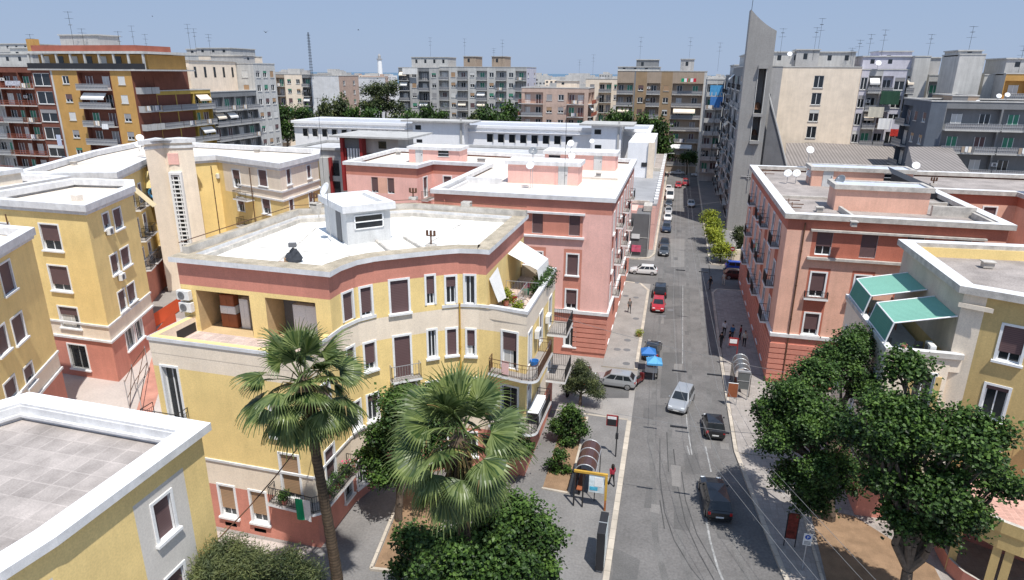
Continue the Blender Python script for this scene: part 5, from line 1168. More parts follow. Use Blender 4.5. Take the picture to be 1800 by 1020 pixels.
# ------------------------------------------------------------------ fan palms
def fan_leaf(mb, org, az, elev, pl, fr, r, droopk=1.0):
    """petiole from org then a folded fan of drooping blades"""
    roll = r.gauss(0, .38); d0 = Vector((cos(az) * cos(elev), sin(az) * cos(elev), sin(elev)))
    side = Vector((-sin(az), cos(az), 0)); side = (Matrix.Rotation(roll, 3, d0) @ side).normalized(); p = Vector(org); d = d0.copy(); n = 5; pts = [p.copy()]
    for i in range(n):
        d = (d + Vector((0, 0, -.10 * droopk))).normalized(); p = p + d * (pl / n); pts.append(p.copy())
    for i in range(n): mb.tube(pts[i], pts[i + 1], .028 - .003 * i, PFM if elev > -.4 else PFY, 4)
    up = side.cross(d) * -1
    if up.z < 0: up = -up
    nb = 34; mats = (PFL, PFM, PFL, PFM, PFD) if elev > -.3 else (PFM, PFL, PFM, PFD)
    fold = r.uniform(.25, .5)
    for k in range(nb):
        a = (k / (nb - 1) - .5) * radians(210); L = fr * (.72 + .28 * cos(a * .9)) * r.uniform(.92, 1.05)
        bd = (d * cos(a) + side * sin(a)).normalized(); bd = (bd + up * (-fold * abs(sin(a)) * .6)).normalized()
        wv = bd.cross(up).normalized(); w = .060 * fr / 1.2; c = pts[-1].copy(); prev = None; seg = 5
        mi = mb.mi(r.choice(mats)); mt = mb.mi(PFY if r.random() < .02 else (PFL if r.random() < .5 else PFM))
        cur = bd.copy()
        for s in range(seg + 1):
            t = s / seg; ww = w * (.35 + 1.35 * t if t < .45 else max(.07, .95 * ((1 - t) / .55) ** 1.5))
            zz = up * (.012 if k % 2 else -.012)
            q = len(mb.v); mb.v += [tuple(c + wv * ww + zz), tuple(c - wv * ww - zz)]
            if prev is not None: mb.f.append((prev, prev + 1, q + 1, q)); mb.m.append(mi if t < .8 else mt)
            prev = q
            if t > .35: cur = (cur + Vector((0, 0, -.62 * droopk * (t - .2)))).normalized()
            c = c + cur * (L / seg)
def palm(label, base, top, seed, nl=46, pl=1.25, fr=1.25, tr=.24):
    r = random.Random(seed); t = thing('fan_palm', label, 'palm tree', (base[0], base[1], 0))
    mb = MB(); b = Vector(base); e = Vector(top); prev = b; k = 40
    for i in range(1, k + 1):
        u = i / k; c = b.lerp(e, u) + Vector((sin(u * 3) * .12, 0, 0)) * (1 - u); r0 = tr * (1.25 - .35 * min(1, (i - 1) / k * 1.6)) * (1 + .05 * (i % 2)); mb.tube(prev, c, r0, PBARK, 12, r0 * .97); prev = c
    mb.lathe([(tr * .95, -1.1), (tr * 1.35, -.5), (tr * 1.3, -.1), (tr * .5, .35), (0, .5)], e, PBARK, 12)
    for i in range(70):    # old leaf bases
        th = r.random() * 6.28; z = r.uniform(-1.2, -.1); o = e + Vector((cos(th) * tr, sin(th) * tr, z)); mb.tube(o, o + Vector((cos(th) * .22, sin(th) * .22, .18)), .03, PFY if i % 2 else PBARK, 4, .012)
    mb.build('trunk', t)
    ga = 2.39996
    for i in range(nl):
        u = (i + .5) / nl; elev = radians(86 - 152 * u ** .9) + r.gauss(0, .12); mb = MB()
        fan_leaf(mb, e + Vector((cos(i * ga) * .1, sin(i * ga) * .1, .2 - .5 * u)), i * ga + r.gauss(0, .12), elev, pl * r.uniform(.85, 1.12) * (.75 + .35 * min(1, u * 2)), fr * r.uniform(.75, 1.1), r, .75 + .7 * u)
        mb.build('leaf', t)
    mb = MB()
    for i in range(46):
        th = r.random() * 6.28; o = e + Vector((cos(th) * tr, sin(th) * tr, r.uniform(-.9, -.3))); mb.tube(o, o + Vector((cos(th) * .25, sin(th) * .25, -r.uniform(.6, 1.3))), .03, PFY if i % 3 else PBARK, 3, .05)
    mb.build('dead_skirt', t)
    mb = MB()
    for i in range(5): 
        th = i * 1.3; p0 = e + Vector((0, 0, -.1)); p1 = p0 + Vector((cos(th) * .8, sin(th) * .8, .3)); p2 = p1 + Vector((cos(th) * .5, sin(th) * .5, -.8)); mb.path([p0, p1, p2], .025, PFY, 4)
    mb.build('flower_stalk', t); return t
xt, zt = at(533, 672, 22); xb, zb = at(592, 1020, 23.2)
palm('tall fan palm with a long bare leaning trunk, left of the two palms', (xb + .12, 23.25, 0), (xt, 22, zt), 3, nl=44, pl=1.5, fr=1.4)
xt, zt = at(806, 772, 20.0)
palm('fan palm with a wide crown of pale leaves, right of the two palms', (xt + .25, 20.3, 0), (xt, 20.0, zt), 4, nl=46, pl=1.6, fr=1.45, tr=.27)
# ------------------------------------------------------------------ cars
def car(label, x, y, heading, col, kind='hatch', L=None, z=.01, cat='car', name='parked_car', group=None):
    """heading: direction of the bonnet in the ground plane, radians"""
    SC = .9
    L = L or dict(hatch=3.9, sedan=4.4, wagon=4.6, suv=4.5, city=3.5, van=5.2, pickup=4.6)[kind]
    W = dict(van=1.95, suv=1.82, wagon=1.78).get(kind, 1.68) / 2; Hh = dict(hatch=1.45, sedan=1.42, wagon=1.5, suv=1.72, city=1.48, van=2.3, pickup=1.8)[kind]
    belt = dict(van=1.25, suv=1.05, pickup=1.05).get(kind, .9); h = L / 2
    t = thing(name, label, cat, (x, y, z), heading, group); t.scale = (SC, SC, SC); mb = MB()
    if kind == 'van': st = [(-h, .55, .9, .93), (-h + .06, .3, belt, 1), (h - 1.0, .25, belt, 1), (h - .45, .25, 1.05, .98), (h - .1, .3, .8, .92), (h, .4, .6, .85)]
    elif kind in ('sedan',): st = [(-h, .45, .8, .86), (-h + .12, .3, .92, .94), (-h + .8, .22, .95, 1), (0, .2, belt, 1), (h - 1.15, .2, .88, 1), (h - .3, .22, .74, .95), (h - .06, .28, .62, .86), (h, .35, .5, .8)]
    else: st = [(-h, .45, .8, .88), (-h + .08, .3, belt + .02, .95), (-h + .7, .22, belt + .03, 1), (0, .2, belt, 1), (h - 1.1, .2, belt - .03, 1), (h - .32, .22, belt - .16, .95), (h - .06, .28, belt - .3, .86), (h, .35, .5, .8)]
    rings = []
    for (sx, zb, zt, wf) in st:
        w = W * wf; zm = zb + (zt - zb) * .55; pts = [(-w * .9, zb), (-w, zb + .12), (-w, zm), (-w * .93, zt), (-w * .45, zt + .025), (w * .45, zt + .025), (w * .93, zt), (w, zm), (w, zb + .12), (w * .9, zb)]
        k = len(mb.v); mb.v += [(sx, p[0], p[1]) for p in pts]; rings.append(k)
    i_ = mb.mi(col); n = 10
    for a, b in zip(rings, rings[1:]):
        for q in range(n): mb.f.append((a + q, b + q, b + (q + 1) % n, a + (q + 1) % n)); mb.m.append(i_)
    mb.f.append(tuple(rings[0] + q for q in range(n))); mb.m.append(i_); mb.f.append(tuple(rings[-1] + n - 1 - q for q in range(n))); mb.m.append(i_)
    # greenhouse: stations (x at belt, x at roof)
    gr = dict(hatch=(-h + .12, -h + .62, h - 1.0, h - 1.75), city=(-h + .08, -h + .4, h - .75, h - 1.35), sedan=(-h + .75, -h + 1.35, h - 1.2, h - 1.95), wagon=(-h + .1, -h + .45, h - 1.2, h - 1.95), suv=(-h + .1, -h + .35, h - 1.1, h - 1.7),
              van=(-h + .03, -h + .1, h - .75, h - 1.5), pickup=(-h + 1.5, -h + 1.6, h - 1.1, h - 1.7))[kind]
    wb, wr = W * .93, W * (.74 if kind not in ('van',) else .88); zb = belt - .02; zr = Hh
    B_ = [(gr[0], -wb, zb), (gr[2], -wb, zb - .04), (gr[2], wb, zb - .04), (gr[0], wb, zb)]; R_ = [(gr[1], -wr, zr - .03), (gr[3], -wr, zr - .05), (gr[3], wr, zr - .05), (gr[1], wr, zr - .03)]
    k = len(mb.v); mb.v += B_ + R_ + [((gr[1] + gr[3]) / 2, 0, zr + .02)]
    for q in ((0, 1, 5, 4), (1, 2, 6, 5), (2, 3, 7, 6), (3, 0, 4, 7)): mb.f.append(tuple(k + a for a in q)); mb.m.append(i_)
    for a, b in ((4, 5), (5, 6), (6, 7), (7, 4)): mb.f.append((k + a, k + b, k + 8)); mb.m.append(i_)
    if kind == 'pickup':
        mb.box(-h + .05, -h + 1.5, -W * .95, -W * .88, .8, 1.15, col); mb.box(-h + .05, -h + 1.5, W * .88, W * .95, .8, 1.15, col)
    body = mb.build('body', t, world=False, bevel=.035)
    def lerp(a, b, u): return tuple(a[i] + (b[i] - a[i]) * u for i in range(3))
    def quad(mb, a, b, c, d, u0, u1, v0, v1, off):
        P = [lerp(lerp(a, b, u), lerp(d, c, u), v) for u, v in ((u0, v0), (u1, v0), (u1, v1), (u0, v1))]
        nn = (Vector(P[1]) - Vector(P[0])).cross(Vector(P[3]) - Vector(P[0])).normalized()
        mb.face([tuple(Vector(p) + nn * off) for p in P], GLS)
    mb = MB(); quad(mb, B_[1], B_[2], R_[2], R_[1], .07, .93, .12, .93, .012); mb.build('windscreen', t, world=False)
    if kind != 'van': mb = MB(); quad(mb, B_[3], B_[0], R_[0], R_[3], .09, .91, .22, .9, .012); mb.build('rear_window', t, world=False)
    mb = MB(); spl = [(.06, .32), (.35, .62), (.65, .93)] if kind in ('wagon', 'suv', 'hatch') else ([(.1, .5), (.54, .92)] if kind != 'van' else [(.8, .96)])
    for s0, s1 in spl:
        quad(mb, B_[0], B_[1], R_[1], R_[0], s0, s1, .12, .86, .012); quad(mb, B_[2], B_[3], R_[3], R_[2], 1 - s1, 1 - s0, .12, .86, .012)
    mb.build('side_window', t, world=False)
    for sx in (-h + .72, h - .78):
        for s in (-1, 1):
            mb = MB(); mb.lathe([(.0, -.09), (.26, -.1), (.315, -.06), (.315, .06), (.26, .1), (.24, .1)], (sx, s * (W - .07), .315), TYRE, 16, axis=(0, s, 0)); w_ = mb.build('wheel', t, world=False)
            mb = MB(); mb.lathe([(.24, .09), (.2, .075), (.05, .095), (0, .095)], (sx, s * (W - .07), .315), CHROME, 12, axis=(0, s, 0)); mb.build('rim', w_, world=False)
    for s in (-1, 1):
        mb = MB(); mb.box(h - .2, h - .07, s * W * .62 - .16, s * W * .62 + .16, .58, .7, LAMPW); mb.build('headlight', t, world=False, bevel=.02)
        mb = MB(); mb.box(-h - .01, -h + .14, s * W * .8 - .09, s * W * .8 + .09, .66, belt - .02, LAMPR); mb.build('tail_light', t, world=False, bevel=.02)
        mb = MB(); mb.box(gr[2] - .28, gr[2] - .14, s * (W + .06) - .06, s * (W + .06) + .06, belt, belt + .12, col); mb.build('wing_mirror', t, world=False, bevel=.02)
    mb = MB(); mb.box(-h - .015, -h + .02, -.26, .26, .45, .56, PLATE); mb.box(h - .02, h + .012, -.26, .26, .36, .47, PLATE); mb.build('number_plate', t, world=False)
    mb = MB(); mb.box(-h - .02, -h + .1, -W * .82, W * .82, .25, .4, TYRE); mb.build('bumper', t, world=False, bevel=.03)
    mb = MB(); mb.box(h - .08, h + .008, -W * .7, W * .7, .22, .34, TYRE); mb.build('bumper', t, world=False, bevel=.03)
    return t
BLK = paint('black', (.012, .012, .014)); SLV = paint('silver', (.42, .43, .44), .35); WTP = paint('white', (.72, .72, .71)); RDP = paint('red', (.42, .012, .014)); NVY = paint('navy', (.02, .035, .07)); DGY = paint('dark grey', (.07, .08, .09), .3); BLP = paint('blue', (.02, .08, .45)); MAR = paint('maroon', (.09, .015, .015))
U = pi / 2
car('black estate car seen from behind, nearest car on the road', 4.2, 37.6, U + .10, BLK, 'wagon', name='moving_car')
car('small black car with shiny rear window, on the road behind the silver estate', 4.5, 46.9, U + .06, BLK, 'city', name='moving_car', L=3.4)
car('silver grey estate with roof rack driving toward the camera', 2.1, 50.6, -U - .22, SLV, 'wagon', name='moving_car', L=4.3)
car('silver hatchback parked across the driveway behind the olive tree', -3.6, 52.9, pi - .08, SLV, 'hatch', L=4.2)
car('black car at the kerb beside the blue canopies', -.65, 60.6, U - .05, BLK, 'sedan')
car('red car parked at the kerb with its bonnet toward the camera', -.55, 74.1, -U, RDP, 'hatch')
car('black car with open look parked right behind the red one', -.5, 79.3, U, BLK, 'suv', L=4.2)
car('white hatchback parked sideways in the side street', -3.0, 88.0, pi, WTP, 'hatch', L=4.1)
car('dark grey hatchback parked first beyond the side street', -.55, 99.3, -U, DGY, 'hatch')
car('very dark car second beyond the side street', -.6, 104.2, -U, BLK, 'sedan')
car('tall navy off road car parked with bright roof reflections', -.55, 115.5, -U, NVY, 'suv')
car('white car parked between the navy one and the small silver car', -.5, 124.5, -U, WTP, 'hatch')
car('small silver car parked just before the white box van', -.5, 131, -U, SLV, 'city')
car('white box van parked at the left kerb', -.5, 147.5, -U, WTP, 'van', cat='van', L=6.0)
car('dark hatchback partly hidden behind the white box van', -.6, 139, -U, DGY, 'hatch')
car('small white car parked beyond the box van', -1.0, 158, -U, WTP, 'city')
car('left one of the two red cars near the end of the street', 1.2, 164, -U, RDP, 'hatch'); car('right one of the two red cars near the end of the street', 2.9, 168, -U, paint('dull red', (.30, .02, .02)), 'suv')
car('silver car driving in the shade halfway down the street', 3.9, 140, -U, SLV, 'hatch', name='moving_car')
car('white car crossing at the far end, on the left', .8, 186, pi, WTP, 'sedan', name='moving_car'); car('white car crossing at the far end, on the right', 6.4, 184, pi, WTP, 'sedan', name='moving_car'); 
car('dark car at the far left end of the street by the corner', -3.3, 181, pi, BLK, 'sedan')
car('bright blue car half hidden by the salmon house corner', 9.6, 93.0, 0.05, BLP, 'city')
car('dark maroon car parked in front of the bright blue one', 9.3, 89.0, .05, MAR, 'hatch')
car('dark car in the yard under the balconies between the yellow and pink houses', -6.6, 53.0, U, BLK, 'sedan')

# ------------------------------------------------------------------ people
def person(label, x, y, face, shirt, trousers, hair='short', z=.14, h=1.72, stride=.18, group=None, bag=None):
    s = h / 1.75; t = thing('person', label, 'person', (x, y, z), face, group)
    J = {}; E = []; Rr = []
    V = []
    def add(p, r, par=None):
        V.append(tuple(c * s for c in p)); Rr.append(r * s)
        if par is not None: E.append((par, len(V) - 1))
        return len(V) - 1
    pel = add((0, 0, .95), .135); wa = add((0, .0, 1.12), .12, pel); ch = add((.01, 0, 1.32), .15, wa); ne = add((0, 0, 1.47), .06, ch); hd = add((.015, 0, 1.56), .07, ne); h2 = add((.015, 0, 1.64), .092, hd); add((.0, 0, 1.70), .07, h2)
    add((.10, 0, 1.615), .018, h2)
    for sd in (-1, 1):
        fw = stride * sd
        hp = add((0, .09 * sd, .9), .095, pel); kn = add((fw * .5 + .03, .10 * sd, .5), .06, hp); an = add((fw, .10 * sd, .08), .042, kn); add((fw + .15, .11 * sd, .035), .035, an)
        sh = add((0, .18 * sd, 1.40), .06, ch); el = add((-fw * .35 - .03, .235 * sd, 1.12), .043, sh); wr = add((-fw * .8 + .05, .24 * sd, .88), .028, el); pa = add((-fw * .9 + .07, .24 * sd, .81), .034, wr)
        for k in range(4): f1 = add((-fw * .9 + .045 + .018 * k, .245 * sd, .755 - .006 * (1.5 - abs(k - 1.5))), .009, pa); add((-fw * .9 + .05 + .018 * k, .235 * sd, .715 + .01 * abs(k - 1.5)), .008, f1)
        th = add((-fw * .9 + .11, .225 * sd, .785), .01, wr); add((-fw * .9 + .12, .22 * sd, .75), .009, th)
    me = bpy.data.meshes.new('body'); me.from_pydata(V, E, []); o = bpy.data.objects.new('body', me); COL.objects.link(o)
    md = o.modifiers.new('skin', 'SKIN'); 
    for i, r_ in enumerate(Rr): me.skin_vertices[0].data[i].radius = (r_, r_ * (1.25 if i in (1, 2) else 1))
    me.skin_vertices[0].data[0].use_root = True
    sb = o.modifiers.new('sub', 'SUBSURF'); sb.levels = 1; sb.render_levels = 1
    bpy.context.view_layer.update(); dg = bpy.context.evaluated_depsgraph_get(); m2 = bpy.data.meshes.new_from_object(o.evaluated_get(dg)); m2.name = 'body'
    o.modifiers.clear(); o.data = m2; m2.materials.clear()
    for m in (SKIN, shirt, trousers, TYRE): m2.materials.append(m)
    for p in m2.polygons:
        c = p.center / s; ar = abs(c.y) > .19
        p.material_index = 3 if c.z < .07 else (2 if c.z < .98 and not ar else (1 if c.z < 1.45 and (not ar or c.z > 1.1) else 0)); p.use_smooth = True
    o.parent = t
    mb = MB(); mb.lathe([(.0, .115), (.07, .09), (.1, .02), (.095, -.03), (.07, -.06)] if hair == 'short' else [(0, .12), (.08, .09), (.11, .0), (.115, -.12), (.1, -.25), (.0, -.27)], (-.02 * s, 0, 1.65 * s), HAIR, 10); mb.build('hair', t, world=False, smooth=True)
    if bag: mb = MB(); mb.box(.0, .28, .27, .38, .42, .72, bag); mb.build('bag', t, world=False, bevel=.02)
    return t
person('woman in a red top and black trousers carrying a pale bag by the bus shelter', -2.32, 37.6, 2.2, cloth('red', (.35, .03, .05)), cloth('black', (.02, .02, .022)), 'long', bag=cloth('pale', (.6, .58, .5)), h=1.66)
person('man in a grey shirt walking alone on the sunny pavement', -3.7, 71.4, -1.2, cloth('grey', (.16, .15, .14)), cloth('dark grey', (.05, .05, .055)))
person('person in a white shirt in the shade at the kerb, farthest of the group', 6.4, 66.9, 1.5, cloth('white', (.7, .7, .7)), cloth('black', (.02, .02, .022)))
person('person in a blue top within the group in the shade', 7.1, 65.9, -2, cloth('blue', (.04, .14, .3)), cloth('black', (.02, .02, .022)), stride=.05)
person('person in a dark red top beside the one in blue', 7.9, 66.0, 2.8, cloth('dark red', (.25, .02, .03)), cloth('black', (.02, .02, .022)), stride=.05)
person('person dressed in black with white trousers, near the red board in the shade', 6.7, 64.0, 0, cloth('black', (.02, .02, .022)), cloth('white', (.7, .7, .7)), stride=.1)
person('person dressed all in dark clothes at the left of the group', 5.9, 63.5, 1, cloth('black', (.02, .02, .022)), cloth('dark grey', (.05, .05, .055)), stride=.1)
person('person in a cream shirt standing closest to the salmon wall', 8.2, 64.5, -1.6, cloth('cream', (.62, .58, .48)), cloth('black', (.02, .02, .022)), stride=.08)
person('person in a pale shirt walking beside the maroon car', 7.4, 85.5, -1.6, cloth('pale', (.6, .58, .5)), cloth('pale', (.6, .58, .5)), z=.02)
person('person in dark clothes stepping off the kerb near the maroon car', 5.6, 83.2, -2.2, cloth('black', (.02, .02, .022)), cloth('dark grey', (.05, .05, .055)), z=.02)

# ------------------------------------------------------------------ bus stop furniture
def shelter(label, x0, x1, y0, y1, z=.14, h=2.5, panel=BRNV, board=None):
    t = thing('bus_shelter', label, 'bus shelter', ((x0 + x1) / 2, (y0 + y1) / 2, z)); cx = (x0 + x1) / 2; R = (x1 - x0) / 2; zs = z + h - .55; n = 12
    arc = [(cx - R * cos(pi * k / n), zs + R * .95 * sin(pi * k / n)) for k in range(n + 1)]
    mb = MB()
    for a, c in zip(arc, arc[1:]): mb.face([(a[0], y0, a[1]), (a[0], y1, a[1]), (c[0], y1, c[1]), (c[0], y0, c[1])], panel)
    mb.build('vault', t); mb = MB()
    for k in range(4):
        y = y0 + (y1 - y0) * k / 3; mb.path([(a[0], y, a[1] + .015) for a in arc], .035, STEEL, 6)
        mb.tube((x0, y, z), (x0, y, zs), .035, IRON, 6)
        mb.tube((x1, y, z), (x1, y, zs), .03, IRON, 6) if k in (0, 3) else None
    for x in (x0, x1): mb.tube((x, y0, zs), (x, y1, zs), .035, STEEL, 6)
    mb.build('frame', t)
    mb = MB(); mb.box(x0 - .01, x0 + .01, y0 + .05, y1 - .05, z + .3, zs - .05, panel); mb.build('back_panel', t)
    mb = MB(); mb.box(x0 + .1, x0 + .45, y0 + .3, y1 - .3, z + .42, z + .48, WOOD)
    for y in (y0 + .4, y1 - .4): mb.box(x0 + .2, x0 + .3, y, y + .06, z, z + .42, IRON)
    mb.build('bench', t); return t
shelter('barrel vaulted brown bus shelter on the left pavement', -4.55, -3.25, 35.7, 38.7)
AD = thing('poster_stand', 'yellow painted steel frame holding a pale poster, in front of the left bus shelter', 'sign', (-3.4, 34.9, .14))
mb = MB(); mb.box(-4.5, -2.42, 34.86, 35.0, 2.62, 2.76, YPNT); mb.box(-2.56, -2.42, 34.86, 35.0, .9, 2.62, YPNT); mb.box(-2.55, -2.43, 34.87, 34.99, .14, .9, M('rusted yellow steel', (.35, .12, .04), var=.4, scale=5)); mb.build('frame', AD)
mb = MB(); mb.box(-3.55, -2.62, 34.9, 34.96, 1.35, 2.6, POSTER); o = mb.build('poster', AD)
mb = MB(); mb.box(-3.5, -3.0, 34.885, 34.897, 1.5, 1.75, M('cyan print', (.08, .42, .6), var=.3, scale=6)); mb.box(-3.2, -2.7, 34.885, 34.897, 1.8, 2.45, WHT); mb.build('print', o)
mb = MB()
for x in (-4.5, -3.95): mb.box(x, x + .09, 34.88, 34.98, .14, 2.62, IRON)
mb.build('post', AD)
BS = thing('bus_stop_sign', 'bus stop sign with red border and dark face on a black post', 'sign', (-2.4, 41.2, .14))
mb = MB(); mb.tube((-2.4, 41.2, .14), (-2.4, 41.2, 3.35), .045, IRON, 8); mb.box(-2.5, -2.3, 41.12, 41.28, 1.6, 2.0, IRON); mb.build('post', BS)
mb = MB(); mb.box(-3.2, -2.42, 41.17, 41.23, 2.55, 3.4, REDP); o = mb.build('panel', BS, bevel=.01); mb = MB(); mb.box(-3.12, -2.5, 41.15, 41.168, 3.1, 3.3, WHT); mb.box(-3.12, -2.5, 41.15, 41.168, 2.62, 3.08, IRON); mb.build('face_print', o)
TP = thing('advertising_box', 'tall black two sided advertising box standing on the left pavement at the bottom', 'sign', (-2.2, 30.3, .14))
mb = MB(); mb.box(-2.42, -1.98, 29.4, 31.3, .3, 2.75, IRON); mb.build('case', TP, bevel=.03); mb = MB(); mb.box(-2.35, -2.05, 29.5, 31.2, .14, .3, GRY); mb.build('base', TP)
mb = MB(); mb.box(-1.975, -1.965, 29.5, 31.2, .5, 2.6, POSTER); mb.box(-2.435, -2.425, 29.5, 31.2, .5, 2.6, POSTER); mb.build('poster', TP)
mb = MB(); mb.box(-2.44, -1.96, 30.3, 30.36, 2.74, 2.77, STEEL); mb.build('trim', TP)
shelter('arched bus shelter with bare hoops on the right pavement beside the salmon house', 6.35, 7.65, 53.2, 56.2, panel=M('smoked clear polycarbonate', (.10, .10, .10), rough=.2, var=.1, spec=.5))
NBX = thing('notice_board', 'grey glazed timetable board standing before the right bus shelter', 'sign', (7.0, 52.6, .14))
mb = MB(); mb.box(6.55, 7.45, 52.55, 52.68, 1.1, 2.6, M('grey glazed board', (.14, .15, .15), rough=.2, var=.2)); mb.build('board', NBX); mb = MB()
for x in (6.52, 7.43): mb.box(x, x + .06, 52.55, 52.66, .14, 2.65, STEEL)
mb.box(6.5, 7.5, 52.52, 52.7, 2.6, 2.75, STEEL); mb.box(6.52, 7.49, 52.52, 52.54, 1.82, 1.88, STEEL); mb.build('frame', NBX)
RB = thing('advertising_board', 'brown red advertising board on thin steel legs at the right kerb', 'sign', (6.1, 51.4, .14))
mb = MB(); mb.box(5.75, 6.5, 51.35, 51.42, .85, 2.05, WOOD); mb.build('board', RB); mb = MB()
for x in (5.72, 6.5): mb.tube((x, 51.38, .14), (x, 51.38, 2.1), .03, STEEL, 6)
mb.tube((5.72, 51.38, 2.1), (6.5, 51.38, 2.1), .03, STEEL, 6); mb.tube((5.72, 51.38, .82), (6.5, 51.38, .82), .025, STEEL, 6); mb.build('frame', RB)
RS = thing('bus_stop_sign', 'small red and white bus stop sign in the shade of the salmon house', 'sign', (7.0, 59.3, .14))
mb = MB(); mb.tube((7.0, 59.3, .14), (7.0, 59.3, 3.0), .04, REDP, 6); mb.build('post', RS); mb = MB(); mb.box(6.2, 6.96, 59.27, 59.33, 2.2, 3.0, REDP); o = mb.build('panel', RS); mb = MB(); mb.box(6.26, 6.9, 59.25, 59.268, 2.45, 2.85, WHT); mb.build('face_print', o)
# parking sign and red banner at the lower right
PS = thing('parking_sign', 'blue and white parking sign on a post under the big trees', 'sign', (*G(1412, 1000, .15), .15)); bx_, by_ = G(1410, 1000, .15)
mb = MB(); mb.tube((bx_, by_, .1), (bx_, by_, 2.5), .035, STEEL, 6); mb.build('post', PS)
mb = MB(); mb.box(bx_ - .22, bx_ + .22, by_ - .05, by_ - .035, 1.75, 2.5, PLATE); o = mb.build('panel', PS, bevel=.004)
mb = MB(); mb.lathe([(0, .0), (.15, .0), (.15, -.01)], (bx_, by_ - .055, 2.28), M('sign blue', (.03, .09, .4), var=0), 16, axis=(0, -1, 0))
for z in (1.98, 1.9, 1.82): mb.box(bx_ - .16, bx_ + .16, by_ - .058, by_ - .05, z, z + .035, GRY2)
mb.build('face_print', o)
tc_ = bpy.data.curves.new('letter', 'FONT'); tc_.body = 'P'; tc_.size = .24; tc_.extrude = .004; tc_.align_x = 'CENTER'; to = bpy.data.objects.new('letter', tc_); COL.objects.link(to)
bpy.context.view_layer.update(); lm = bpy.data.meshes.new_from_object(to.evaluated_get(bpy.context.evaluated_depsgraph_get())); bpy.data.objects.remove(to)
lm.materials.clear(); lm.materials.append(PLATE); lo = put('letter', lm, o, (bx_, by_ - .072, 2.20), 0); lo.rotation_euler = (pi / 2, 0, 0)
bx_, by_ = G(1387, 960, .15)
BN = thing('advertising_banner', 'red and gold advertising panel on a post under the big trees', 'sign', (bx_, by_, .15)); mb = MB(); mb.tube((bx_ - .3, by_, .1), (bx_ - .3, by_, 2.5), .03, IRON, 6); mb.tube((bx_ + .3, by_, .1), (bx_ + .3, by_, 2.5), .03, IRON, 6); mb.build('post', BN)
mb = MB(); mb.box(bx_ - .27, bx_ + .27, by_ - .05, by_, .7, 2.4, M('shade darkened red print', (.16, .03, .02), var=.6, scale=4)); mb.build('panel', BN)  # panel red darkened in the colour to stand in for tree shade
# no entry sign at the corner
NE = thing('no_entry_sign', 'round red no entry sign at the side street corner', 'sign', (8.9, 94.9, .14)); mb = MB(); mb.tube((8.9, 94.9, .14), (8.9, 94.9, 2.7), .04, STEEL, 6); mb.build('post', NE)
mb = MB(); mb.lathe([(0, .0), (.32, .0), (.32, -.02)], (8.9, 94.85, 2.6), REDP, 18, axis=(0, -1, 0)); mb.box(8.68, 9.12, 94.83, 94.845, 2.55, 2.65, PLATE); mb.build('disc', NE)
GP = thing('gate_wall', 'white boundary wall with a pillar finial beside the salmon house', 'wall', (10.6, 97, 0)); mb = MB(); mb.box(8.6, 14, 97, 97.3, .1, 2.0, CRM); mb.box(10.4, 11.0, 96.8, 97.4, .1, 2.6, WHT); mb.lathe([(.3, 2.6), (.32, 2.75), (.12, 2.85), (.26, 3.15), (.12, 3.45), (0, 3.7)], (10.7, 97.1, 0), WHT, 12); mb.build('wall', GP)
# two blue canopies, a cart and a motor scooter at the kerb
def canopy(x, y, label, m, s=1.0):
    t = thing('market_parasol', label, 'parasol', (x, y, .02)); mb = MB(); n = 4; zt = 2.35; 
    P = [(x + .95 * s * cos(pi / 4 + k * pi / 2 + .1), y + .95 * s * sin(pi / 4 + k * pi / 2 + .1), zt - .45) for k in range(4)]
    for a, c in zip(P, P[1:] + P[:1]):
        mb.face([a, c, (x, y, zt)], m); mb.face([(a[0], a[1], a[2] - .18), (c[0], c[1], c[2] - .18), c, a], m)
    mb.build('canopy', t); mb = MB(); mb.tube((x, y, .02), (x, y, zt + .05), .03, DISHW, 6)
    for a in P: mb.tube((x, y, zt - .6), a, .012, DISHW, 4)
    mb.build('pole', t)
canopy(-.95, 56.7, 'deep blue square parasol at the kerb, the farther of two', BLUE); canopy(-.35, 54.7, 'light blue square parasol at the kerb, the nearer of two', TARP)
ct = thing('street_cart', 'grey handcart with boxes under the blue parasols', 'cart', (-.6, 55.4, .02)); mb = MB(); mb.box(-1.1, .0, 54.9, 56.2, .6, 1.1, AIRC); mb.box(-1.0, -.2, 55.1, 55.9, 1.1, 1.35, WOOD); mb.build('body', ct, bevel=.02)
for x in (-1.1, .02):
    for y in (55.1, 56.0): mb = MB(); mb.lathe([(0, -.03), (.24, -.03), (.25, .03), (0, .03)], (x, y, .28), TYRE, 12, axis=(1, 0, 0)); mb.build('wheel', ct)
mb = MB()
for x in (-1.0, -.1):
    for y in (55.0, 56.1): mb.box(x, x + .05, y, y + .05, .3, .6, IRON)
mb.build('leg', ct)
def scooter(x, y, a, label, m):
    t = thing('motor_scooter', label, 'scooter', (x, y, .02), a); 
    for sx in (-.6, .6): mb = MB(); mb.lathe([(.12, -.05), (.24, -.055), (.27, 0), (.24, .055), (.12, .05)], (sx, 0, .27), TYRE, 14, axis=(0, 1, 0)); mb.build('wheel', t, world=False)
    mb = MB(); mb.box(-.75, .05, -.15, .15, .35, .72, m); mb.box(.0, .45, -.14, .14, .25, .36, m); mb.box(.35, .52, -.2, .2, .3, .95, m); mb.build('body', t, world=False, bevel=.05)
    mb = MB(); mb.box(-.7, 0, -.14, .14, .73, .82, TYRE); mb.build('seat', t, world=False, bevel=.03); mb = MB(); mb.tube((.45, 0, .9), (.42, 0, 1.08), .025, IRON, 6); mb.tube((.42, -.3, 1.08), (.42, .3, 1.08), .02, IRON, 6); mb.tube((.6, 0, .3), (.46, 0, .95), .03, STEEL, 6); mb.build('handlebar', t, world=False); return t
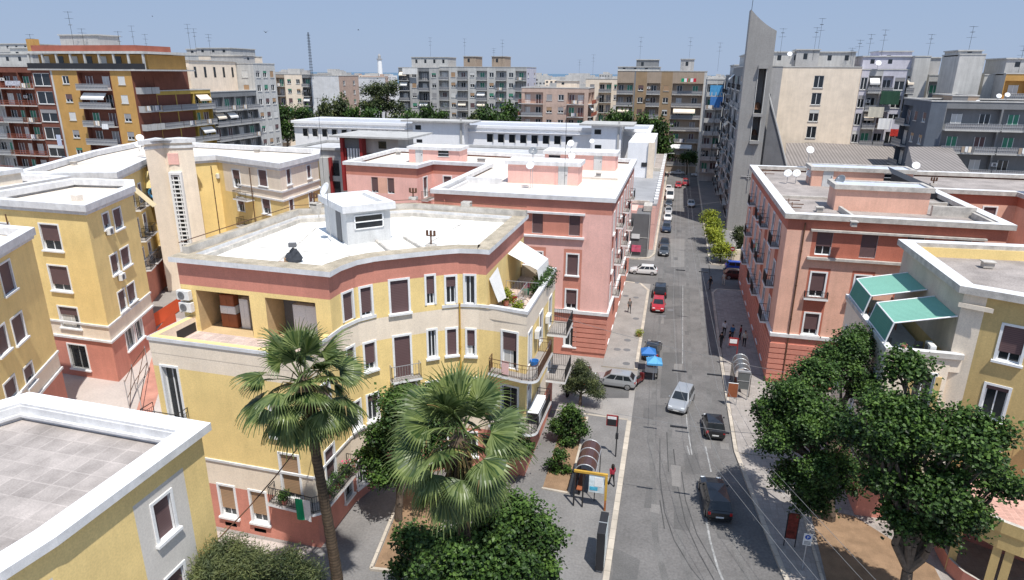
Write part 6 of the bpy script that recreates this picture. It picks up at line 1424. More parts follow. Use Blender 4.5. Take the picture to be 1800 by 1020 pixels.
scooter(-1.95 + .5, 53.6, 1.2, 'dark red motor scooter parked by the light blue parasol', paint('scooter red', (.15, .02, .02))); scooter(-7.0, 50.0, 1.2, 'black motor scooter parked beside the garden door of the yellow house', BLK)
pt_ = thing('potted_shrub', 'small shrub growing at the sunny kerb beside the road', 'plant', (-2.15, 64.5, .14)); r = random.Random(3); mb = MB(); leaves(mb, [(-2.15, 64.5, .5, .35), (-2.1, 65.2, .4, .25)], 600, .1, LIME, r); mb.build('foliage', pt_); mb = MB(); mb.lathe([(.14, 0), (.2, .3), (.16, .3)], (-2.15, 64.5, .14), TERR, 10); mb.build('pot', pt_)

# ------------------------------------------------------------------ tram style overhead wires over the road and lamp posts
def wire(label, pts, r=.02, sag=.25, mat=None, name='overhead_wire', group=None):
    mb = MB()
    for a, b in zip(pts, pts[1:]):
        a = Vector(a); b = Vector(b); L = (b - a).length; k = max(4, int(L / 4)); P = [a.lerp(b, i / k) - Vector((0, 0, sag * 4 * (i / k) * (1 - i / k))) for i in range(k + 1)]
        mb.path([tuple(p) for p in P], r, mat or STEEL, 4)
    o = mb.build(name); return tag(o, label, 'wire', group)
WIRE = M('dull trolley wire', (.24, .24, .24), rough=.4, var=0, fine=0)
for i, dx in enumerate((0, .6, 2.6, 3.2)):
    x = .9 + dx; far = [(x - .15 if dx < 1 else x - 1.2, 170, 6.0), (x - .1 if dx < 1 else x - .9, 90, 6.0), (x, 58, 6.0), (x + .5, 42, 6.0), (x + 2.2, 33, 6.0), (x + 6.0, 24, 6.0)]
    wire(('first', 'second', 'third', 'fourth')[i] + ' trolley wire from the left, running along the road and curving right at the bottom', far, .010, .02, WIRE)
for i, (y, xl, zl, xr, zr, lb) in enumerate([(44, -8.2, 9.5, 11, 6.5, 'nearest cross wire from the yellow house over the road'), (70, -5.1, 8.2, 9.4, 8.4, 'cross wire between the pink and salmon houses'), (100, -4.9, 6.6, 9.8, 9.0, 'cross wire near the lime green trees'), (36, -2.4, 6.4, 11, 6.6, 'cross wire above the black estate car')]):
    wire(lb, [(xl, y, zl), (xr, y, zr)], .012, .35, WIRE)
    for x in (1.0, 3.4): mb = MB(); mb.box(x, x + 1.0, y - .06, y + .06, 5.98, 6.06, IRON); tag(mb.build('wire_hanger'), ('left' if x < 2 else 'right') + ' short dark hanger bar where the trolley wires meet the ' + ('nearer yellow house', 'pink house', 'lime tree', 'bus shelter')[i] + ' cross wire', 'hanger')
wire('loose service cable from the near yellow house to the central house', [(-18.1, 20.1, 6.5), (-17.2, 27.5, 8.6)], .03, .3, IRONB)
def lamp(x, y, label, h=8, dx=1.6):
    t = thing('street_lamp', label, 'street lamp', (x, y, 0)); mb = MB(); mb.tube((x, y, 0), (x, y, h), .085, STEEL, 8, .055); mb.path([(x, y, h), (x + dx * .5, y, h + .45), (x + dx, y, h + .5)], .04, STEEL, 6); mb.build('post', t)
    mb = MB(); mb.box(x + dx - .1, x + dx + .6 * (1 if dx > 0 else -1), y - .13, y + .13, h + .42, h + .56, LG); mb.build('lamp_head', t, bevel=.03)
bx_, by_ = G(1395, 900, .1); lamp(bx_, by_, 'street lamp half hidden by the big dark tree at right', 5.4, .8)
lamp(-1.9 - .5, 160, 'pale street lamp far down on the left pavement', 8, 1.5)

# ------------------------------------------------------------------ roof clutter: dishes, aerials, people and things on terraces
def dish(label, p, R=.45, az=-pi / 2, mast=1.0, mat=None, el=.55, group=None):
    R *= .86
    t = thing('satellite_dish', label, 'satellite dish', p, 0, group); mb = MB(); mb.tube((0, 0, 0), (0, 0, mast), .03, STEEL, 6); mb.build('mast', t, world=False)
    d = Vector((cos(az) * cos(el), sin(az) * cos(el), sin(el))); c = Vector((0, 0, mast)) + d * .12
    mb = MB(); mb.lathe([(R * k / 6, R * .22 * (k / 6) ** 2) for k in range(7)] + [(R * .97, R * .2)], c, mat or DISHW, 20, axis=d); mb.build('reflector', t, world=False, smooth=True)
    mb = MB(); e = c + d * R * .9; mb.tube(c + Vector((0, 0, -R * .9)) , e, .015, STEEL, 4); mb.tube(e - d * .06, e + d * .03, .04, DISHW, 8, cap=True); mb.build('feed_arm', t, world=False); return t
def gz(px, py, z): x, y = G(px, py, z); return (x, y, z)
for a in [('large white satellite dish on a tall pole beside the roof hut of the central house', gz(582, 424, 15.25), .55, -2.2, 3.4), ('white satellite dish before the front pink roof hut', gz(932, 331, 15), .5, -1.7, 2.2), ('grey satellite dish above the white one at the front pink roof hut', gz(936, 330, 15), .5, -1.3, 3.6, DISHG), ('white satellite dish at the left corner of the rear pink roof hut', gz(936, 302, 15), .55, -2.0, 2.4),
          ('upper white dish on the wall of the rear pink roof hut', gz(1002, 302, 15), .5, -1.7, 3.2), ('lower white dish on the wall of the rear pink roof hut', gz(1004, 303, 15), .48, -1.4, 1.8), ('white dish on the flat concrete hut roof', gz(1040, 262, 14), .5, -1.6, 1.2), 
          ('first white dish at the left on the salmon house roof', gz(1383, 322, 14.8), .5, -1.9, 1.0), ('second white dish on the salmon house roof', gz(1398, 322, 14.8), .5, -1.8, 1.0), ('third white dish beside the hut on the salmon house roof', gz(1421, 324, 14.8), .5, -1.6, 1.1), ('dark dish at the corner of the front salmon roof hut', gz(1472, 360, 14.8), .55, -2.4, 2.2, DISHG),
          ('white dish behind the far salmon roof hut', gz(1418, 300, 15), .55, -1.4, 2.4), ('white dish right of the far salmon roof hut', gz(1604, 318, 15), .5, -1.6, 1.6), ('upper white dish left of the cream stair tower', gz(249, 262, 16.5), .55, -.8, 1.3), ('lower white dish left of the cream stair tower', gz(245, 266, 16), .5, -.8, .8),
          ('white dish on the roof of the beige block', (*[at(1388, 96, 141)[0], 141], at(1388, 96, 141)[1] - .8), .55, -1.6, .8), ('big white dish on the lilac rooftop rooms', (*[at(1545, 112, 140)[0], 140.6], at(1545, 112, 140)[1] - .8), .62, -1.5, .8), ('white dish on the stained stairwell block', (*[at(1694, 102, 132)[0], 132], at(1694, 102, 132)[1] - .6), .5, -1.6, .8),
          ('left white dish of the pair on the dark slate block', (*[at(1718, 181, 114)[0], 114], at(1718, 181, 114)[1] - .8), .42, -1.6, .8), ('middle white dish on the dark slate block', (*[at(1755, 170, 114)[0], 114], at(1755, 170, 114)[1] - .8), .42, -1.6, .8), ('right white dish on the dark slate block', (*[at(1770, 168, 114)[0], 114], at(1770, 168, 114)[1] - .8), .42, -1.6, .8)]:
    dish(a[0], a[1], a[2], a[3], a[4], a[5] if len(a) > 5 else None)
def aerial(label, p, h, group=None, arms=3):
    mb = MB(); x, y, z = p; mb.tube((x, y, z), (x, y, z + h), .026, IRON, 4)
    for k in range(arms):
        zz = z + h * (1 - .14 * k) - .1; a = .4 + k; L = .65; mb.tube((x - cos(a) * L, y - sin(a) * L, zz), (x + cos(a) * L, y + sin(a) * L, zz), .02, IRON, 3)
        for i in range(7): u = -L + 2 * L * i / 6; mb.tube((x + cos(a) * u + sin(a) * .3, y + sin(a) * u - cos(a) * .3, zz), (x + cos(a) * u - sin(a) * .3, y + sin(a) * u + cos(a) * .3, zz), .014, IRON, 3)
    o = mb.build('television_aerial'); return tag(o, label, 'aerial', group)
for px, py, b, Y in [(60, 60, 100, 110), (132, 20, 90, 104), (150, 50, 90, 105), (215, 55, 105, 103), (240, 45, 105, 140), (262, 60, 110, 145), (335, 42, 88, 134), (345, 50, 88, 135), (370, 60, 92, 136)]:
    x, z = at(px, b, Y); aerial('thin television aerial above the apartment roofs at the far left', (x, Y, z - 1), at(px, py, Y)[1] - z + 1, 'aerials on the left roofs')
for px, py, b, Y in [(757, 66, 106, 206), (817, 68, 106, 207), (868, 85, 104, 206), (883, 70, 106, 206), (1018, 105, 130, 215), (1042, 96, 130, 215), (1124, 65, 115, 192), (1211, 66, 108, 192), (1262, 75, 118, 178)]:
    x, z = at(px, b, Y); aerial('faint television aerial on the apartment roofs in the middle of the skyline', (x, Y, z - 1), at(px, py, Y)[1] - z + 1, 'aerials on the middle roofs')
for px, py, b, Y in [(1372, 50, 90, 142), (1430, 48, 96, 142), (1437, 32, 96, 143), (1496, 84, 100, 142), (1508, 70, 100, 142), (1525, 60, 104, 142), (1548, 52, 105, 142), (1630, 60, 104, 142), (1700, 46, 102, 132), (1765, 110, 128, 132), (1790, 80, 126, 129)]:
    x, z = at(px, b, Y); aerial('thin television aerial above the grey blocks at the right', (x, Y, z - 1), at(px, py, Y)[1] - z + 1, 'aerials on the right roofs')
# free standing masts of the courtyards
for (px, pb2, pt2, Y, lab) in [(572, 345, 172, 92, 'thin whip aerial rising in front of the grey school'), (718, 262, 200, 100, 'thin whip aerial over the pink roof hut'), (992, 325, 185, 66, 'tall thin pole aerial beside the front pink roof hut')]:
    x, z = at(px, pb2, Y); z = max(z, 14.9) if Y < 90 else z; x2, z2 = at(px - 4, pt2, Y); aerial(lab, (x, Y, z), z2 - z, arms=1)
mb = MB(); x, z = at(547, 122, 200); h = at(547, 57, 200)[1] - z + 3; z -= 3
for k in range(3): a = k * 2.094; mb.tube((x + .45 * cos(a), 200 + .45 * sin(a), z), (x + .2 * cos(a), 200 + .2 * sin(a), z + h), .06, IRON, 4)
for i in range(16): q = z + h * i / 16; mb.box(x - .42, x + .42, 199.6, 200.4, q, q + .1, IRON)
tag(mb.build('radio_mast'), 'tall lattice radio mast standing on the skyline left of the lighthouse', 'mast')
# things on the roof of the central house
TK = thing('covered_bundle', 'dark grey tarpaulin bundle left on the white roof', 'bundle', gz(516, 460, 15.22)); mb = MB(); rb_ = random.Random(2); mb.lathe([(.42, 0), (.48, .2), (.36, .5), (.30, .62), (.2, .8), (.0, .86)], (0, 0, 0), M('dark grey tarpaulin', (.05, .055, .065), var=.3, scale=4, bump=.8), 11); mb.v = [(v[0] * rb_.uniform(.75, 1.2) + .12 * v[2], v[1] * rb_.uniform(.75, 1.2), v[2] * rb_.uniform(.88, 1.1)) for v in mb.v]; mb.box(-.2, .25, -.12, .15, .9, 1.15, GRY2, rot=.4); mb.build('tarpaulin', TK, world=False)
for px, py, lab in ((508, 461, 'brown carton beside the dark bundle on the white roof'),):
    p = gz(px, py, 15.22); mb = MB(); mb.box(p[0] - .2, p[0] + .1, p[1] - .2, p[1] + .1, 15.22, 15.5, SHU2); tag(mb.build('carton'), lab, 'box')
mb = MB(); p = gz(493, 462, 15.23)
for k in range(14): a = k * .45; c = (k + 1) * .45; mb.tube((p[0] + .35 * cos(a), p[1] + .2 * sin(a), 15.25), (p[0] + .35 * cos(c), p[1] + .2 * sin(c), 15.25), .02, WOOD, 4)
tag(mb.build('hose_coil'), 'loose brown coil lying on the white roof left of the bundle', 'hose')
def cowl(p, label, h=1.1):
    t = thing('roof_vent', label, 'roof vent', p); mb = MB(); mb.tube((0, 0, 0), (0, 0, h), .06, IRONB, 6); mb.tube((-.25, 0, h * .7), (.25, 0, h * .7), .05, IRONB, 6)
    for x in (-.25, 0, .25): mb.tube((x, 0, h * .7), (x, 0, h * .7 + .35), .09, IRONB, 8, cap=True)
    mb.build('pipes', t, world=False); mb = MB(); mb.box(-.3, .3, -.25, .25, 0, .22, RIM2); mb.build('base', t, world=False)
cowl(gz(758, 435, 15.22), 'rusty roof vent cluster on the right half of the white roof'); cowl((*BP[1], 16.4), 'rusty roof vent cluster on the back parapet of the central house', .8); cowl((-26.3, 44.2, 16.4), 'rusty roof vent cluster on the left corner of the back parapet', .8)
cowl(gz(1640, 326, 15), 'dark roof vent cluster on the salmon house roof', .7)
# logs of roof pipes on the right roof
for i, (px, py) in enumerate([(1345, 302), (1350, 308), (1392, 355), (1398, 362), (1394, 368)]):
    p = gz(px, py, 14.8); mb = MB(); mb.tube((p[0] - .7, p[1], 14.95), (p[0] + .7, p[1] + .1, 14.95), .05, IRONB, 5); mb.tube((p[0] - .3, p[1] - .2, 14.75), (p[0] - .3, p[1], 15.1), .04, IRONB, 5); tag(mb.build('roof_pipe'), 'short rusty pipe rack at the left edge of the salmon house roof', 'pipe', 'rusty pipes on the salmon roof')
mb = MB(); a = gz(1576, 300, 15.6); mb.face([(20.8, 72, 16.9), (24.6, 70.5, 15.3), (25.2, 73.5, 15.6), (21.2, 75.2, 17.2)], IRON); mb.face([(20.8, 72, 16.9), (20.8, 72, 14.8), (24.6, 70.5, 14.8), (24.6, 70.5, 15.3)], IRON); tag(mb.build('black_tarpaulin'), 'sloping black sheet shelter between the huts on the salmon house roof', 'tarpaulin')
for i, (px, py, z, w, lab) in enumerate([(846, 285, 14.97, .9, 'low dark skylight on the left half of the pink house roof'), (700, 272, 14.97, .5, 'small grey vent box on the far left of the pink house roof'), (1012, 420, 14.97, .35, 'tiny grey vent near the front edge of the pink house roof') if False else (1052, 310, 14.97, .5, 'small grey vent near the right edge of the pink house roof'),
        (452, 268, 15.32, .6, 'small white chimney block on the right wing roof of the stair tower house'), (130, 290, 15.32, .5, 'small vent on the left wing roof of the stair tower house'), (1440, 372, 14.77, .5, 'grey vent box beside the front hut of the salmon house roof'), (1735, 470, 14.4, .6, 'beige chimney block on the ochre house roof'), (1500, 398, 14.77, .4, 'small pipe stub on the salmon house roof terrace')]):
    x, y = G(px, py, z); mb = MB(); mb.box(x - w / 2, x + w / 2, y - .25, y + .25, z, z + .35, GRY if i in (0, 1, 2) else RIM2); mb.box(x - w / 2 - .08, x + w / 2 + .08, y - .33, y + .33, z + .35, z + .42, GRY2 if i == 0 else RIM2); tag(mb.build('roof_vent'), lab, 'roof vent')
# air conditioners
f = Facade(None, (-27.9, 31.2), (-17.95, 30.9), 0, 1, [(1, WHT)])
ac_unit(f.pt(.42, 13.15, .05), f.ang, 'upper air conditioner on the left pillar of the loggia'); ac_unit(f.pt(.46, 12.4, .05), f.ang, 'lower air conditioner on the left pillar of the loggia')
f = Facade(None, (-45.85, 42.35), (-49.3, 51.0), 0, 1, [(1, WHT)]); u, z = f.uz(190, 412); ac_unit(f.pt(u, z, .02), f.ang, 'air conditioner under the top windows of the plain yellow house'); u, z = f.uz(211, 492); ac_unit(f.pt(u, z, .02), f.ang, 'air conditioner between the middle windows of the plain yellow house')
f = Facade(None, (-8.15, 37.2), (-8.15, 47.2), 0, 1, [(1, WHT)]); ac_unit(f.pt(2.6, 9.3, .02), f.ang, 'air conditioner above the round balcony of the central house'); ac_unit(f.pt(6.3, 9.0, .02), f.ang, 'air conditioner farther back on the side wall of the central house')
f = Facade(None, (-56.1, 72.2), (-44.3, 67.6), 0, 1, [(1, WHT)]); u, z = f.uz(384, 313); ac_unit(f.pt(u, z, .02), f.ang, 'small air conditioner on the yellow wall beside the stair tower')
ac_unit((17.05, 39.4, 10.6), 0, 'air conditioner at the right end of the ochre house terrace') if False else None
# furniture in the loggia of the central house
def box_item(name, label, cat, x0, x1, y0, y1, z0, z1, m, bevel=.02): 
    mb = MB(); mb.box(x0, x1, y0, y1, z0, z1, m); mb.box(x0 + .04, (x0 + x1) / 2 - .02, y0 - .015, y0, z0 + .06, z1 - .06, m); mb.box((x0 + x1) / 2 + .02, x1 - .04, y0 - .015, y0, z0 + .06, z1 - .06, m); return tag(mb.build(name, bevel=bevel), label, cat)
box_item('wooden_cabinet', 'reddish wooden cabinet with white middle shelf in the left loggia', 'cabinet', -26.1, -25.0, 32.1, 32.6, 11.12, 12.0, WOOD); box_item('white_crate', 'white box between the two wooden cabinets', 'box', -26.1, -25.05, 32.1, 32.6, 12.01, 12.5, AIRC); box_item('wooden_cabinet', 'smaller reddish cabinet stacked on the white box', 'cabinet', -26.05, -25.1, 32.1, 32.6, 12.51, 13.2, WOOD)
box_item('metal_locker', 'tall pale locker beside the wooden cabinets', 'locker', -24.8, -24.2, 32.2, 32.7, 11.12, 13.0, AIRC); box_item('white_wardrobe', 'white wardrobe with doors in the right loggia', 'wardrobe', -21.0, -19.3, 31.9, 32.4, 11.12, 13.1, AIRC); box_item('grey_door_leaf', 'dark doorway panel in the right loggia', 'door', -22.1, -21.2, 32.7, 32.8, 11.12, 13.2, GRY2)
mb = MB(); mb.box(-27.2, -27.15, 29.5, 31.1, 11.12, 11.7, IRON); tag(mb.build('folded_rack'), 'dark folded rack leaning against the terrace parapet', 'rack')
# right terrace of the central house: white awnings, plants, bicycles, pots
def sail(P, label, m=AWW): mb = MB(); mb.face(P, m); return tag(mb.build('sail_awning'), label, 'awning')
sail([(-10.85, 43.0, 14.0), (-10.85, 46.8, 14.0), (-8.6, 46.4, 12.9), (-8.8, 43.3, 12.9)], 'white awning sloping over the back of the right terrace'); sail([(-8.8, 43.3, 12.9), (-8.6, 46.4, 12.9), (-8.5, 46.4, 11.9), (-8.6, 43.3, 11.8)], 'hanging front sheet of the white terrace awning'); sail([(-10.85, 38.2, 13.6), (-10.85, 40.3, 13.8), (-10.1, 39.7, 11.9), (-10.3, 38.4, 12.0)], 'white cloth hanging at the near end of the right terrace')
r = random.Random(77)
for i, (x, y, R, lab) in enumerate([(-8.6, 42.5, .38, 'leafy terrace plant in the middle of the parapet row'), (-8.5, 43.6, .5, 'bushy terrace plant, third along the parapet'), (-8.5, 44.8, .55, 'bushy terrace plant near the back of the row'), (-8.6, 46.0, .6, 'last and tallest terrace plant at the back'), (-10.3, 40.4, .35, 'yellow green plant at the terrace wall'), (-9.0, 38.2, .3, 'pot plant at the front corner of the terrace')]):
    t = thing('terrace_plant', lab, 'plant', (x, y, 11.12)); mb = MB(); leaves(mb, [(0, 0, .65, R), (0, .2, .8, R * .8)], int(2200 * R), .13, DARK3 if i < 4 else LIME, r); mb.build('foliage', t, world=False); mb = MB(); mb.lathe([(.16, 0), (.24, .4), (.2, .4), (.2, .34), (0, .34)], (0, 0, 0), TERR, 12); mb.build('pot', t, world=False)
for x, y, m, lab in ((-10.0, 41.2, REDP, 'red bucket on the right terrace'), (-9.5, 43.0, SHUG, 'green tub on the right terrace'), (-9.7, 44.2, M('pink plastic', (.7, .2, .35), var=.1), 'pink plastic toy chair on the right terrace'), (-8.0 + .1, 38.6, BLUE, 'blue basin on the round balcony')):
    z = 11.12 if y != 38.6 else 7.78; mb = MB(); mb.lathe([(0, 0), (.22, 0), (.3, .35), (.27, .35), (.2, .03)], (x, y, z), m, 12); tag(mb.build('tub'), lab, 'tub')
def bike(x, y, z, a, label, s=.7):
    t = thing('bicycle', label, 'bicycle', (x, y, z), a)
    for sx in (-.5 * s, .5 * s):
        mb = MB(); n = 16
        for k in range(n): p = 2 * pi * k / n; q = 2 * pi * (k + 1) / n; mb.tube((sx + .33 * s * cos(p), 0, .33 * s + .33 * s * sin(p)), (sx + .33 * s * cos(q), 0, .33 * s + .33 * s * sin(q)), .02, TYRE, 4)
        mb.build('wheel', t, world=False)
    mb = MB(); A, B2_, C2, D2 = (-.5 * s, 0, .33 * s), (-.15 * s, 0, .8 * s), (.35 * s, 0, .85 * s), (-.05 * s, 0, .3 * s); mb.path([A, B2_, C2, D2, A], .018, DISHW, 5); mb.tube(B2_, D2, .018, DISHW, 5); mb.tube(C2, (.5 * s, 0, .33 * s), .018, DISHW, 5); mb.build('frame', t, world=False)
    mb = MB(); mb.box(-.25 * s, -.05 * s, -.05, .05, .86 * s, .9 * s, TYRE); mb.build('saddle', t, world=False); mb = MB(); mb.tube((.34 * s, -.22, 1.0 * s), (.34 * s, .22, 1.0 * s), .015, IRON, 5); mb.tube(C2, (.34 * s, 0, 1 * s), .015, IRON, 5); mb.build('handlebar', t, world=False)
bike(-9.4, 40.6, 11.12, .1, 'small white bicycle standing on the right terrace')
mb = MB(); mb.box(-10.7, -9.6, 38.0, 38.25, 11.12, 11.4, GRYL); mb.box(-8.9, -8.35, 37.6, 37.9, 11.12, 11.4, GRYL); tag(mb.build('planter_box'), 'grey planter boxes along the front edge of the right terrace', 'planter')
rl = MB(); railing(rl, [(-10.8, 42.4), (-8.5, 42.4)], 11.12, 1.1, .2, STEEL); railing(rl, [(-9.3, 42.4), (-9.3, 39.8)], 11.12, 1.1, .2, STEEL); tag(rl.build('terrace_railing'), 'thin steel railings dividing the right terrace', 'railing')
# flags
def flag(label, p, w, h, cols, d=(1, 0)):
    t = thing('flag', label, 'flag', p); mb = MB(); n = len(cols)
    for i, c in enumerate(cols):
        for k in range(3):
            u0 = w * (i + k / 3) / n; u1 = w * (i + (k + 1) / 3) / n; g = lambda u: .05 * sin(u * 9)
            mb.face([(d[0] * u0 - d[1] * g(u0), d[1] * u0 - abs(d[0]) * g(u0), -h), (d[0] * u1 - d[1] * g(u1), d[1] * u1 - abs(d[0]) * g(u1), -h), (d[0] * u1, d[1] * u1, 0), (d[0] * u0, d[1] * u0, 0)], c)
    mb.build('cloth', t, world=False)
FG = M('flag green', (.01, .32, .14), var=.05); FR = M('flag red', (.6, .03, .05), var=.05)
flag('green and white flag hanging over the corner balcony of the central house', (-18.55, 26.55, 4.0), .9, 1.35, (FG, WHT))
flag('italian flag at the left on the top balcony of the tall brown grey block', (at(1198, 138, 188.8)[0], 188.8, at(1198, 138, 188.8)[1]), 2.2, .9, (FG, WHT, FR)); flag('italian flag at the right on the top balcony of the tall brown grey block', (at(1209, 138, 188.8)[0], 188.8, at(1209, 138, 188.8)[1]), 2.2, .9, (FG, WHT, FR))
flag('pale green and white flag on the shaded side of the salmon house', (8.5, 66.5, 10.2), 1.2, .7, (WHT, FG), (0, 1))
# laundry and awnings on the far blocks
def laundry(label, px, py, Y, w, h, m, name='laundry'): x, z = at(px, py, Y); mb = MB(); n = 6; P = [(x + w * i / n, Y + .05 * (i % 2), z) for i in range(n + 1)]; [mb.face([(a[0], a[1], z - h), (b[0], b[1], z - h), b, a], m) for a, b in zip(P, P[1:])]; return tag(mb.build(name), label, 'awning' if 'awning' in name else 'laundry')
for a in [('white sheet drying on the lilac glazed balcony', 1545, 208, 139.6, 2.4, 2.0, WHT), ('second white sheet drying beside the first on the lilac glazed balcony', 1566, 210, 139.6, 2.8, 2.0, LIL if False else LI), ('red patterned blanket hanging below the white sheets', 1566, 227, 139.5, 3.0, 1.3, M('red patterned cloth', (.5, .04, .03), var=.5, scale=5)), ('dark green cloth hanging across a balcony of the laundry block', 1550, 160, 139.6, 3.2, 2.4, M('dark green cloth', (.03, .08, .05), var=.2)),
          ('blue laundry row on the grey block at right', 1652, 150, 141, 2.6, 1.1, M('blue cloth', (.06, .10, .4), var=.3, scale=3)), ('white laundry lower on the grey block at right', 1634, 176, 141, 1.8, 1.0, WHT), ('blue tinted sheet drying on the brown block at far left', 98, 237, 99, 1.0, 2.0, M('blue white cloth', (.5, .55, .68), var=.2, scale=3)), ('white laundry on the orange block balcony', 178, 218, 99, 1.4, .9, WHT), ('white washing row on the far left balcony', 8, 142, 107, 3.8, .9, M('mixed washing', (.5, .5, .55), var=.5, scale=3)), ('blue cloth on the left end of the shaded side street block', 1662, 214, 123, .5, 1.6, M('blue cloth', None))]: laundry(*a)
for a in [('upper blue balcony awning at the street end', 1249, 150, 174, 3.0, 2.4, TARP), ('lower blue balcony awning at the street end', 1249, 170, 174, 3.0, 2.6, M('mid blue cloth', (.06, .2, .5), var=.1)), ('cream balcony awning on the laundry block', 1528, 188, 139.6, 2.6, 1.9, M('cream cloth', (.75, .65, .42), var=.1, wave=('X', 2, .2))), ('long cream balcony awning on the grey block at right', 1618, 213, 141, 4.2, 1.4, M('cream cloth', None)), ('pale awning on the top floor of the dark grey end block', 707, 120, 203, 5.0, 1.8, AWW)]: laundry(*a, name='balcony_awning')
# yellow striped awning and hoop on the court wall of the stair tower house
f = Facade(None, (-61.6, 66.4), (-59.9, 66.9), 0, 1, [(1, WHT)])
mb = MB(); mb.face([(-61.4, 65.8, 14.6), (-59.9, 66.3, 14.6), (-59.8, 65.4, 12.7), (-61.3, 64.9, 12.7)], M('yellow striped awning', (.8, .66, .32), wave=('X', 3, .2))); tag(mb.build('balcony_awning'), 'yellow striped awning beside the cream stair tower', 'awning')
mb = MB(); mb.face([(-57.4, 59.4, 13.6), (-58.2, 60.9, 13.6), (-56.6, 61.7, 11.6), (-55.8, 60.2, 11.6)], M('tan awning cloth', (.7, .58, .36))); tag(mb.build('balcony_awning'), 'tan awning tilted over the upper balcony left of the stair tower', 'awning')
mb = MB(); c = (-60.2, 65.3, 12.1)
for k in range(16): a = 2 * pi * k / 16; b = 2 * pi * (k + 1) / 16; mb.tube((c[0] + .5 * cos(a), c[1], c[2] + .5 * sin(a)), (c[0] + .5 * cos(b), c[1], c[2] + .5 * sin(b)), .16, TARP, 8)
tag(mb.build('swimming_ring'), 'turquoise swimming ring hanging from the balcony left of the stair tower', 'swimming ring')
mb = MB(); railing(mb, [(-10.5, 36.8), (-8.2, 36.3)], 7.76, .01, 5) if False else None
mb = MB(); mb.face([(-9.6, 36.55, 7.9), (-9.1, 36.44, 7.9), (-9.1, 36.5, 8.8), (-9.6, 36.62, 8.8)], M('pale pink cloth', (.7, .45, .42))); tag(mb.build('laundry'), 'pink towel on the railing of the round balcony', 'laundry')
mb = MB(); mb.box(-8.0, -7.3, 37.2, 39.8, 5.0, 5.04, WHT); mb.box(-7.3, -7.26, 37.4, 39.6, 4.2, 5.0, WHT); tag(mb.build('laundry'), 'white washing spread on the lower round balcony', 'laundry')
for (x, y, R, lab, m) in ((-17.5, 28.2, .35, 'flowering plant at the near end of the corner balcony', DARK3), (-17.45, 29.2, .35, 'flowering plant in the middle of the corner balcony', DARK3), (-17.45, 30.3, .32, 'flowering plant at the far end of the corner balcony', DARK3), (-19.6, 27.05, .2, 'small plant behind the front railing of the corner balcony', DARK3)):
    t = thing('balcony_plant', lab, 'plant', (x, y, 3.06)); mb = MB(); leaves(mb, [(0, 0, .6, R)], 700, .1, m, r); mb.build('foliage', t, world=False); mb = MB(); mb.lathe([(.12, 0), (.18, .3), (.15, .3)], (0, 0, 0), TERR, 10); mb.build('pot', t, world=False)
mb = MB()
for k in range(12): th = k * .55; mb.lathe([(0, .06), (.06, 0), (0, -.06)], (-17.5 + .3 * sin(k * 2.1), 30.6 + .25 * cos(k * 1.3), 3.9 + .12 * sin(k)), M('pink flower', (.7, .1, .2), var=.1), 6)
tag(mb.build('flowers'), 'pink red blossoms at the end of the corner balcony', 'flowers')
# orange net and scaffolding in the court
a, b = G(232, 690), G(262, 640)
mb = MB(); a, b = G(240, 600), G(320, 545); mb.face([(a[0], a[1], .1), (b[0], b[1], .1), (b[0], b[1], 1.6), (a[0], a[1], 1.6)], ORG)
a, b = G(282, 612), G(312, 575); mb.face([(a[0], a[1], .1), (b[0], b[1], .1), (b[0], b[1], 2.0), (a[0], a[1], 2.0)], ORG); tag(mb.build('safety_net'), 'orange safety net fencing in the court left of the central house', 'fence')
P = [G(228, 720), G(240, 690), G(262, 655), G(250, 725)]
mb = MB()
for p in P: mb.tube((p[0], p[1], 0), (p[0], p[1], 2.6), .04, STEEL, 5)
for z in (1.0, 2.4):
    for p, q in zip(P, P[1:]): mb.tube((p[0], p[1], z), (q[0], q[1], z), .03, IRONB, 5)
mb.tube((P[0][0], P[0][1], 0), (P[1][0], P[1][1], 2.4), .03, IRONB, 5); tag(mb.build('scaffold_frame'), 'small rusty scaffold frame in the court beside the central house', 'scaffold')
mb = MB(); mb.face([(G(235, 740)[0], G(235, 740)[1], .02), (G(262, 745)[0], G(262, 745)[1], .02), (G(310, 590)[0], G(310, 590)[1], .02), (G(268, 625)[0], G(268, 625)[1], .02)], M('reddish court ground', (.50, .24, .18), var=.25)); struct('court_path', mb)
# terrace furniture on the ochre house
TT = thing('terrace_table', 'round white table on the shaded terrace under the near awning', 'table', (13.9, 39.6, 10.3)); mb = MB(); mb.lathe([(0, .74), (.45, .74), (.45, .71), (0, .7)], (0, 0, 0), DISHW, 18); mb.build('tabletop', TT, world=False); mb = MB()
for k in range(3): mb.tube((.3 * cos(k * 2.1), .3 * sin(k * 2.1), 0), (.12 * cos(k * 2.1), .12 * sin(k * 2.1), .72), .02, DISHW, 5)
mb.build('leg', TT, world=False)
for x, y, lab in ((14.8, 40.2, 'dark chair by the right side of the terrace table'), (13.2, 40.4, 'dark chair behind the terrace table')):
    t = thing('terrace_chair', lab, 'chair', (x, y, 10.3)); mb = MB(); mb.box(-.22, .22, -.22, .22, .42, .46, GRY2); mb.build('seat', t, world=False); mb = MB(); mb.box(-.22, .22, .18, .22, .46, .9, GRY2); mb.build('backrest', t, world=False)
    for sx in (-.2, .2):
        for sy in (-.2, .2): mb = MB(); mb.tube((sx, sy, 0), (sx, sy, .42), .015, IRON, 5); mb.build('leg', t, world=False)
ac_unit((15.2, 39.2, 11.0), -pi / 2, 'air conditioner on the shaded terrace wall under the green awnings')
mb = MB(); mb.lathe([(.1, 0), (.17, .22), (.14, .22)], (13.4, 38.5, 11.41), TERR, 12); tag(mb.build('flower_pot'), 'terracotta pot on the corner of the terrace parapet', 'pot')
mb = MB(); r2_ = random.Random(1)
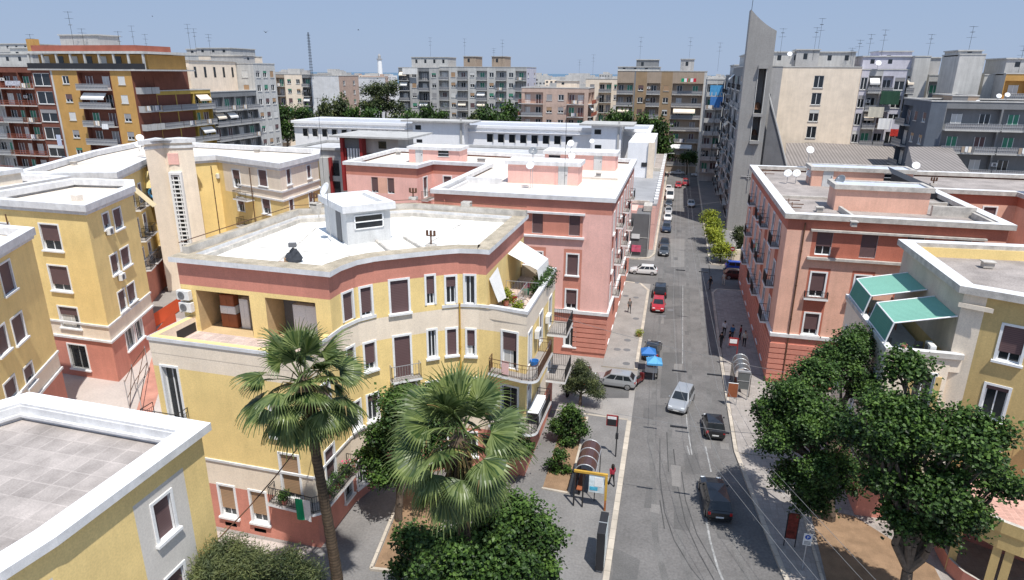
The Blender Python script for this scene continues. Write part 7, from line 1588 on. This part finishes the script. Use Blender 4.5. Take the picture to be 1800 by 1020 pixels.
for k in range(7): x = 13.0 + k * .3; mb.box(x, x + .06, 44.6, 44.64, 10.3, 11.7, (WOOD, IRON, DISHW)[k % 3], rot=.2 * (k % 2))
tag(mb.build('stacked_planks'), 'stack of poles and boards leaning between the two green awnings', 'boards')
# lounger on the loggia terrace
LG_ = thing('deck_chair', 'white folding deck chair on the pink loggia terrace', 'deck chair', (19.3, 32.6, 4.62), .6); mb = MB(); mb.box(-.8, .5, -.3, .3, .28, .32, DISHW); mb.build('seat', LG_, world=False); mb = MB(); mb.face([(.5, -.3, .3), (1.1, -.3, .8), (1.1, .3, .8), (.5, .3, .3)], DISHW); mb.build('backrest', LG_, world=False); mb = MB()
for sx in (-.7, .4): mb.tube((sx, -.28, 0), (sx + .2, -.28, .3), .02, STEEL, 5); mb.tube((sx, .28, 0), (sx + .2, .28, .3), .02, STEEL, 5)
mb.build('leg', LG_, world=False)
# gulls and swifts
def bird(label, px, py, Y, s, a):
    x, z = at(px, py, Y); t = thing('bird', label, 'bird', (x, Y, z), a); mb = MB(); DB = M('dark feathers', (.03, .03, .035), var=.1)
    k = [(-.5, .0), (-.25, .09), (.1, .11), (.38, .06), (.5, .0)]; mb.lathe([(r_ * s, x_ * s) for x_, r_ in k], (0, 0, 0), DB, 8, axis=(1, 0, 0)); mb.face([(-.4 * s, -.04 * s, 0), (-.4 * s, .04 * s, 0), (-.8 * s, .14 * s, 0), (-.8 * s, -.14 * s, 0)], DB)
    for sd in (-1, 1): mb.face([(.18 * s, .05 * sd * s, .03 * s), (-.14 * s, .05 * sd * s, .03 * s), (-.2 * s, .5 * sd * s, .3 * s), (-.35 * s, 1.1 * sd * s, .38 * s), (.05 * s, .55 * sd * s, .34 * s)], DB)
    mb.build('body', t, world=False)
bird('largest bird, gliding in the sky at the left', 467, 57, 60, .38, 2.6); bird('small bird in the sky right of the largest one', 630, 53, 90, .28, .5); bird('tiny bird at the top left of the sky', 268, 29, 110, .28, 1)
bird('tiny bird near the top border of the sky', 1168, 8, 110, .28, 1) if False else None
# ------------------------------------------------------------------ daylight
EL = radians(65.5); sdir = Vector((.62, -.785, 0)).normalized() * cos(EL) + Vector((0, 0, sin(EL)))
w = bpy.data.worlds.new("World"); sc.world = w; w.use_nodes = True; nt = w.node_tree; bg = nt.nodes['Background']
sky = nt.nodes.new('ShaderNodeTexSky'); sky.sky_type = 'NISHITA'; sky.sun_disc = False; sky.sun_elevation = EL; sky.sun_rotation = atan2(sdir.x, sdir.y)
sky.altitude = 20; sky.air_density = 1.0; sky.dust_density = .7; sky.ozone_density = 1.6
mx = nt.nodes.new('ShaderNodeMix'); mx.data_type = 'RGBA'; mx.inputs[0].default_value = .94
tcw = nt.nodes.new('ShaderNodeTexCoord'); sep = nt.nodes.new('ShaderNodeSeparateXYZ'); nt.links.new(tcw.outputs['Generated'], sep.inputs[0])
rp = nt.nodes.new('ShaderNodeValToRGB'); nt.links.new(sep.outputs['Z'], rp.inputs[0]); S_ = .13
for e, (p, c) in zip((rp.color_ramp.elements[0], rp.color_ramp.elements[1]), ((0, (.37, .475, .665)), (.35, (.275, .405, .655)))): e.position = p; e.color = (*c, 1)
sc_ = nt.nodes.new('ShaderNodeVectorMath'); sc_.operation = 'SCALE'; sc_.inputs['Scale'].default_value = 1 / S_; nt.links.new(rp.outputs[0], sc_.inputs[0])
nt.links.new(sky.outputs[0], mx.inputs[6]); nt.links.new(sc_.outputs[0], mx.inputs[7])
nt.links.new(mx.outputs[2], bg.inputs['Color']); bg.inputs['Strength'].default_value = S_
ld = bpy.data.lights.new('sun', 'SUN'); ld.energy = 5.0; ld.angle = radians(.53); ld.color = (1, .965, .91); lo_ = bpy.data.objects.new('sun', ld); COL.objects.link(lo_)
lo_.rotation_euler = sdir.to_track_quat('Z', 'Y').to_euler()
sc.view_settings.view_transform = 'Standard'; sc.view_settings.look = 'None'; sc.view_settings.exposure = 0; sc.view_settings.gamma = 1
sc.render.engine = 'CYCLES'; sc.cycles.max_bounces = 6; sc.cycles.diffuse_bounces = 3; sc.cycles.transmission_bounces = 2; sc.cycles.use_denoising = True
